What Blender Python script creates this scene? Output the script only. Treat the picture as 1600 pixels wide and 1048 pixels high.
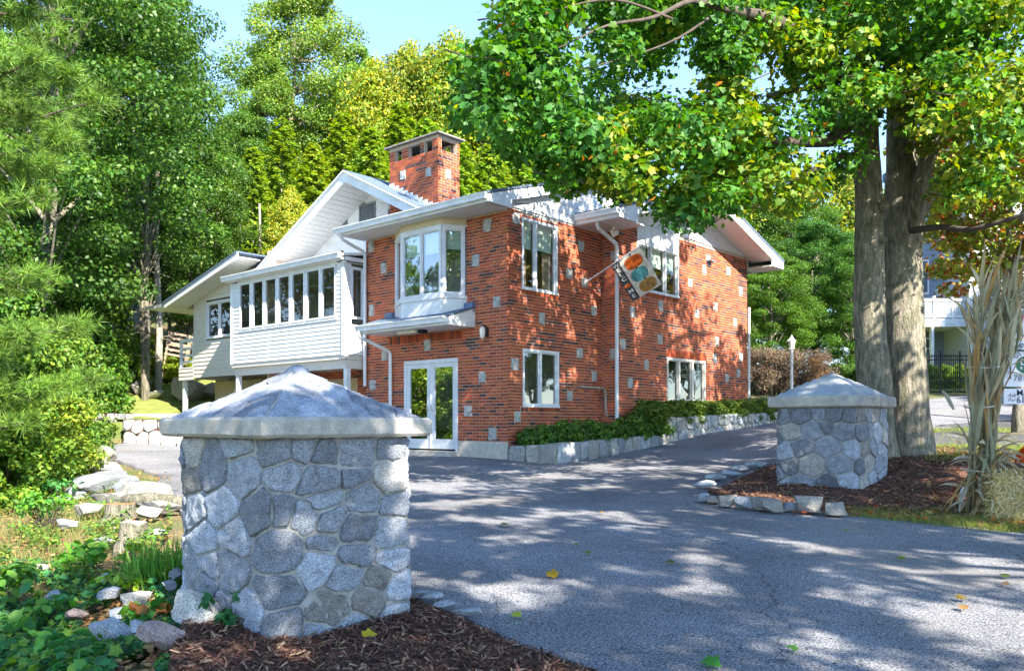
import bpy, bmesh, math, random
import numpy as np
from mathutils import Vector, Matrix, noise as mnoise

# ------------------------------------------------------------------ camera, sky, sun, exposure
for o in list(bpy.data.objects):
    bpy.data.objects.remove(o)
scene = bpy.context.scene
COL = scene.collection
CAMZ = 1.65
cam_d = bpy.data.cameras.new('camera')
cam = bpy.data.objects.new('camera', cam_d)
COL.objects.link(cam)
cam.location = (0, 0, CAMZ)
cam.rotation_euler = (math.radians(90), 0, 0)
cam_d.sensor_width = 36.0
cam_d.lens = 29.7
cam_d.shift_y = 0.085
cam_d.clip_start = 0.05
cam_d.clip_end = 3000
scene.camera = cam

SUN_EL = math.radians(38.5)
SUN_XY = Vector((0.566, -0.824))
world = bpy.data.worlds.new('World')
scene.world = world
world.use_nodes = True
wn = world.node_tree.nodes
wl = world.node_tree.links
bg = wn['Background']
sky_t = wn.new('ShaderNodeTexSky')
sky_t.sky_type = 'NISHITA'
sky_t.sun_disc = False
sky_t.sun_elevation = SUN_EL
sky_t.sun_rotation = math.atan2(SUN_XY.x, SUN_XY.y)
sky_t.altitude = 1500
sky_t.air_density = 1.0
sky_t.dust_density = 0.05
sky_t.ozone_density = 2.5
wl.new(sky_t.outputs[0], bg.inputs['Color'])
bg.inputs['Strength'].default_value = 0.147

sun_d = bpy.data.lights.new('sun', 'SUN')
sun_d.energy = 5.0
sun_d.angle = math.radians(0.55)
sun_d.color = (1.0, 0.93, 0.82)
sun = bpy.data.objects.new('sun', sun_d)
COL.objects.link(sun)
sdir = Vector((SUN_XY.x * math.cos(SUN_EL), SUN_XY.y * math.cos(SUN_EL), math.sin(SUN_EL)))
sun.rotation_euler = sdir.to_track_quat('Z', 'Y').to_euler()
sun.location = (20, -30, 40)

vs = scene.view_settings
vs.view_transform = 'Standard'
vs.look = 'None'
vs.gamma = 1.0
vs.use_curve_mapping = False
vs.exposure = 1.93
scene.cycles.max_bounces = 8
scene.cycles.transparent_max_bounces = 12
scene.cycles.transmission_bounces = 6
scene.cycles.caustics_reflective = False
scene.cycles.caustics_refractive = False

# ------------------------------------------------------------------ helpers
rnd = random.Random(7)
R = math.radians
F_PX = 1320.0

def P(px, py, Y):
    """a point Y metres ahead, from its bearing in the survey of the place"""
    return Vector(((px - 800) / F_PX * Y, Y, CAMZ + (660 - py) / F_PX * Y))

def ss(t):
    t = max(0.0, min(1.0, t))
    return t * t * (3 - 2 * t)

def tag(o, label=None, cat=None, group=None, kind=None):
    if label: o['label'] = label
    if cat: o['category'] = cat
    if group: o['group'] = group
    if kind: o['kind'] = kind
    return o

def empty(name, loc=(0, 0, 0), rz=0.0, parent=None):
    o = bpy.data.objects.new(name, None)
    COL.objects.link(o)
    o.location = loc
    o.rotation_euler = (0, 0, rz)
    o.empty_display_size = 0.2
    if parent: o.parent = parent
    return o

def link(name, me, parent=None, loc=None, rot=None, sc=None):
    o = bpy.data.objects.new(name, me)
    COL.objects.link(o)
    if parent: o.parent = parent
    if loc is not None: o.location = loc
    if rot is not None: o.rotation_euler = rot
    if sc is not None: o.scale = sc
    return o

class MB:
    """collects polygons, builds ONE mesh"""
    def __init__(s):
        s.v = []; s.f = []; s.c = []; s.cur = None
    def add(s, verts, faces):
        b = len(s.v)
        s.v.extend([tuple(p) for p in verts])
        for f in faces:
            s.f.append(tuple(b + i for i in f))
            s.c.append(s.cur)
        return s
    def poly(s, *pts):
        return s.add(pts, [tuple(range(len(pts)))])
    def box(s, x0, x1, y0, y1, z0, z1):
        return s.hexa([(x0, y0, z0), (x1, y0, z0), (x1, y1, z0), (x0, y1, z0)],
                      [(x0, y0, z1), (x1, y0, z1), (x1, y1, z1), (x0, y1, z1)])
    def hexa(s, lo, hi):
        return s.prism(lo, hi)
    def prism(s, A, B):
        n = len(A)
        f = [tuple(reversed(range(n))), tuple(range(n, 2 * n))]
        for i in range(n):
            j = (i + 1) % n
            f.append((i, j, n + j, n + i))
        return s.add(list(A) + list(B), f)
    def mbox(s, m, a0, a1, z0, z1, d0, d1):
        """box in wall coordinates through map m(a, z, d)"""
        return s.prism([m(a0, z0, d0), m(a1, z0, d0), m(a1, z1, d0), m(a0, z1, d0)],
                       [m(a0, z0, d1), m(a1, z0, d1), m(a1, z1, d1), m(a0, z1, d1)])
    def tube(s, pts, r, n=8, cap=True):
        pts = [Vector(p) for p in pts]
        if not hasattr(r, '__len__'): r = [r] * len(pts)
        base = len(s.v)
        up = None
        for i, p in enumerate(pts):
            t = (pts[min(i + 1, len(pts) - 1)] - pts[max(i - 1, 0)])
            if t.length < 1e-9: t = Vector((0, 0, 1))
            t.normalize()
            if up is None:
                up = Vector((1, 0, 0)) if abs(t.x) < 0.9 else Vector((0, 1, 0))
            a = (up - t * up.dot(t))
            if a.length < 1e-6: a = t.orthogonal()
            a.normalize(); up = a
            b = t.cross(a)
            for k in range(n):
                w = 2 * math.pi * k / n
                s.v.append(tuple(p + (a * math.cos(w) + b * math.sin(w)) * r[i]))
        for i in range(len(pts) - 1):
            for k in range(n):
                k2 = (k + 1) % n
                s.f.append((base + i * n + k, base + i * n + k2, base + (i + 1) * n + k2, base + (i + 1) * n + k))
                s.c.append(s.cur)
        if cap:
            s.f.append(tuple(base + k for k in reversed(range(n)))); s.c.append(s.cur)
            s.f.append(tuple(base + (len(pts) - 1) * n + k for k in range(n))); s.c.append(s.cur)
        return s
    def mesh(s, name, mat=None, smooth=False):
        me = bpy.data.meshes.new(name)
        me.from_pydata(s.v, [], s.f)
        if any(c is not None for c in s.c):
            at = me.attributes.new('Col', 'FLOAT_COLOR', 'FACE')
            fl = []
            for c in s.c:
                c = c or (0.5, 0.5, 0.5)
                fl.extend((c[0], c[1], c[2], 1.0))
            at.data.foreach_set('color', fl)
        if smooth:
            me.polygons.foreach_set('use_smooth', [True] * len(me.polygons))
        if mat: me.materials.append(mat)
        me.update()
        return me
    def build(s, name, mat=None, parent=None, smooth=False, loc=None):
        return link(name, s.mesh(name, mat, smooth), parent, loc)

def np_mesh(name, verts, nper, cols=None, mat=None, smooth=False, faces=None):
    """verts (N, nper, 3): N separate polygons of nper corners; cols (N,3)"""
    N = verts.shape[0]
    me = bpy.data.meshes.new(name)
    if faces is None:
        me.vertices.add(N * nper)
        me.vertices.foreach_set('co', verts.reshape(-1).astype(np.float32))
        me.loops.add(N * nper)
        me.loops.foreach_set('vertex_index', np.arange(N * nper, dtype=np.int32))
        me.polygons.add(N)
        me.polygons.foreach_set('loop_start', np.arange(0, N * nper, nper, dtype=np.int32))
        fc = cols
    else:
        # faces: list of index tuples (all the same length) inside each item
        fa = np.array(faces, dtype=np.int32)
        k, m = fa.shape
        me.vertices.add(N * nper)
        me.vertices.foreach_set('co', verts.reshape(-1).astype(np.float32))
        idx = (np.arange(N, dtype=np.int32)[:, None, None] * nper + fa[None]).reshape(-1)
        me.loops.add(N * k * m)
        me.loops.foreach_set('vertex_index', idx)
        me.polygons.add(N * k)
        me.polygons.foreach_set('loop_start', np.arange(0, N * k * m, m, dtype=np.int32))
        fc = None if cols is None else np.repeat(cols, k, axis=0)
    if fc is not None:
        at = me.attributes.new('Col', 'FLOAT_COLOR', 'FACE')
        c4 = np.ones((len(fc), 4), dtype=np.float32)
        c4[:, :3] = fc
        at.data.foreach_set('color', c4.reshape(-1))
    if mat: me.materials.append(mat)
    me.update(calc_edges=True)
    if smooth:
        me.polygons.foreach_set('use_smooth', np.ones(len(me.polygons), dtype=bool))
    return me

# ------------------------------------------------------------------ materials
def srgb(r, g, b):
    f = lambda c: (c / 255 / 12.92) if c / 255 <= 0.04045 else ((c / 255 + 0.055) / 1.055) ** 2.4
    return (f(r), f(g), f(b))

def material(name, col=(0.5, 0.5, 0.5), rough=0.6, var=0.0, scale=6.0, attr=False, bump=0.0, bscale=40.0, bdist=0.02,
             col2=None, speck=0.0, sscale=150.0, metal=0.0, spec=0.3, trans=0.0, detail=4.0, stretch=None):
    m = bpy.data.materials.new(name)
    m.use_nodes = True
    nt = m.node_tree; n = nt.nodes; l = nt.links
    b = n['Principled BSDF']
    b.inputs['Roughness'].default_value = rough
    b.inputs['Metallic'].default_value = metal
    b.inputs['Specular IOR Level'].default_value = spec
    tc = n.new('ShaderNodeTexCoord')
    vec = tc.outputs['Object']
    if stretch:
        mp = n.new('ShaderNodeMapping'); mp.inputs['Scale'].default_value = stretch
        l.new(vec, mp.inputs[0]); vec = mp.outputs[0]
    if attr:
        a = n.new('ShaderNodeAttribute'); a.attribute_name = 'Col'
        cur = a.outputs['Color']
    else:
        c = n.new('ShaderNodeRGB'); c.outputs[0].default_value = (*col, 1)
        cur = c.outputs[0]
    if col2 is not None:
        nz = n.new('ShaderNodeTexNoise'); nz.inputs['Scale'].default_value = scale; nz.inputs['Detail'].default_value = detail
        nz.inputs['Roughness'].default_value = 0.6
        l.new(vec, nz.inputs['Vector'])
        rp = n.new('ShaderNodeValToRGB')
        rp.color_ramp.elements[0].position = 0.38; rp.color_ramp.elements[1].position = 0.62
        l.new(nz.outputs['Fac'], rp.inputs[0])
        mx = n.new('ShaderNodeMix'); mx.data_type = 'RGBA'
        l.new(rp.outputs[0], mx.inputs[0]); l.new(cur, mx.inputs[6]); mx.inputs[7].default_value = (*col2, 1)
        cur = mx.outputs[2]
    if var > 0:
        nz = n.new('ShaderNodeTexNoise'); nz.inputs['Scale'].default_value = scale * 1.7; nz.inputs['Detail'].default_value = 6
        l.new(vec, nz.inputs['Vector'])
        mr = n.new('ShaderNodeMapRange')
        mr.inputs[1].default_value = 0.3; mr.inputs[2].default_value = 0.7
        mr.inputs[3].default_value = 1 - var; mr.inputs[4].default_value = 1 + var
        l.new(nz.outputs['Fac'], mr.inputs[0])
        hs = n.new('ShaderNodeHueSaturation')
        l.new(mr.outputs[0], hs.inputs['Value']); l.new(cur, hs.inputs['Color'])
        cur = hs.outputs[0]
    if speck > 0:
        nz = n.new('ShaderNodeTexNoise'); nz.inputs['Scale'].default_value = sscale; nz.inputs['Detail'].default_value = 2
        l.new(tc.outputs['Object'], nz.inputs['Vector'])
        mr = n.new('ShaderNodeMapRange')
        mr.inputs[1].default_value = 0.35; mr.inputs[2].default_value = 0.65
        mr.inputs[3].default_value = 1 - speck; mr.inputs[4].default_value = 1 + speck
        l.new(nz.outputs['Fac'], mr.inputs[0])
        hs = n.new('ShaderNodeHueSaturation')
        l.new(mr.outputs[0], hs.inputs['Value']); l.new(cur, hs.inputs['Color'])
        cur = hs.outputs[0]
    l.new(cur, b.inputs['Base Color'])
    if bump > 0:
        nz = n.new('ShaderNodeTexNoise'); nz.inputs['Scale'].default_value = bscale; nz.inputs['Detail'].default_value = 8
        nz.inputs['Roughness'].default_value = 0.65
        l.new(vec, nz.inputs['Vector'])
        bp = n.new('ShaderNodeBump'); bp.inputs['Strength'].default_value = bump; bp.inputs['Distance'].default_value = bdist
        l.new(nz.outputs['Fac'], bp.inputs['Height'])
        l.new(bp.outputs[0], b.inputs['Normal'])
    if trans > 0:
        t = n.new('ShaderNodeBsdfTranslucent')
        hs = n.new('ShaderNodeHueSaturation')
        hs.inputs['Hue'].default_value = 0.485; hs.inputs['Saturation'].default_value = 1.1; hs.inputs['Value'].default_value = 1.5
        l.new(cur, hs.inputs['Color']); l.new(hs.outputs[0], t.inputs['Color'])
        ms = n.new('ShaderNodeMixShader'); ms.inputs[0].default_value = trans
        l.new(b.outputs[0], ms.inputs[1]); l.new(t.outputs[0], ms.inputs[2])
        l.new(ms.outputs[0], n['Material Output'].inputs['Surface'])
    return m

def glass_material(name, tint=(0.9, 0.95, 0.95), ior=1.9, wavy=0.0):
    m = bpy.data.materials.new(name)
    m.use_nodes = True
    nt = m.node_tree; n = nt.nodes; l = nt.links
    n.remove(n['Principled BSDF'])
    tr = n.new('ShaderNodeBsdfTransparent'); tr.inputs[0].default_value = (*tint, 1)
    gl = n.new('ShaderNodeBsdfGlossy'); gl.inputs['Roughness'].default_value = 0.01
    gl.inputs['Color'].default_value = (1, 1, 1, 1)
    fr = n.new('ShaderNodeFresnel'); fr.inputs['IOR'].default_value = ior
    ge = n.new('ShaderNodeNewGeometry')
    ma = n.new('ShaderNodeMath'); ma.operation = 'MULTIPLY_ADD'; ma.inputs[1].default_value = 1 / ior - ior; ma.inputs[2].default_value = ior
    l.new(ge.outputs['Backfacing'], ma.inputs[0]); l.new(ma.outputs[0], fr.inputs['IOR'])
    ms = n.new('ShaderNodeMixShader')
    l.new(fr.outputs[0], ms.inputs[0]); l.new(tr.outputs[0], ms.inputs[1]); l.new(gl.outputs[0], ms.inputs[2])
    l.new(ms.outputs[0], n['Material Output'].inputs['Surface'])
    if wavy > 0:
        tc = n.new('ShaderNodeTexCoord')
        nz = n.new('ShaderNodeTexNoise'); nz.inputs['Scale'].default_value = 1.6; nz.inputs['Detail'].default_value = 2
        l.new(tc.outputs['Object'], nz.inputs['Vector'])
        bp = n.new('ShaderNodeBump'); bp.inputs['Strength'].default_value = wavy; bp.inputs['Distance'].default_value = 0.05
        l.new(nz.outputs['Fac'], bp.inputs['Height'])
        l.new(bp.outputs[0], gl.inputs['Normal'])
    return m

MT = {}
MT['brick'] = material('brick_clay', attr=True, rough=0.85, var=0.14, scale=25, bump=0.25, bscale=60, speck=0.14, sscale=1.3)
MT['mortar'] = material('mortar', (0.52, 0.41, 0.33), 0.9, var=0.15, scale=8, bump=0.2)
MT['white'] = material('white_paint', (0.72, 0.73, 0.74), 0.5, var=0.10, scale=2, speck=0.05, sscale=30)
MT['white_board'] = material('white_siding', (0.69, 0.70, 0.71), 0.5, var=0.09, scale=1.4)
MT['cream'] = material('cream_paint', (0.62, 0.52, 0.34), 0.6, var=0.06, scale=3)
MT['offwhite'] = material('off_white_siding', (0.66, 0.61, 0.54), 0.55, var=0.06, scale=3)
MT['soffit'] = material('soffit_paint', (0.60, 0.60, 0.59), 0.6, var=0.06)
MT['shingle'] = material('roof_shingle', (0.10, 0.14, 0.20), 0.9, var=0.3, scale=12, bump=0.4, bscale=30)
MT['flashing'] = material('lead_flashing', (0.13, 0.19, 0.30), 0.6, var=0.3, scale=10)
MT['concrete'] = material('concrete', (0.52, 0.47, 0.40), 0.85, var=0.16, scale=4, bump=0.25, bscale=60)
MT['block'] = material('pale_stone_block', (0.40, 0.40, 0.37), 0.85, var=0.3, scale=9, bump=0.5, bscale=25)
MT['glass'] = glass_material('window_glass', ior=2.3, wavy=0.05)
MT['glassd'] = glass_material('door_glass', ior=11.0, wavy=0.03)
MT['glassb'] = glass_material('bay_glass', ior=3.6, wavy=0.10)
MT['glassk'] = glass_material('porch_glass', tint=(0.7, 0.72, 0.72), ior=1.7, wavy=0.03)
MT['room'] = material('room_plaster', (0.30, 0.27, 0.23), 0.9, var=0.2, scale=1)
MT['blind'] = material('blind_cloth', (0.70, 0.80, 0.66), 0.8, var=0.04)
MT['curtain'] = material('curtain_cloth', (0.45, 0.35, 0.26), 0.9, var=0.3, scale=5, stretch=(8, 8, 0.5))
MT['darkmetal'] = material('dark_metal', (0.03, 0.03, 0.035), 0.45, metal=0.4)
MT['vent'] = material('grey_vent_paint', (0.16, 0.18, 0.21), 0.6, var=0.1)
MT['steel'] = material('galvanised_pipe', (0.42, 0.36, 0.30), 0.5, metal=0.3, var=0.15)
MT['lampglass'] = material('lamp_glass', (0.75, 0.72, 0.62), 0.2)
# ------------------------------------------------------------------ the brick house
HOUSE_Z = 0.82
house = empty('brick_house', (-0.093, 17.6, HOUSE_Z), math.atan2(0.7486, 0.663))
tag(house, 'two-storey red brick house with white gables, chimney and glazed sunroom', 'house')

mapL = lambda a, z, d: (-d, a, z)                 # gabled front (faces -x), a runs along y
mapR = lambda a, z, d: (a, -d, z)                 # side wall beside the drive
mapT = lambda a, z, d: (3.385 - d, a, z)          # short return
mapS = lambda a, z, d: (a, -0.47 - d, z)          # stepped-out side wall
mapCL = lambda a, z, d: (0.95 - d, a, z)          # chimney, broad face
mapCR = lambda a, z, d: (a, 3.09 - d, z)          # chimney, narrow face
mapB = lambda a, z, d: (1.5 - d, a, z)            # recessed lower wall under the sunroom

BR_L, BR_H, BR_G = 0.2032, 0.0677, 0.0125
brr = random.Random(11)
def brick_colour():
    t = brr.random()
    if t < 0.075:
        k = brr.uniform(0.8, 1.4); return (0.10 * k, 0.045 * k, 0.042 * k)
    if t < 0.40:
        k = brr.uniform(0.85, 1.1); return (0.30 * k, 0.066 * k, 0.030 * k)
    k = brr.uniform(0.85, 1.2); return (0.43 * k, 0.090 * k * brr.uniform(0.85, 1.2), 0.032 * k)

def core_wall(name, m, a0, a1, z0, z1, ops, parent, depth=0.16, mat=None):
    """wall face cut by its openings, with jambs"""
    A = sorted(set([a0, a1] + [min(max(x, a0), a1) for o in ops for x in o[:2]]))
    Z = sorted(set([z0, z1] + [min(max(x, z0), z1) for o in ops for x in o[2:]]))
    w = MB()
    for i in range(len(A) - 1):
        for j in range(len(Z) - 1):
            ca, cz = (A[i] + A[i + 1]) / 2, (Z[j] + Z[j + 1]) / 2
            if any(o[0] < ca < o[1] and o[2] < cz < o[3] for o in ops): continue
            w.poly(m(A[i], Z[j], 0), m(A[i + 1], Z[j], 0), m(A[i + 1], Z[j + 1], 0), m(A[i], Z[j + 1], 0))
    for (p, q, r, s) in ops:
        for (x0, y0, x1, y1) in ((p, r, q, r), (q, r, q, s), (q, s, p, s), (p, s, p, r)):
            w.poly(m(x0, y0, 0), m(x1, y1, 0), m(x1, y1, -depth), m(x0, y0, -depth))
    return w.build(name, mat or MT['mortar'], parent)

FULL = []            # whole bricks that may stand as objects of their own: (distance, wall, map, a, z)
def brick_skin(m, a0, a1, z0, z1, ops, wall, key=None, soldier=()):
    mb = MB()
    nrow = int((z1 - z0) / BR_H)
    for r in range(nrow):
        zb = z0 + r * BR_H + BR_G / 2; zt = zb + BR_H - BR_G
        off = (r % 2) * BR_L / 2
        x = a0 - off
        dark_run = 0
        while x < a1:
            b0, b1 = max(x, a0), min(x + BR_L, a1)
            x += BR_L
            segs = [(b0, b1)]
            for o in ops:
                if zt > o[2] + 0.004 and zb < o[3] - 0.004:
                    ns = []
                    for (s0, s1) in segs:
                        if s1 <= o[0] or s0 >= o[1]: ns.append((s0, s1)); continue
                        if s0 < o[0]: ns.append((s0, o[0]))
                        if s1 > o[1]: ns.append((o[1], s1))
                        c0, c1 = max(s0, o[0]), min(s1, o[1])
                        if c1 - c0 > 0.03:                      # bricks cut to the height left over or under the opening
                            if o[2] - zb > 0.015: put_brick(mb, m, c0 + BR_G / 2, c1 - BR_G / 2, zb, min(zt, o[2] - 0.004), brick_colour())
                            if zt - o[3] > 0.015: put_brick(mb, m, c0 + BR_G / 2, c1 - BR_G / 2, max(zb, o[3] + 0.004), zt, brick_colour())
                    segs = ns
            for (s0, s1) in segs:
                if s1 - s0 < 0.035: continue
                if dark_run > 0:
                    dark_run -= 1; c = (0.09, 0.042, 0.040)
                else:
                    c = brick_colour()
                    if c[0] < 0.13 and brr.random() < 0.25: dark_run = brr.randint(1, 2)
                g0 = BR_G / 2 if s0 > a0 + 1e-6 else 0.0
                if key is not None and s1 - s0 > BR_L - 1e-4 and s0 > a0 + 1e-6:
                    FULL.append((key(s0, zb), wall, m, s0 + g0, zb, mb, c, s1 - BR_G / 2, zt)); continue
                put_brick(mb, m, s0 + g0, s1 - BR_G / 2, zb, zt, c)
    # soldier courses (bricks on end) over openings and under sills
    for (s0, s1, q0, q1) in soldier:
        n = max(1, int((s1 - s0) / BR_H))
        st = (s1 - s0) / n
        for i in range(n):
            put_brick(mb, m, s0 + i * st + 0.005, s0 + (i + 1) * st - 0.005, q0 + 0.005, q1 - 0.005, brick_colour(), 0.014)
    return mb

def put_brick(mb, m, a0, a1, z0, z1, c, d=None):
    d = d or brr.uniform(0.006, 0.010)
    j = lambda: brr.uniform(-0.0015, 0.0015)
    mb.cur = c
    b = [m(a0, z0, 0.0), m(a1, z0, 0.0), m(a1, z1, 0.0), m(a0, z1, 0.0)]
    t = [m(a0 + 0.0015, z0 + 0.0015 + j(), d + j()), m(a1 - 0.0015, z0 + 0.0015 + j(), d + j()),
         m(a1 - 0.0015, z1 - 0.0015 + j(), d + j()), m(a0 + 0.0015, z1 - 0.0015 + j(), d + j())]
    mb.add(b + t, [(4, 5, 6, 7), (0, 1, 5, 4), (1, 2, 6, 5), (2, 3, 7, 6), (3, 0, 4, 7)])

def stone_block(m, a, z, parent, w=0.20, h=0.235):
    w *= brr.uniform(0.85, 1.12); h *= brr.uniform(0.85, 1.15)
    mb = MB()
    j = lambda k=0.012: brr.uniform(-k, k)
    pts = [(-.5, -.5), (-.12, -.52), (.5, -.5), (.52, .05), (.5, .5), (.1, .52), (-.5, .5), (-.52, -.1)]
    ring0 = [(a + p[0] * w + j(), z + p[1] * h + j()) for p in pts]
    b = [m(p[0], p[1], 0.0) for p in ring0]
    t = [m(a + (p[0] - a) * .93, z + (p[1] - z) * .93, 0.024 + j(.006)) for p in ring0]
    n = len(b)
    f = [(i, (i + 1) % n, n + (i + 1) % n, n + i) for i in range(n)]
    c = m(a + j(.03), z + j(.03), 0.038)
    mb.add(b + t + [c], f + [(n + i, n + (i + 1) % n, 2 * n) for i in range(n)])
    return mb.build('stone_block', MT['block'], parent)

def stone_op(a, z, w=0.20, h=0.235): return (a - w / 2, a + w / 2, z - h / 2, z + h / 2)

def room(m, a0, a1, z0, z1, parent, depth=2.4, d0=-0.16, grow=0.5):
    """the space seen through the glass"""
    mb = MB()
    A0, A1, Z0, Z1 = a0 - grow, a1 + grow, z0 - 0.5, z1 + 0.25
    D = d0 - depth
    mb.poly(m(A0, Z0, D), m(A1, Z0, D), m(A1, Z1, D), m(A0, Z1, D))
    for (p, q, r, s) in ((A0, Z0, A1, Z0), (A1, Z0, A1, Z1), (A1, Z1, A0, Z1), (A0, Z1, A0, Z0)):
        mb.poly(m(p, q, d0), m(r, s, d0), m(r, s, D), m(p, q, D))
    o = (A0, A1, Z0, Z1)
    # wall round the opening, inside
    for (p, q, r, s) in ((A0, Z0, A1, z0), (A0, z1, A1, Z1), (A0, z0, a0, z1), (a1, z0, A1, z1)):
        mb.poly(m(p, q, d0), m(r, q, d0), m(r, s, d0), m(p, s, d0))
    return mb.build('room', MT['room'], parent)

def window(m, a0, a1, z0, z1, cuts, parent, fw=0.06, mw=0.055, d=-0.05, out=0.012, blind=0.0, curtain=False, glass=None, sill=True, name='window', mat=None):
    mat = mat or MT['white']
    f = MB()
    f.mbox(m, a0, a1, z1 - fw, z1, d - 0.03, out)
    f.mbox(m, a0, a1, z0, z0 + fw, d - 0.03, out + (0.02 if sill else 0))
    f.mbox(m, a0, a0 + fw, z0 + fw, z1 - fw, d - 0.03, out - 0.002)
    f.mbox(m, a1 - fw, a1, z0 + fw, z1 - fw, d - 0.03, out - 0.002)
    w = f.build(name, mat, parent)
    edges = [a0 + fw] + [c for c in cuts] + [a1 - fw]
    for c in cuts:
        k = MB(); k.mbox(m, c - mw / 2, c + mw / 2, z0 + fw, z1 - fw, d - 0.025, out - 0.006)
        k.build('mullion', mat, w)
    for i in range(len(edges) - 1):
        p = edges[i] + (mw / 2 if i > 0 else 0); q = edges[i + 1] - (mw / 2 if i < len(edges) - 2 else 0)
        g = MB(); g.mbox(m, p - 0.004, q + 0.004, z0 + fw - 0.004, z1 - fw + 0.004, d, d + 0.006)
        s = MB()                                     # sash round each pane
        sw = 0.022
        s.mbox(m, p, q, z1 - fw - sw, z1 - fw, d - 0.012, d + 0.02); s.mbox(m, p, q, z0 + fw, z0 + fw + sw, d - 0.012, d + 0.02)
        s.mbox(m, p, p + sw, z0 + fw + sw, z1 - fw - sw, d - 0.012, d + 0.019); s.mbox(m, q - sw, q, z0 + fw + sw, z1 - fw - sw, d - 0.012, d + 0.019)
        s.build('sash', mat, w)
        gp = MB(); gp.poly(m(p, z0 + fw, d), m(q, z0 + fw, d), m(q, z1 - fw, d), m(p, z1 - fw, d))
        gp.build('pane', glass or MT['glass'], w)
        if blind > 0:
            bl = MB(); zb = z1 - fw - (z1 - z0) * blind * (0.92 + 0.16 * brr.random())
            bl.mbox(m, p + 0.015, q - 0.015, zb, z1 - fw, d - 0.075, d - 0.070)
            bl.mbox(m, p + 0.015, q - 0.015, zb - 0.02, zb, d - 0.085, d - 0.062)
            bl.build('blind', MT['blind'], w)
    if curtain:
        for (c0, c1) in ((a0 + fw, a0 + fw + (a1 - a0) * 0.22), (a1 - fw - (a1 - a0) * 0.22, a1 - fw)):
            cu = MB(); n = 14
            pts = [(c0 + (c1 - c0) * i / n, -0.13 - 0.02 * math.sin(i * 2.1)) for i in range(n + 1)]
            for i in range(n):
                cu.poly(m(pts[i][0], z0 + fw, d + pts[i][1]), m(pts[i + 1][0], z0 + fw, d + pts[i + 1][1]),
                        m(pts[i + 1][0], z1 - fw, d + pts[i + 1][1]), m(pts[i][0], z1 - fw, d + pts[i][1]))
            cu.build('curtain', MT['curtain'], w)
    return w

def segmap(p0, p1):
    """wall coordinates along a slanting plan segment; d points to the outside (left of p0 -> p1)"""
    dx, dy = p1[0] - p0[0], p1[1] - p0[1]
    L = math.hypot(dx, dy); ux, uy = dx / L, dy / L
    nx, ny = -uy, ux
    return (lambda a, z, d: (p0[0] + ux * a + nx * d, p0[1] + uy * a + ny * d, z)), L

def siding(m, a0, a1, z0, z1, parent, h=0.105, mat=None, ops=(), lim=None, d0=0.0):
    """lapped boards, each one an object; lim(z) gives the a-range of a gable"""
    z = z0
    mat = mat or MT['white_board']
    while z < z1 - 0.02:
        zt = min(z + h, z1)
        if lim:
            lo, hi = lim(z), lim(zt)
        else:
            lo = hi = (a0, a1)
        segs = [(lo[0], lo[1], hi[0], hi[1])]
        for o in ops:
            if zt > o[2] + 0.01 and z < o[3] - 0.01:
                ns = []
                for s in segs:
                    if s[1] <= o[0] or s[0] >= o[1]: ns.append(s); continue
                    if s[0] < o[0]: ns.append((s[0], o[0], s[2], o[0]))
                    if s[1] > o[1]: ns.append((o[1], s[1], o[1], s[3]))
                segs = ns
        for s in segs:
            if s[1] - s[0] < 0.02: continue
            b = MB()
            t0 = 0.022; t1 = 0.006
            if s[3] - s[2] < 0.02:
                mid = (s[2] + s[3]) / 2
                b.prism([m(s[0], z, d0), m(s[1], z, d0), m(mid, zt, d0)], [m(s[0], z, d0 + t0), m(s[1], z, d0 + t0), m(mid, zt, d0 + t1)])
            else:
                b.prism([m(s[0], z, d0), m(s[1], z, d0), m(s[3], zt, d0), m(s[2], zt, d0)],
                        [m(s[0], z, d0 + t0), m(s[1], z, d0 + t0), m(s[3], zt, d0 + t1), m(s[2], zt, d0 + t1)])
            b.build('siding_board', mat, parent)
        z = zt

GUT = [(0, 0), (0, .13), (.015, .13), (.10, .13), (.115, .118), (.105, .09), (.085, .06), (.08, 0)]
def gutter(fn, p, q, parent, mat=None):
    """moulded gutter: fn(s, o, h) with s along, o outwards, h up"""
    A = [fn(p, o, h) for (o, h) in GUT]; B = [fn(q, o, h) for (o, h) in GUT]
    return MB().prism(A, B).build('gutter', mat or MT['white'], parent)

# ---- walls: openings, brick skins, stones
STL = [(3.93, 2.44), (2.44, 2.59), (0.73, 1.81), (1.15, 1.08), (0.42, 0.60), (0.30, 3.37), (4.43, 3.56), (4.40, 1.74),
       (4.45, 5.10), (3.98, 4.52), (0.57, 5.02), (0.92, 4.32), (1.85, 2.5)][:12]
STR = [(0.26, 5.13), (2.54, 4.90), (2.09, 4.20), (2.68, 4.08), (3.04, 3.46), (1.12, 3.10), (0.22, 2.05), (2.48, 2.43), (3.06, 1.92), (2.11, 1.43), (0.32, 0.95)]
STT = [(-0.33, 4.75), (-0.30, 2.45)]
STS = [(5.22, 3.76), (3.94, 3.47), (7.45, 4.97), (8.82, 5.10), (6.70, 4.51), (9.60, 4.63), (8.09, 4.03), (7.04, 3.73), (9.24, 3.69), (5.19, 2.91),
       (3.54, 2.68), (8.17, 3.07), (8.05, 2.60), (9.60, 2.72), (9.42, 2.24), (4.57, 2.24), (3.85, 1.77), (8.75, 2.08)]
opsL = [(1.20, 3.57, 3.02, 5.27), (1.46, 3.23, 0.20, 2.25)]
opsR = [(0.45, 1.67, 3.66, 5.20), (0.48, 1.72, 1.16, 2.41)]
opsS = [(4.15, 6.10, 4.03, 5.21), (5.54, 7.52, 1.36, 2.49)]
wallL = core_wall('wall', mapL, 0, 4.65, -0.3, 5.32, opsL, house)
wallR = core_wall('wall', mapR, 0, 3.385, -0.3, 5.34, opsR, house)
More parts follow.
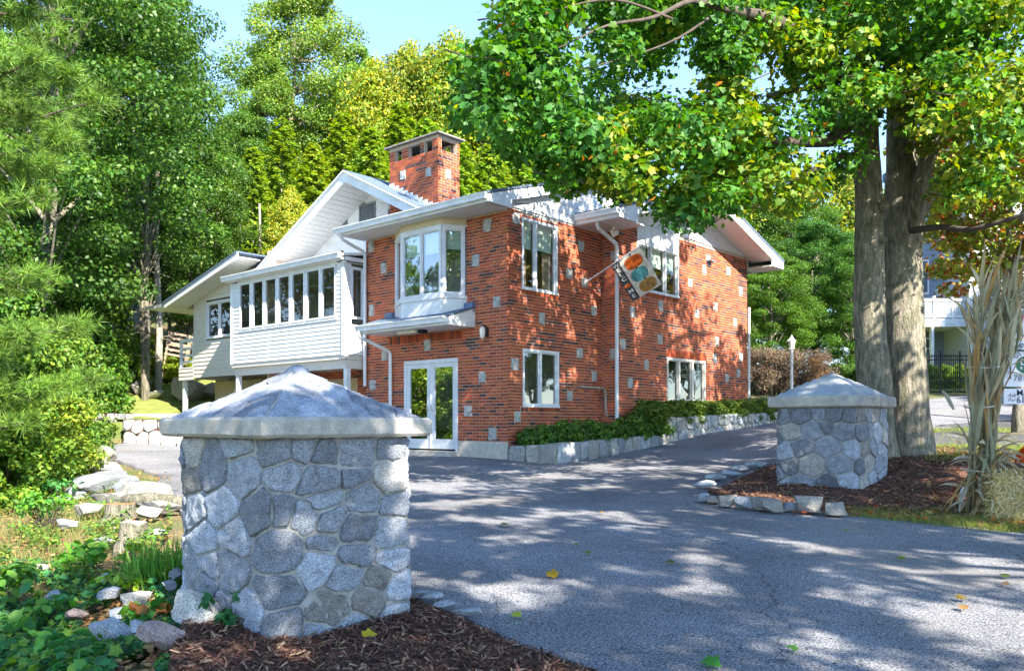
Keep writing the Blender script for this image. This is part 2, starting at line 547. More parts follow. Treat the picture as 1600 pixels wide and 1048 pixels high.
wallT = core_wall('wall', mapT, -0.47, 0, -0.3, 5.50, [], house)
wallS = core_wall('wall', mapS, 3.385, 10.0, -0.3, 5.66, opsS, house)
kL = lambda a, z: a * 0.9 + 0.0 * z
kR = lambda a, z: a * 1.0 + 0.02
skins = []
skins.append((brick_skin(mapL, 0, 4.65, 0.43, 5.30, opsL + [stone_op(*s) for s in STL] + [(1.2, 3.57, 5.2, 5.4), (1.30, 3.80, 2.66, 2.86)], wallL, kL,
                         soldier=[(1.30, 3.80, 2.66, 2.86)]), wallL))
skins.append((brick_skin(mapR, 0, 3.385, -0.1, 5.32, opsR + [stone_op(*s) for s in STR] + [(0.45, 1.67, 5.2, 5.5), (0.43, 1.76, 1.06, 1.16), (0.43, 1.70, 3.56, 3.66)], wallR, kR,
                         soldier=[(0.43, 1.76, 1.06, 1.16), (0.43, 1.70, 3.56, 3.66)]), wallR))
skins.append((brick_skin(mapT, -0.47, 0, 0.2, 5.46, [stone_op(*s, w=0.16) for s in STT], wallT), wallT))
skins.append((brick_skin(mapS, 3.385, 10.0, 0.5, 5.64, opsS + [stone_op(*s) for s in STS] + [(4.15, 6.1, 5.2, 5.7), (4.1, 6.15, 3.92, 4.03), (5.5, 7.56, 2.49, 2.69), (7.55, 7.8, 5.2, 5.4)], wallS,
                         soldier=[(4.1, 6.15, 3.92, 4.03), (5.5, 7.56, 2.49, 2.69)]), wallS))
# foundation plaster at the corner of the front, and the quoin of brick by the door
MB().box(-0.035, 0.0, -0.03, 1.40, -0.4, 0.42).build('foundation', MT['concrete'], house); MB().box(-0.035, 0.0, 3.28, 4.65, -0.4, 0.42).build('foundation', MT['concrete'], house)
for s in STL: stone_block(mapL, s[0], s[1], wallL)
for s in STR: stone_block(mapR, s[0], s[1], wallR)
for s in STT: stone_block(mapT, s[0], s[1], wallT, 0.16)
for s in STS: stone_block(mapS, s[0], s[1], wallS)
# hidden backs of the house, plain masonry
bk = MB()
bk.box(9.84, 9.999, -0.45, 9.0, -0.3, 5.6); bk.box(0.0, 9.8, 8.9, 9.0, 2.0, 5.6)
bk.poly((0.0, 4.65, -0.3), (1.5, 4.65, -0.3), (1.5, 4.65, 5.3), (0.0, 4.65, 5.3))
bk.poly((0.01, 0.01, 5.31), (9.9, 0.01, 5.31), (9.9, 4.6, 5.31), (0.01, 4.6, 5.31))
bk.build('back_wall', MT['mortar'], house)

# ---- chimney
opsCL = [(3.30, 3.58, 7.42, 7.70), (3.74, 4.15, 7.42, 7.70), (4.42, 4.66, 7.42, 7.70)]
opsCR = [(1.06, 1.56, 7.42, 7.70)]
chim = core_wall('chimney', mapCL, 3.09, 4.88, 5.4, 7.78, opsCL, house, depth=0.1)
c2 = core_wall('chimney_side', mapCR, 0.95, 1.66, 5.4, 7.78, opsCR, chim, depth=0.1)
c3 = core_wall('chimney_back', lambda a, z, d: (1.66 + d, a, z), 3.09, 4.88, 5.4, 7.78, opsCL, chim, depth=0.1)
c4 = core_wall('chimney_side', lambda a, z, d: (a, 4.88 + d, z), 0.95, 1.66, 5.4, 7.78, opsCR, chim, depth=0.1)
STCL = [(4.37, 7.03), (3.42, 6.92)]; STCR = [(1.28, 6.88)]
for mm, a0, a1, op, st in ((mapCL, 3.09, 4.88, opsCL, STCL), (mapCR, 0.95, 1.66, opsCR, STCR)):
    mb_ = brick_skin(mm, a0, a1, 5.4, 7.76, op + [stone_op(*s, w=0.17, h=0.2) for s in st], chim)
    o = mb_.build('brick', MT['brick'], chim); o['kind'] = 'stuff'
    for s in st: stone_block(mm, s[0], s[1], chim, 0.18, 0.22)
for mm, a0, a1, op in ((lambda a, z, d: (1.66 + d, a, z), 3.09, 4.88, opsCL), (lambda a, z, d: (a, 4.88 + d, z), 0.95, 1.66, opsCR)):
    mb_ = brick_skin(mm, a0, a1, 5.4, 7.76, op, chim)
    o = mb_.build('brick', MT['brick'], chim); o['kind'] = 'stuff'
cp = MB(); cp.prism([(0.84, 2.98, 7.78), (1.77, 2.98, 7.78), (1.77, 4.99, 7.78), (0.84, 4.99, 7.78)],
                    [(0.85, 2.99, 7.82), (1.76, 2.99, 7.82), (1.76, 4.98, 7.82), (0.85, 4.98, 7.82)])
cp.build('chimney_cap', material('cap_stone_slab', (.20, .19, .165), .9, var=.25, scale=6), chim)
# stepped flashing where it leaves the roof
fl = MB()
for i in range(10):
    v = 3.1 + i * 0.178
    zr = 7.26 - 0.5 * (5.72 - v)
    fl.box(0.925, 0.94, v, v + 0.17, zr - 0.05, zr + 0.14)
fl.build('flashing', MT['white'], chim)

# ---- the 300 bricks that show largest stand as objects, the rest stays joined
FULL.sort(key=lambda t: t[0])
variants = []
for i in range(10):
    vb = MB(); put_brick(vb, lambda a, z, d: (a, -d, z), 0, BR_L - BR_G, 0, BR_H - BR_G, brick_colour())
    variants.append(vb.mesh('brick', MT['brick']))
for i, (k, wall, m, a, z, mb, c, a1, z1) in enumerate(FULL):
    if i < 300:
        me = brr.choice(variants)
        if m is mapL:                                   # turned a quarter: runs along +y, faces -x
            link('brick', me, wall, (0, a1, z), (0, 0, -math.pi / 2))
        else:
            link('brick', me, wall, (a, 0, z))
    else:
        put_brick(mb, m, a, a1, z, z1, c)
for mb, w in skins:
    o = mb.build('brick_skin', MT['brick'], w); o['kind'] = 'stuff'

# ---- windows and doors of the brick walls
window(mapR, 0.45, 1.67, 3.66, 5.20, [0.93], house, blind=0.33, curtain=True)
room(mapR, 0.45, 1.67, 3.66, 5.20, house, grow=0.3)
hp = MB(); hp.mbox(mapR, 0.45, 1.67, 5.20, 5.40, -0.05, -0.01); hp.build('head_panel', MT['cream'], house)
window(mapR, 0.48, 1.72, 1.16, 2.41, [1.09], house)
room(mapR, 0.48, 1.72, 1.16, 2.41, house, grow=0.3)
window(mapS, 4.15, 6.10, 4.03, 5.21, [4.78, 5.47], house, blind=0.36, out=0.02)
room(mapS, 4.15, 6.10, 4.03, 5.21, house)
hp = MB()
for i in range(6):
    a = 4.15 + i * 0.325; hp.mbox(mapS, a + 0.004, a + 0.321, 5.215, 5.655, 0.0, 0.02)
hp.build('head_panel', MT['white'], house)
window(mapS, 5.54, 7.52, 1.36, 2.49, [6.15, 6.84], house, mw=0.09, mat=MT['offwhite'])
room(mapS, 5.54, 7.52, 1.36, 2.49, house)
# french door
df = MB()
df.mbox(mapL, 1.46, 3.23, 2.17, 2.25, -0.12, 0.02)
df.mbox(mapL, 1.46, 1.53, 0.20, 2.17, -0.12, 0.018); df.mbox(mapL, 3.16, 3.23, 0.20, 2.17, -0.12, 0.018)
dfo = df.build('door_frame', MT['white'], house)
for (a0, a1) in ((1.53, 2.33), (2.36, 3.16)):
    d = MB()
    d.mbox(mapL, a0, a1, 2.07, 2.168, -0.06, -0.01); d.mbox(mapL, a0, a1, 0.24, 0.46, -0.06, -0.01)
    d.mbox(mapL, a0, a0 + 0.11, 0.46, 2.07, -0.06, -0.012); d.mbox(mapL, a1 - 0.11, a1, 0.46, 2.07, -0.06, -0.012)
    do = d.build('door', MT['white'], house)
    g = MB(); g.poly(mapL(a0 + 0.11, 0.46, -0.03), mapL(a1 - 0.11, 0.46, -0.03), mapL(a1 - 0.11, 2.07, -0.03), mapL(a0 + 0.11, 2.07, -0.03))
    g.build('pane', MT['glassd'], do)
    h = MB(); hx = a1 - 0.055 if a0 < 2 else a0 + 0.055
    h.tube([mapL(hx, 1.10, -0.01), mapL(hx, 1.10, 0.04), mapL(hx, 1.22, 0.045)], 0.011); h.build('handle', MT['steel'], do)
at = MB(); at.mbox(mapL, 2.33, 2.36, 0.24, 2.168, -0.055, 0.006); at.build('astragal', MT['white'], dfo)
th = MB(); th.mbox(mapL, 1.40, 3.30, 0.06, 0.20, -0.12, 0.28); th.build('door_step', MT['concrete'], house)
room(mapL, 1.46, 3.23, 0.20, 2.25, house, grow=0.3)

# ---- bay window over the door
bay = empty('bay_window', (0, 0, 0), 0, house)
B = [(0.0, 3.57), (-0.45, 2.83), (-0.45, 1.53), (0.0, 1.20)]
ex = [(0.0, 3.60), (-0.47, 2.845), (-0.47, 1.515), (0.0, 1.17)]
MB().prism([(x, y, 2.95) for x, y in B], [(x, y, 3.52) for x, y in B]).build('apron', MT['white'], bay)
MB().prism([(x, y, 3.525) for x, y in ex], [(x, y, 3.585) for x, y in ex]).build('sill', MT['white'], bay)
MB().prism([(x, y, 5.115) for x, y in B], [(x, y, 5.29) for x, y in B]).build('head', MT['cream'], bay)
MB().prism([(x, y, 5.08) for x, y in ex], [(x, y, 5.112) for x, y in ex]).build('head_trim', MT['white'], bay)
def bay_light(i, cuts, blind):
    m, L = segmap(B[i + 1], B[i])      # outside is to the left when walking back along the plan
    return m, L
for i, cuts, bl in ((0, [], 0.0), (1, [0.65], 0.31), (2, [], 0.0)):
    p0, p1 = B[i], B[i + 1]
    dx, dy = p1[0] - p0[0], p1[1] - p0[1]; L = math.hypot(dx, dy); ux, uy = dx / L, dy / L
    nx, ny = (uy, -ux)
    if nx * (-1) < 0: nx, ny = -nx, -ny
    m = (lambda p0, ux, uy, nx, ny: (lambda a, z, d: (p0[0] + ux * a + nx * d, p0[1] + uy * a + ny * d, z)))(p0, ux, uy, nx, ny)
    for (f_, mt_, nm) in (): pass
    window(m, 0.0 if i == 1 else 0.03, L if i == 1 else L - 0.03, 3.585, 5.08, cuts, house, fw=0.065, d=-0.04, out=0.008, blind=bl if i != 2 else 0.28, sill=False, glass=MT['glassb'])
room(mapL, 1.20, 3.57, 3.02, 5.27, house, grow=0.2)
for (a0, a1) in ((3.58, 3.83), (0.93, 1.19)):
    sd = MB(); sd.mbox(mapL, a0, a1, 3.20, 3.42, 0.012, 0.10); sd.build('saddle_flashing', MT['flashing'], house)

# ---- canopy over the door
cn = empty('canopy', (0, 0, 0), 0, house)
pr = [(0.0, 3.30), (-0.80, 3.045), (-0.80, 2.88), (-0.02, 2.88)]
MB().prism([(x, 0.93, z) for x, z in pr], [(x, 3.86, z) for x, z in pr]).build('canopy_box', MT['white'], cn)
rf = [(-0.0, 3.335), (-0.83, 3.075), (-0.83, 3.05), (-0.0, 3.305)]
MB().prism([(x, 0.91, z) for x, z in rf], [(x, 3.90, z) for x, z in rf]).build('canopy_roof', MT['shingle'], cn)
gutter(lambda s, o, h: (-0.81 - o, s, 2.93 + h), 0.98, 3.93, cn)
ld = MB(); ld.box(-0.55, -0.30, 2.25, 2.85, 2.82, 2.878); ld.build('ceiling_lamp', MT['lampglass'], cn)
ld = MB(); ld.box(-0.52, -0.36, 2.05, 2.2, 2.80, 2.878); ld.build('sensor_box', MT['darkmetal'], cn)

# ---- downpipes
MB().tube([(-0.80, 4.60, 5.36), (-0.80, 4.60, 5.24), (-0.74, 4.60, 5.17), (-0.14, 4.60, 4.99), (-0.075, 4.60, 4.93), (-0.075, 4.60, 1.72)], 0.042, 8).build('downspout', MT['white'], house)
MB().tube([(-0.86, 3.82, 2.96), (-0.86, 3.82, 2.83), (-0.80, 3.80, 2.78), (-0.14, 3.67, 2.52), (-0.075, 3.65, 2.46), (-0.075, 3.65, 0.30)], 0.042, 8).build('downspout', MT['white'], house)
MB().tube([(2.42, -0.55, 5.42), (2.42, -0.55, 5.30), (2.47, -0.545, 5.22), (3.18, -0.53, 4.98), (3.22, -0.53, 4.90), (3.22, -0.53, 0.9)], 0.045, 8).build('downspout', MT['white'], house)
MB().tube([(10.03, -0.52, 4.2), (10.03, -0.52, 0.9)], 0.04, 8).build('downspout', MT['white'], house)
MB().tube([(2.40, -0.02, 1.65), (2.40, -0.10, 1.65), (2.46, -0.12, 1.65), (3.24, -0.12, 1.64), (3.31, -0.12, 1.60), (3.34, -0.12, 1.50), (3.36, -0.13, 1.05), (3.42, -0.15, 0.95)], 0.028, 8).build('vent_pipe', MT['steel'], house)

# ---- eave of the front wing with gutter, soffit, rake and gable boards
ev = empty('eave', (0, 0, 0), 0, house)
SL = 0.30
ez = 5.30
MB().box(-0.76, -0.02, -0.02, 4.70, ez - 0.03, ez - 0.005).build('soffit', MT['soffit'], ev)
MB().box(-0.78, -0.762, -0.15, 4.76, ez - 0.04, ez + 0.13).build('fascia', MT['white'], ev)
gutter(lambda s, o, h: (-0.785 - o, s, ez + 0.01 + h), -0.16, 4.80, ev)
def zr1(u): return ez + 0.17 + SL * (u + 0.80)
top = [(-0.80, zr1(-0.80)), (4.2, zr1(4.2)), (8.0, 5.6), (8.0, 5.4), (4.2, zr1(4.2) - 0.07), (-0.80, zr1(-0.80) - 0.05)]
MB().prism([(x, -0.19, z) for x, z in top], [(x, 4.85, z) for x, z in top]).build('roof', MT['shingle'], house)
rk = [(-0.78, zr1(-0.80) - 0.055), (4.2, zr1(4.2) - 0.075), (4.2, zr1(4.2) - 0.30), (-0.05, zr1(-0.05) - 0.27), (-0.05, 5.27), (-0.78, 5.265)]
MB().prism([(x, -0.17, z) for x, z in rk], [(x, -0.10, z) for x, z in rk]).build('rake_board', MT['white'], ev)
def limA(z):
    lo = max(-0.02, (z + 0.22 - ez - 0.17) / SL - 0.80)
    return (lo, 4.0)
siding(mapR, 0, 3.3, 5.345, 6.3, ev, h=0.19, lim=limA, d0=0.01)
MB().poly((0, -0.005, 5.3), (4.0, -0.005, 5.3), (4.0, -0.005, 6.5), (0, -0.005, 5.34)).build('gable_backing', MT['white_board'], ev)
cb = MB(); cb.tube([(0.05, -0.18, 5.36), (0.35, -0.18, 5.42), (0.75, -0.06, 5.47), (1.2, -0.05, 5.38), (1.65, -0.05, 5.02)], 0.009, 5); cb.build('cable', MT['darkmetal'], house)

# ---- cross gable over the stepped-out wall
g2 = empty('cross_gable', (0, 0, 0), 0, house)
E0, E1, RU, RZ, EZ2 = 2.30, 10.85, 6.6, 6.86, 5.60
def roof2(dz, e):
    return [(E0 - e, EZ2 + dz), (RU, RZ + dz), (E1 + e, EZ2 + dz)]
a = roof2(0.0, 0.03); b = roof2(-0.05, 0.0)
MB().prism([(x, -1.24, z) for x, z in a] + [(x, -1.24, z) for x, z in reversed(b)],
           [(x, 8.9, z) for x, z in a] + [(x, 8.9, z) for x, z in reversed(b)]).build('roof', MT['shingle'], house)
for (x0, x1) in ((E0, RU), (E1, RU)):
    z0_, z1_ = EZ2 - 0.055, RZ - 0.055
    q = [(x0, z0_), (x1, z1_), (x1, z1_ - 0.22), (x0 + (0.75 if x0 < x1 else -0.75), z0_ - 0.02), (x0 + (0.75 if x0 < x1 else -0.75), z0_ - 0.20), (x0, z0_ - 0.20)]
    MB().prism([(x, -1.22, z) for x, z in q], [(x, -1.18, z) for x, z in q]).build('rake_board', MT['white'], g2)
    s0 = [(x0 + (0.6 if x0 < x1 else -0.6), z0_ - 0.02 + 0.0), (x1, z1_ - 0.20), (x1, z1_ - 0.18), (x0 + (0.6 if x0 < x1 else -0.6), z0_ + 0.0)]
    MB().prism([(x, -1.179, z) for x, z in s0], [(x, -0.49, z) for x, z in s0]).build('soffit', MT['soffit'], g2)
MB().box(E0 + 0.02, 3.375, -1.175, -0.01, 5.33, 5.36).build('soffit', MT['soffit'], g2)
MB().box(E0, E0 + 0.018, -1.175, 0.0, 5.34, 5.54).build('fascia', MT['white'], g2)
gutter(lambda s, o, h: (E0 - 0.002 - o, s, 5.42 + h), -1.22, -0.06, g2)
MB().box(10.01, E1 - 0.02, -1.175, -0.3, 5.33, 5.36).build('soffit', MT['soffit'], g2)
MB().box(E1 - 0.018, E1, -1.175, 8.0, 5.34, 5.54).build('fascia', MT['white'], g2)
MB().box(10.01, 10.06, -0.48, -0.44, 5.36, 5.62).build('trim', MT['white'], g2)
def limS(z):
    t = max(0.0, (z + 0.10 - EZ2) / (RZ - EZ2))
    return (max(3.4, E0 + (RU - E0) * t), min(9.99, E1 - (E1 - RU) * t))
siding(mapS, 3.4, 9.99, 5.665, 6.74, g2, h=0.22, lim=limS, d0=0.004)
ge = [(3.4, 5.66), (9.99, 5.66), (RU, 6.78)]
MB().poly(*[(x, -0.472, z) for x, z in ge]).build('gable_backing', MT['white_board'], g2)
sp = MB(); sp.tube([(2.95, -0.62, 5.33), (2.95, -0.62, 5.22), (2.90, -0.75, 5.15)], [0.03, 0.03, 0.06], 8)
sp.tube([(2.95, -0.55, 5.25), (3.02, -0.62, 5.12)], [0.04, 0.07], 8); sp.build('flood_lamp', MT['lampglass'], house)
vb = MB(); vb.mbox(mapS, 7.56, 7.80, 5.20, 5.24, 0.0, 0.16); vb.mbox(mapS, 7.58, 7.78, 5.09, 5.20, 0.0, 0.04); vb.build('wall_vent', MT['vent'], house)
# lantern on the front, bracket plate of the flag
ln = MB(); ln.mbox(mapL, 0.53, 0.61, 2.66, 2.86, 0.0, 0.03); ln.tube([mapL(0.57, 2.84, 0.03), mapL(0.57, 2.90, 0.10), mapL(0.57, 2.86, 0.16)], 0.014)
lo = ln.build('wall_lamp', MT['darkmetal'], house)
MB().tube([mapL(0.57, 2.86, 0.16), mapL(0.57, 2.80, 0.16), mapL(0.57, 2.64, 0.16), mapL(0.57, 2.60, 0.16)], [0.02, 0.065, 0.05, 0.02], 8).build('lamp_shade', MT['lampglass'], lo)

# ---- main gable behind the sunroom
mg = empty('main_gable', (0, 0, 0), 0, house)
RV, RZM, SM = 5.72, 7.26, 0.5
VL, VR = 10.0, 1.9
def zm(v): return RZM - SM * abs(v - RV)
ra = [(VL, zm(VL)), (RV, RZM), (VR, zm(VR))]
MB().prism([(0.14, y, z) for y, z in ra] + [(0.14, y, z - 0.05) for y, z in reversed(ra)],
           [(9.9, y, z) for y, z in ra] + [(9.9, y, z - 0.05) for y, z in reversed(ra)]).build('roof', MT['shingle'], house)
for ve in (VL, VR):
    q = [(ve, zm(ve) - 0.055), (RV, RZM - 0.055), (RV, RZM - 0.30), (ve, zm(ve) - 0.28)]
    MB().prism([(0.16, y, z) for y, z in q], [(0.20, y, z) for y, z in q]).build('rake_board', MT['white'], mg)
    q = [(ve, zm(ve) - 0.02), (RV, RZM - 0.02), (RV, RZM - 0.052), (ve, zm(ve) - 0.052)]
    MB().prism([(0.10, y, z) for y, z in q], [(0.158, y, z) for y, z in q]).build('drip_edge', MT['white'], mg)
    # soffit planks run from the rake to the wall
    n = 26
    for i in range(n):
        t0, t1 = i / n, (i + 1) / n - 0.0025
        y0, y1 = RV + (ve - RV) * t0, RV + (ve - RV) * t1
        MB().prism([(0.205, y0, zm(y0) - 0.28), (0.205, y1, zm(y1) - 0.28), (0.205, y1, zm(y1) - 0.265), (0.205, y0, zm(y0) - 0.265)],
                   [(1.2, y0, zm(y0) - 0.28), (1.2, y1, zm(y1) - 0.28), (1.2, y1, zm(y1) - 0.265), (1.2, y0, zm(y0) - 0.265)]).build('soffit_board', MT['soffit'], mg)
mapG = lambda a, z, d: (1.2 - d, a, z)
def limG(z):
    h = max(0.0, (RZM - 0.28 - z) / SM)
    return (max(2.2, RV - h), min(9.9, RV + h))
vents = [(5.72, 6.42, 6.15, 6.66), (6.92, 7.14, 6.24, 6.48), (5.02, 5.22, 6.1, 6.36)]
siding(mapG, 2.2, 9.9, 4.7, 6.98, mg, h=0.225, lim=limG, ops=vents)
MB().poly((1.203, 9.9, 4.6), (1.203, 2.2, 4.6), (1.203, 2.2, 5.2), (1.203, RV, 6.95), (1.203, 9.9, 4.85)).build('gable_backing', MT['white_board'], mg)
for (a0, a1, z0, z1) in vents:
    f = MB(); t = 0.05 if a1 - a0 > 0.5 else 0.03
    f.mbox(mapG, a0, a1, z1 - t, z1, 0, 0.03); f.mbox(mapG, a0, a1, z0, z0 + t, 0, 0.03)
    f.mbox(mapG, a0, a0 + t, z0 + t, z1 - t, 0, 0.029); f.mbox(mapG, a1 - t, a1, z0 + t, z1 - t, 0, 0.029)
    fo = f.build('gable_vent', MT['vent'], mg)
    n = 9 if a1 - a0 > 0.5 else 4
    for i in range(n):
        zz = z0 + t + (z1 - z0 - 2 * t) * (i + 0.5) / n; hh = (z1 - z0 - 2 * t) / n
        s = MB(); s.prism([mapG(a0 + t, zz - hh * .45, 0.024), mapG(a1 - t, zz - hh * .45, 0.024), mapG(a1 - t, zz + hh * .4, 0.004), mapG(a0 + t, zz + hh * .4, 0.004)],
                          [mapG(a0 + t, zz - hh * .45 + 0.008, 0.026), mapG(a1 - t, zz - hh * .45 + 0.008, 0.026), mapG(a1 - t, zz + hh * .4 + 0.008, 0.006), mapG(a0 + t, zz + hh * .4 + 0.008, 0.006)])
        s.build('slat', MT['vent'], fo)

# ---- sunroom on posts
sr = empty('sunroom', (0, 0, 0), 0, house)
mapF = lambda a, z, d: (-0.6 - d, a, z)
mapE = lambda a, z, d: (a, 4.72 - d, z)
WZ0, WZ1 = 3.38, 4.66
wins = [(5.09, 5.58), (5.72, 6.21), (6.37, 6.85), (7.01, 7.47), (7.63, 8.09), (8.24, 8.71), (8.88, 9.36)]
siding(mapF, 4.74, 9.84, 2.47, 4.70, sr, ops=[(5.02, 9.43, 3.32, 4.78)])
siding(mapE, -0.6, 0.0, 2.47, 4.70, sr, ops=[(-0.40, -0.02, 3.30, 4.6)])
for (a0, a1) in wins:
    w = MB(); w.mbox(mapF, a0 - 0.05, a1 + 0.05, WZ1 - 0.05, WZ1, -0.03, 0.03); w.mbox(mapF, a0 - 0.05, a1 + 0.05, WZ0, WZ0 + 0.05, -0.03, 0.045)
    w.mbox(mapF, a0 - 0.05, a0, WZ0 + 0.05, WZ1 - 0.05, -0.03, 0.028); w.mbox(mapF, a1, a1 + 0.05, WZ0 + 0.05, WZ1 - 0.05, -0.03, 0.028)
    wo = w.build('window', MT['white'], sr)
    MB().poly(mapF(a0, WZ0 + .05, 0), mapF(a1, WZ0 + .05, 0), mapF(a1, WZ1 - .05, 0), mapF(a0, WZ1 - .05, 0)).build('pane', MT['glassk'], wo)
for i in range(6):
    c = (wins[i][1] + wins[i + 1][0]) / 2
    k = MB(); k.mbox(mapF, c - 0.026, c + 0.026, WZ0, WZ1, -0.05, 0.012); k.build('mullion', MT['white'], sr)
t = MB(); t.mbox(mapF, 4.98, 9.48, WZ1 + 0.002, 4.74, -0.04, 0.02); t.mbox(mapF, 4.98, 9.48, WZ0 - 0.06, WZ0 - 0.002, -0.04, 0.035)
t.mbox(mapF, 4.715, 4.80, 2.45, 4.72, 0.0, 0.035); t.mbox(mapF, 9.78, 9.86, 2.45, 4.72, 0.0, 0.035); t.mbox(mapE, -0.634, -0.55, 2.45, 4.72, 0.0, 0.03)
t.build('corner_trim', MT['white'], sr)
window(mapE, -0.40, -0.02, 3.34, 4.60, [], sr, fw=0.045, d=-0.02, out=0.03, glass=MT['glassk'])
fl_ = MB(); fl_.box(-0.6, 1.5, 4.72, 9.84, 2.36, 2.46); fl_.build('floor', MT['offwhite'], sr)
MB().box(-0.52, -0.40, 4.76, 9.8, 2.14, 2.355).build('beam', MT['offwhite'], sr)
MB().box(-0.52, 1.4, 4.74, 4.80, 2.14, 2.354).build('beam', MT['offwhite'], sr)
bw = MB(); bw.poly((1.19, 4.72, 2.46), (1.19, 9.84, 2.46), (1.19, 9.84, 4.8), (1.19, 4.72, 4.8)); bw.poly((-0.55, 9.83, 2.46), (1.19, 9.83, 2.46), (1.19, 9.83, 4.8), (-0.55, 9.83, 4.8))
bw.poly((-0.55, 4.73, 4.75), (1.19, 4.73, 4.75), (1.19, 9.83, 4.75), (-0.55, 9.83, 4.75)); bw.build('inner_wall', MT['room'], sr)
rr = [(-0.78, 4.86), (1.2, 5.15), (1.2, 5.08), (-0.78, 4.80)]
MB().prism([(x, 4.60, z) for x, z in rr], [(x, 9.98, z) for x, z in rr]).build('roof', MT['white'], sr)
MB().box(-0.76, -0.60, 4.64, 9.94, 4.73, 4.80).build('cornice', MT['white'], sr)
MB().box(-0.60, 0.0, 4.62, 4.70, 4.72, 4.81).build('cornice', MT['white'], sr)
gutter(lambda s, o, h: (-0.765 - o, s, 4.75 + h), 4.62, 9.98, sr)
for i in range(4):
    y = 5.2 + i * 1.15
    MB().tube([(-0.3, y, 5.02), (-0.3, y + 0.85, 5.02)], 0.022, 6).build('snow_rail', MT['white'], sr)
    for yy in (y, y + 0.85):
        MB().box(-0.33, -0.27, yy - 0.02, yy + 0.02, 4.93, 5.06).build('rail_bracket', MT['darkmetal'], sr)
for (x, y) in ((-0.45, 4.80), (-0.45, 9.7)):
    MB().box(x - 0.06, x + 0.06, y - 0.05, y + 0.07, 0.0, 2.14).build('post', MT['white'], sr)

# ---- set-back wing at the far end, with its porch
bwg = empty('rear_wing', (0, 0, 0), 0, house)
mapW = lambda a, z, d: (0.3 - d, a, z)
siding(mapW, 9.86, 13.66, 2.25, 5.3, bwg, h=0.125, mat=MT['offwhite'], ops=[(10.6, 12.85, 3.42, 4.56)],
       lim=lambda z: (9.86, min(13.66, 9.86 + max(0.05, (5.62 - z) / 0.245))))
siding(mapW, 13.66, 14.62, 2.20, 2.60, bwg, h=0.125, mat=MT['offwhite'])
window(mapW, 10.6, 12.85, 3.42, 4.56, [11.35, 12.1], bwg, fw=0.07, d=-0.03, out=0.035, glass=MT['glassk'])
room(mapW, 10.7, 12.7, 3.5, 4.5, bwg, d0=-0.06, grow=0.2)
sh = lambda v: 5.62 - 0.235 * (v - 9.86)
q = [(9.86, sh(9.86)), (14.2, sh(14.2)), (14.2, sh(14.2) - 0.16), (9.86, sh(9.86) - 0.16)]
MB().prism([(-0.42, y, z) for y, z in q], [(-0.38, y, z) for y, z in q]).build('rake_board', MT['white'], bwg)
q = [(9.86, sh(9.86) + 0.05), (14.25, sh(14.25) + 0.05), (14.25, sh(14.25) + 0.005), (9.86, sh(9.86) + 0.005)]
MB().prism([(-0.45, y, z) for y, z in q], [(5.0, y, z) for y, z in q]).build('roof', MT['shingle'], bwg)
q = [(9.86, sh(9.86) - 0.10), (14.2, sh(14.2) - 0.10), (14.2, sh(14.2) - 0.13), (9.86, sh(9.86) - 0.13)]
MB().prism([(-0.379, y, z) for y, z in q], [(0.31, y, z) for y, z in q]).build('soffit', MT['soffit'], bwg)
MB().box(-0.4, 1.5, 14.21, 15.5, 4.50, 4.60).build('porch_roof', MT['white'], bwg)
MB().box(0.3, 2.2, 13.66, 14.62, 2.50, 2.60).build('porch_floor', MT['offwhite'], bwg)
pk = MB()
for y in (13.72, 14.56): pk.box(0.30, 0.38, y - 0.04, y + 0.04, 2.605, 3.42)
pk.box(0.29, 0.39, 13.7, 14.60, 3.42, 3.52)
for z in (2.75, 2.95, 3.18): pk.box(0.32, 0.36, 13.77, 14.51, z, z + 0.07)
pk.build('railing', MT['white'], bwg)
MB().box(0.36, 0.48, 14.40, 14.52, 0.2, 2.20).build('post', MT['white'], bwg)
MB().poly((0.35, 13.66, 2.2), (4.5, 13.66, 2.2), (4.5, 13.66, 4.7), (0.35, 13.66, 4.7)).build('end_wall', MT['offwhite'], bwg)
MB().poly((0.312, 9.86, 2.25), (0.312, 10.65, 2.25), (0.312, 10.65, 5.3), (0.312, 9.86, 5.3)).build('backing', MT['offwhite'], bwg)
# recessed ground floor under both
lw = core_wall('wall', mapB, 4.65, 10.2, -0.3, 2.36, [(6.9, 9.3, 0.0, 2.05)], house)
mb_ = brick_skin(mapB, 4.65, 10.2, -0.1, 2.3, [(6.9, 9.3, 0.0, 2.05)], lw)
o = mb_.build('brick_skin', MT['brick'], lw); o['kind'] = 'stuff'
siding(mapB, 10.2, 14.5, -0.2, 2.2, house, h=0.15, mat=MT['cream'], ops=[(11.6, 13.3, 0.9, 1.9)])
window(mapB, 11.6, 13.3, 0.9, 1.9, [12.45], house)
MB().poly((1.6, 6.9, 0), (1.6, 9.3, 0), (1.6, 9.3, 2.05), (1.6, 6.9, 2.05)).build('garage_door', MT['cream'], house)
MB().poly((1.56, 10.2, -.3), (1.56, 14.5, -.3), (1.56, 14.5, 2.3), (1.56, 10.2, 2.3)).build('back_wall', MT['room'], house)
MB().poly((1.51, 14.5, -.3), (5, 14.5, -.3), (5, 14.5, 2.3), (1.51, 14.5, 2.3)).build('end_wall', MT['cream'], house)
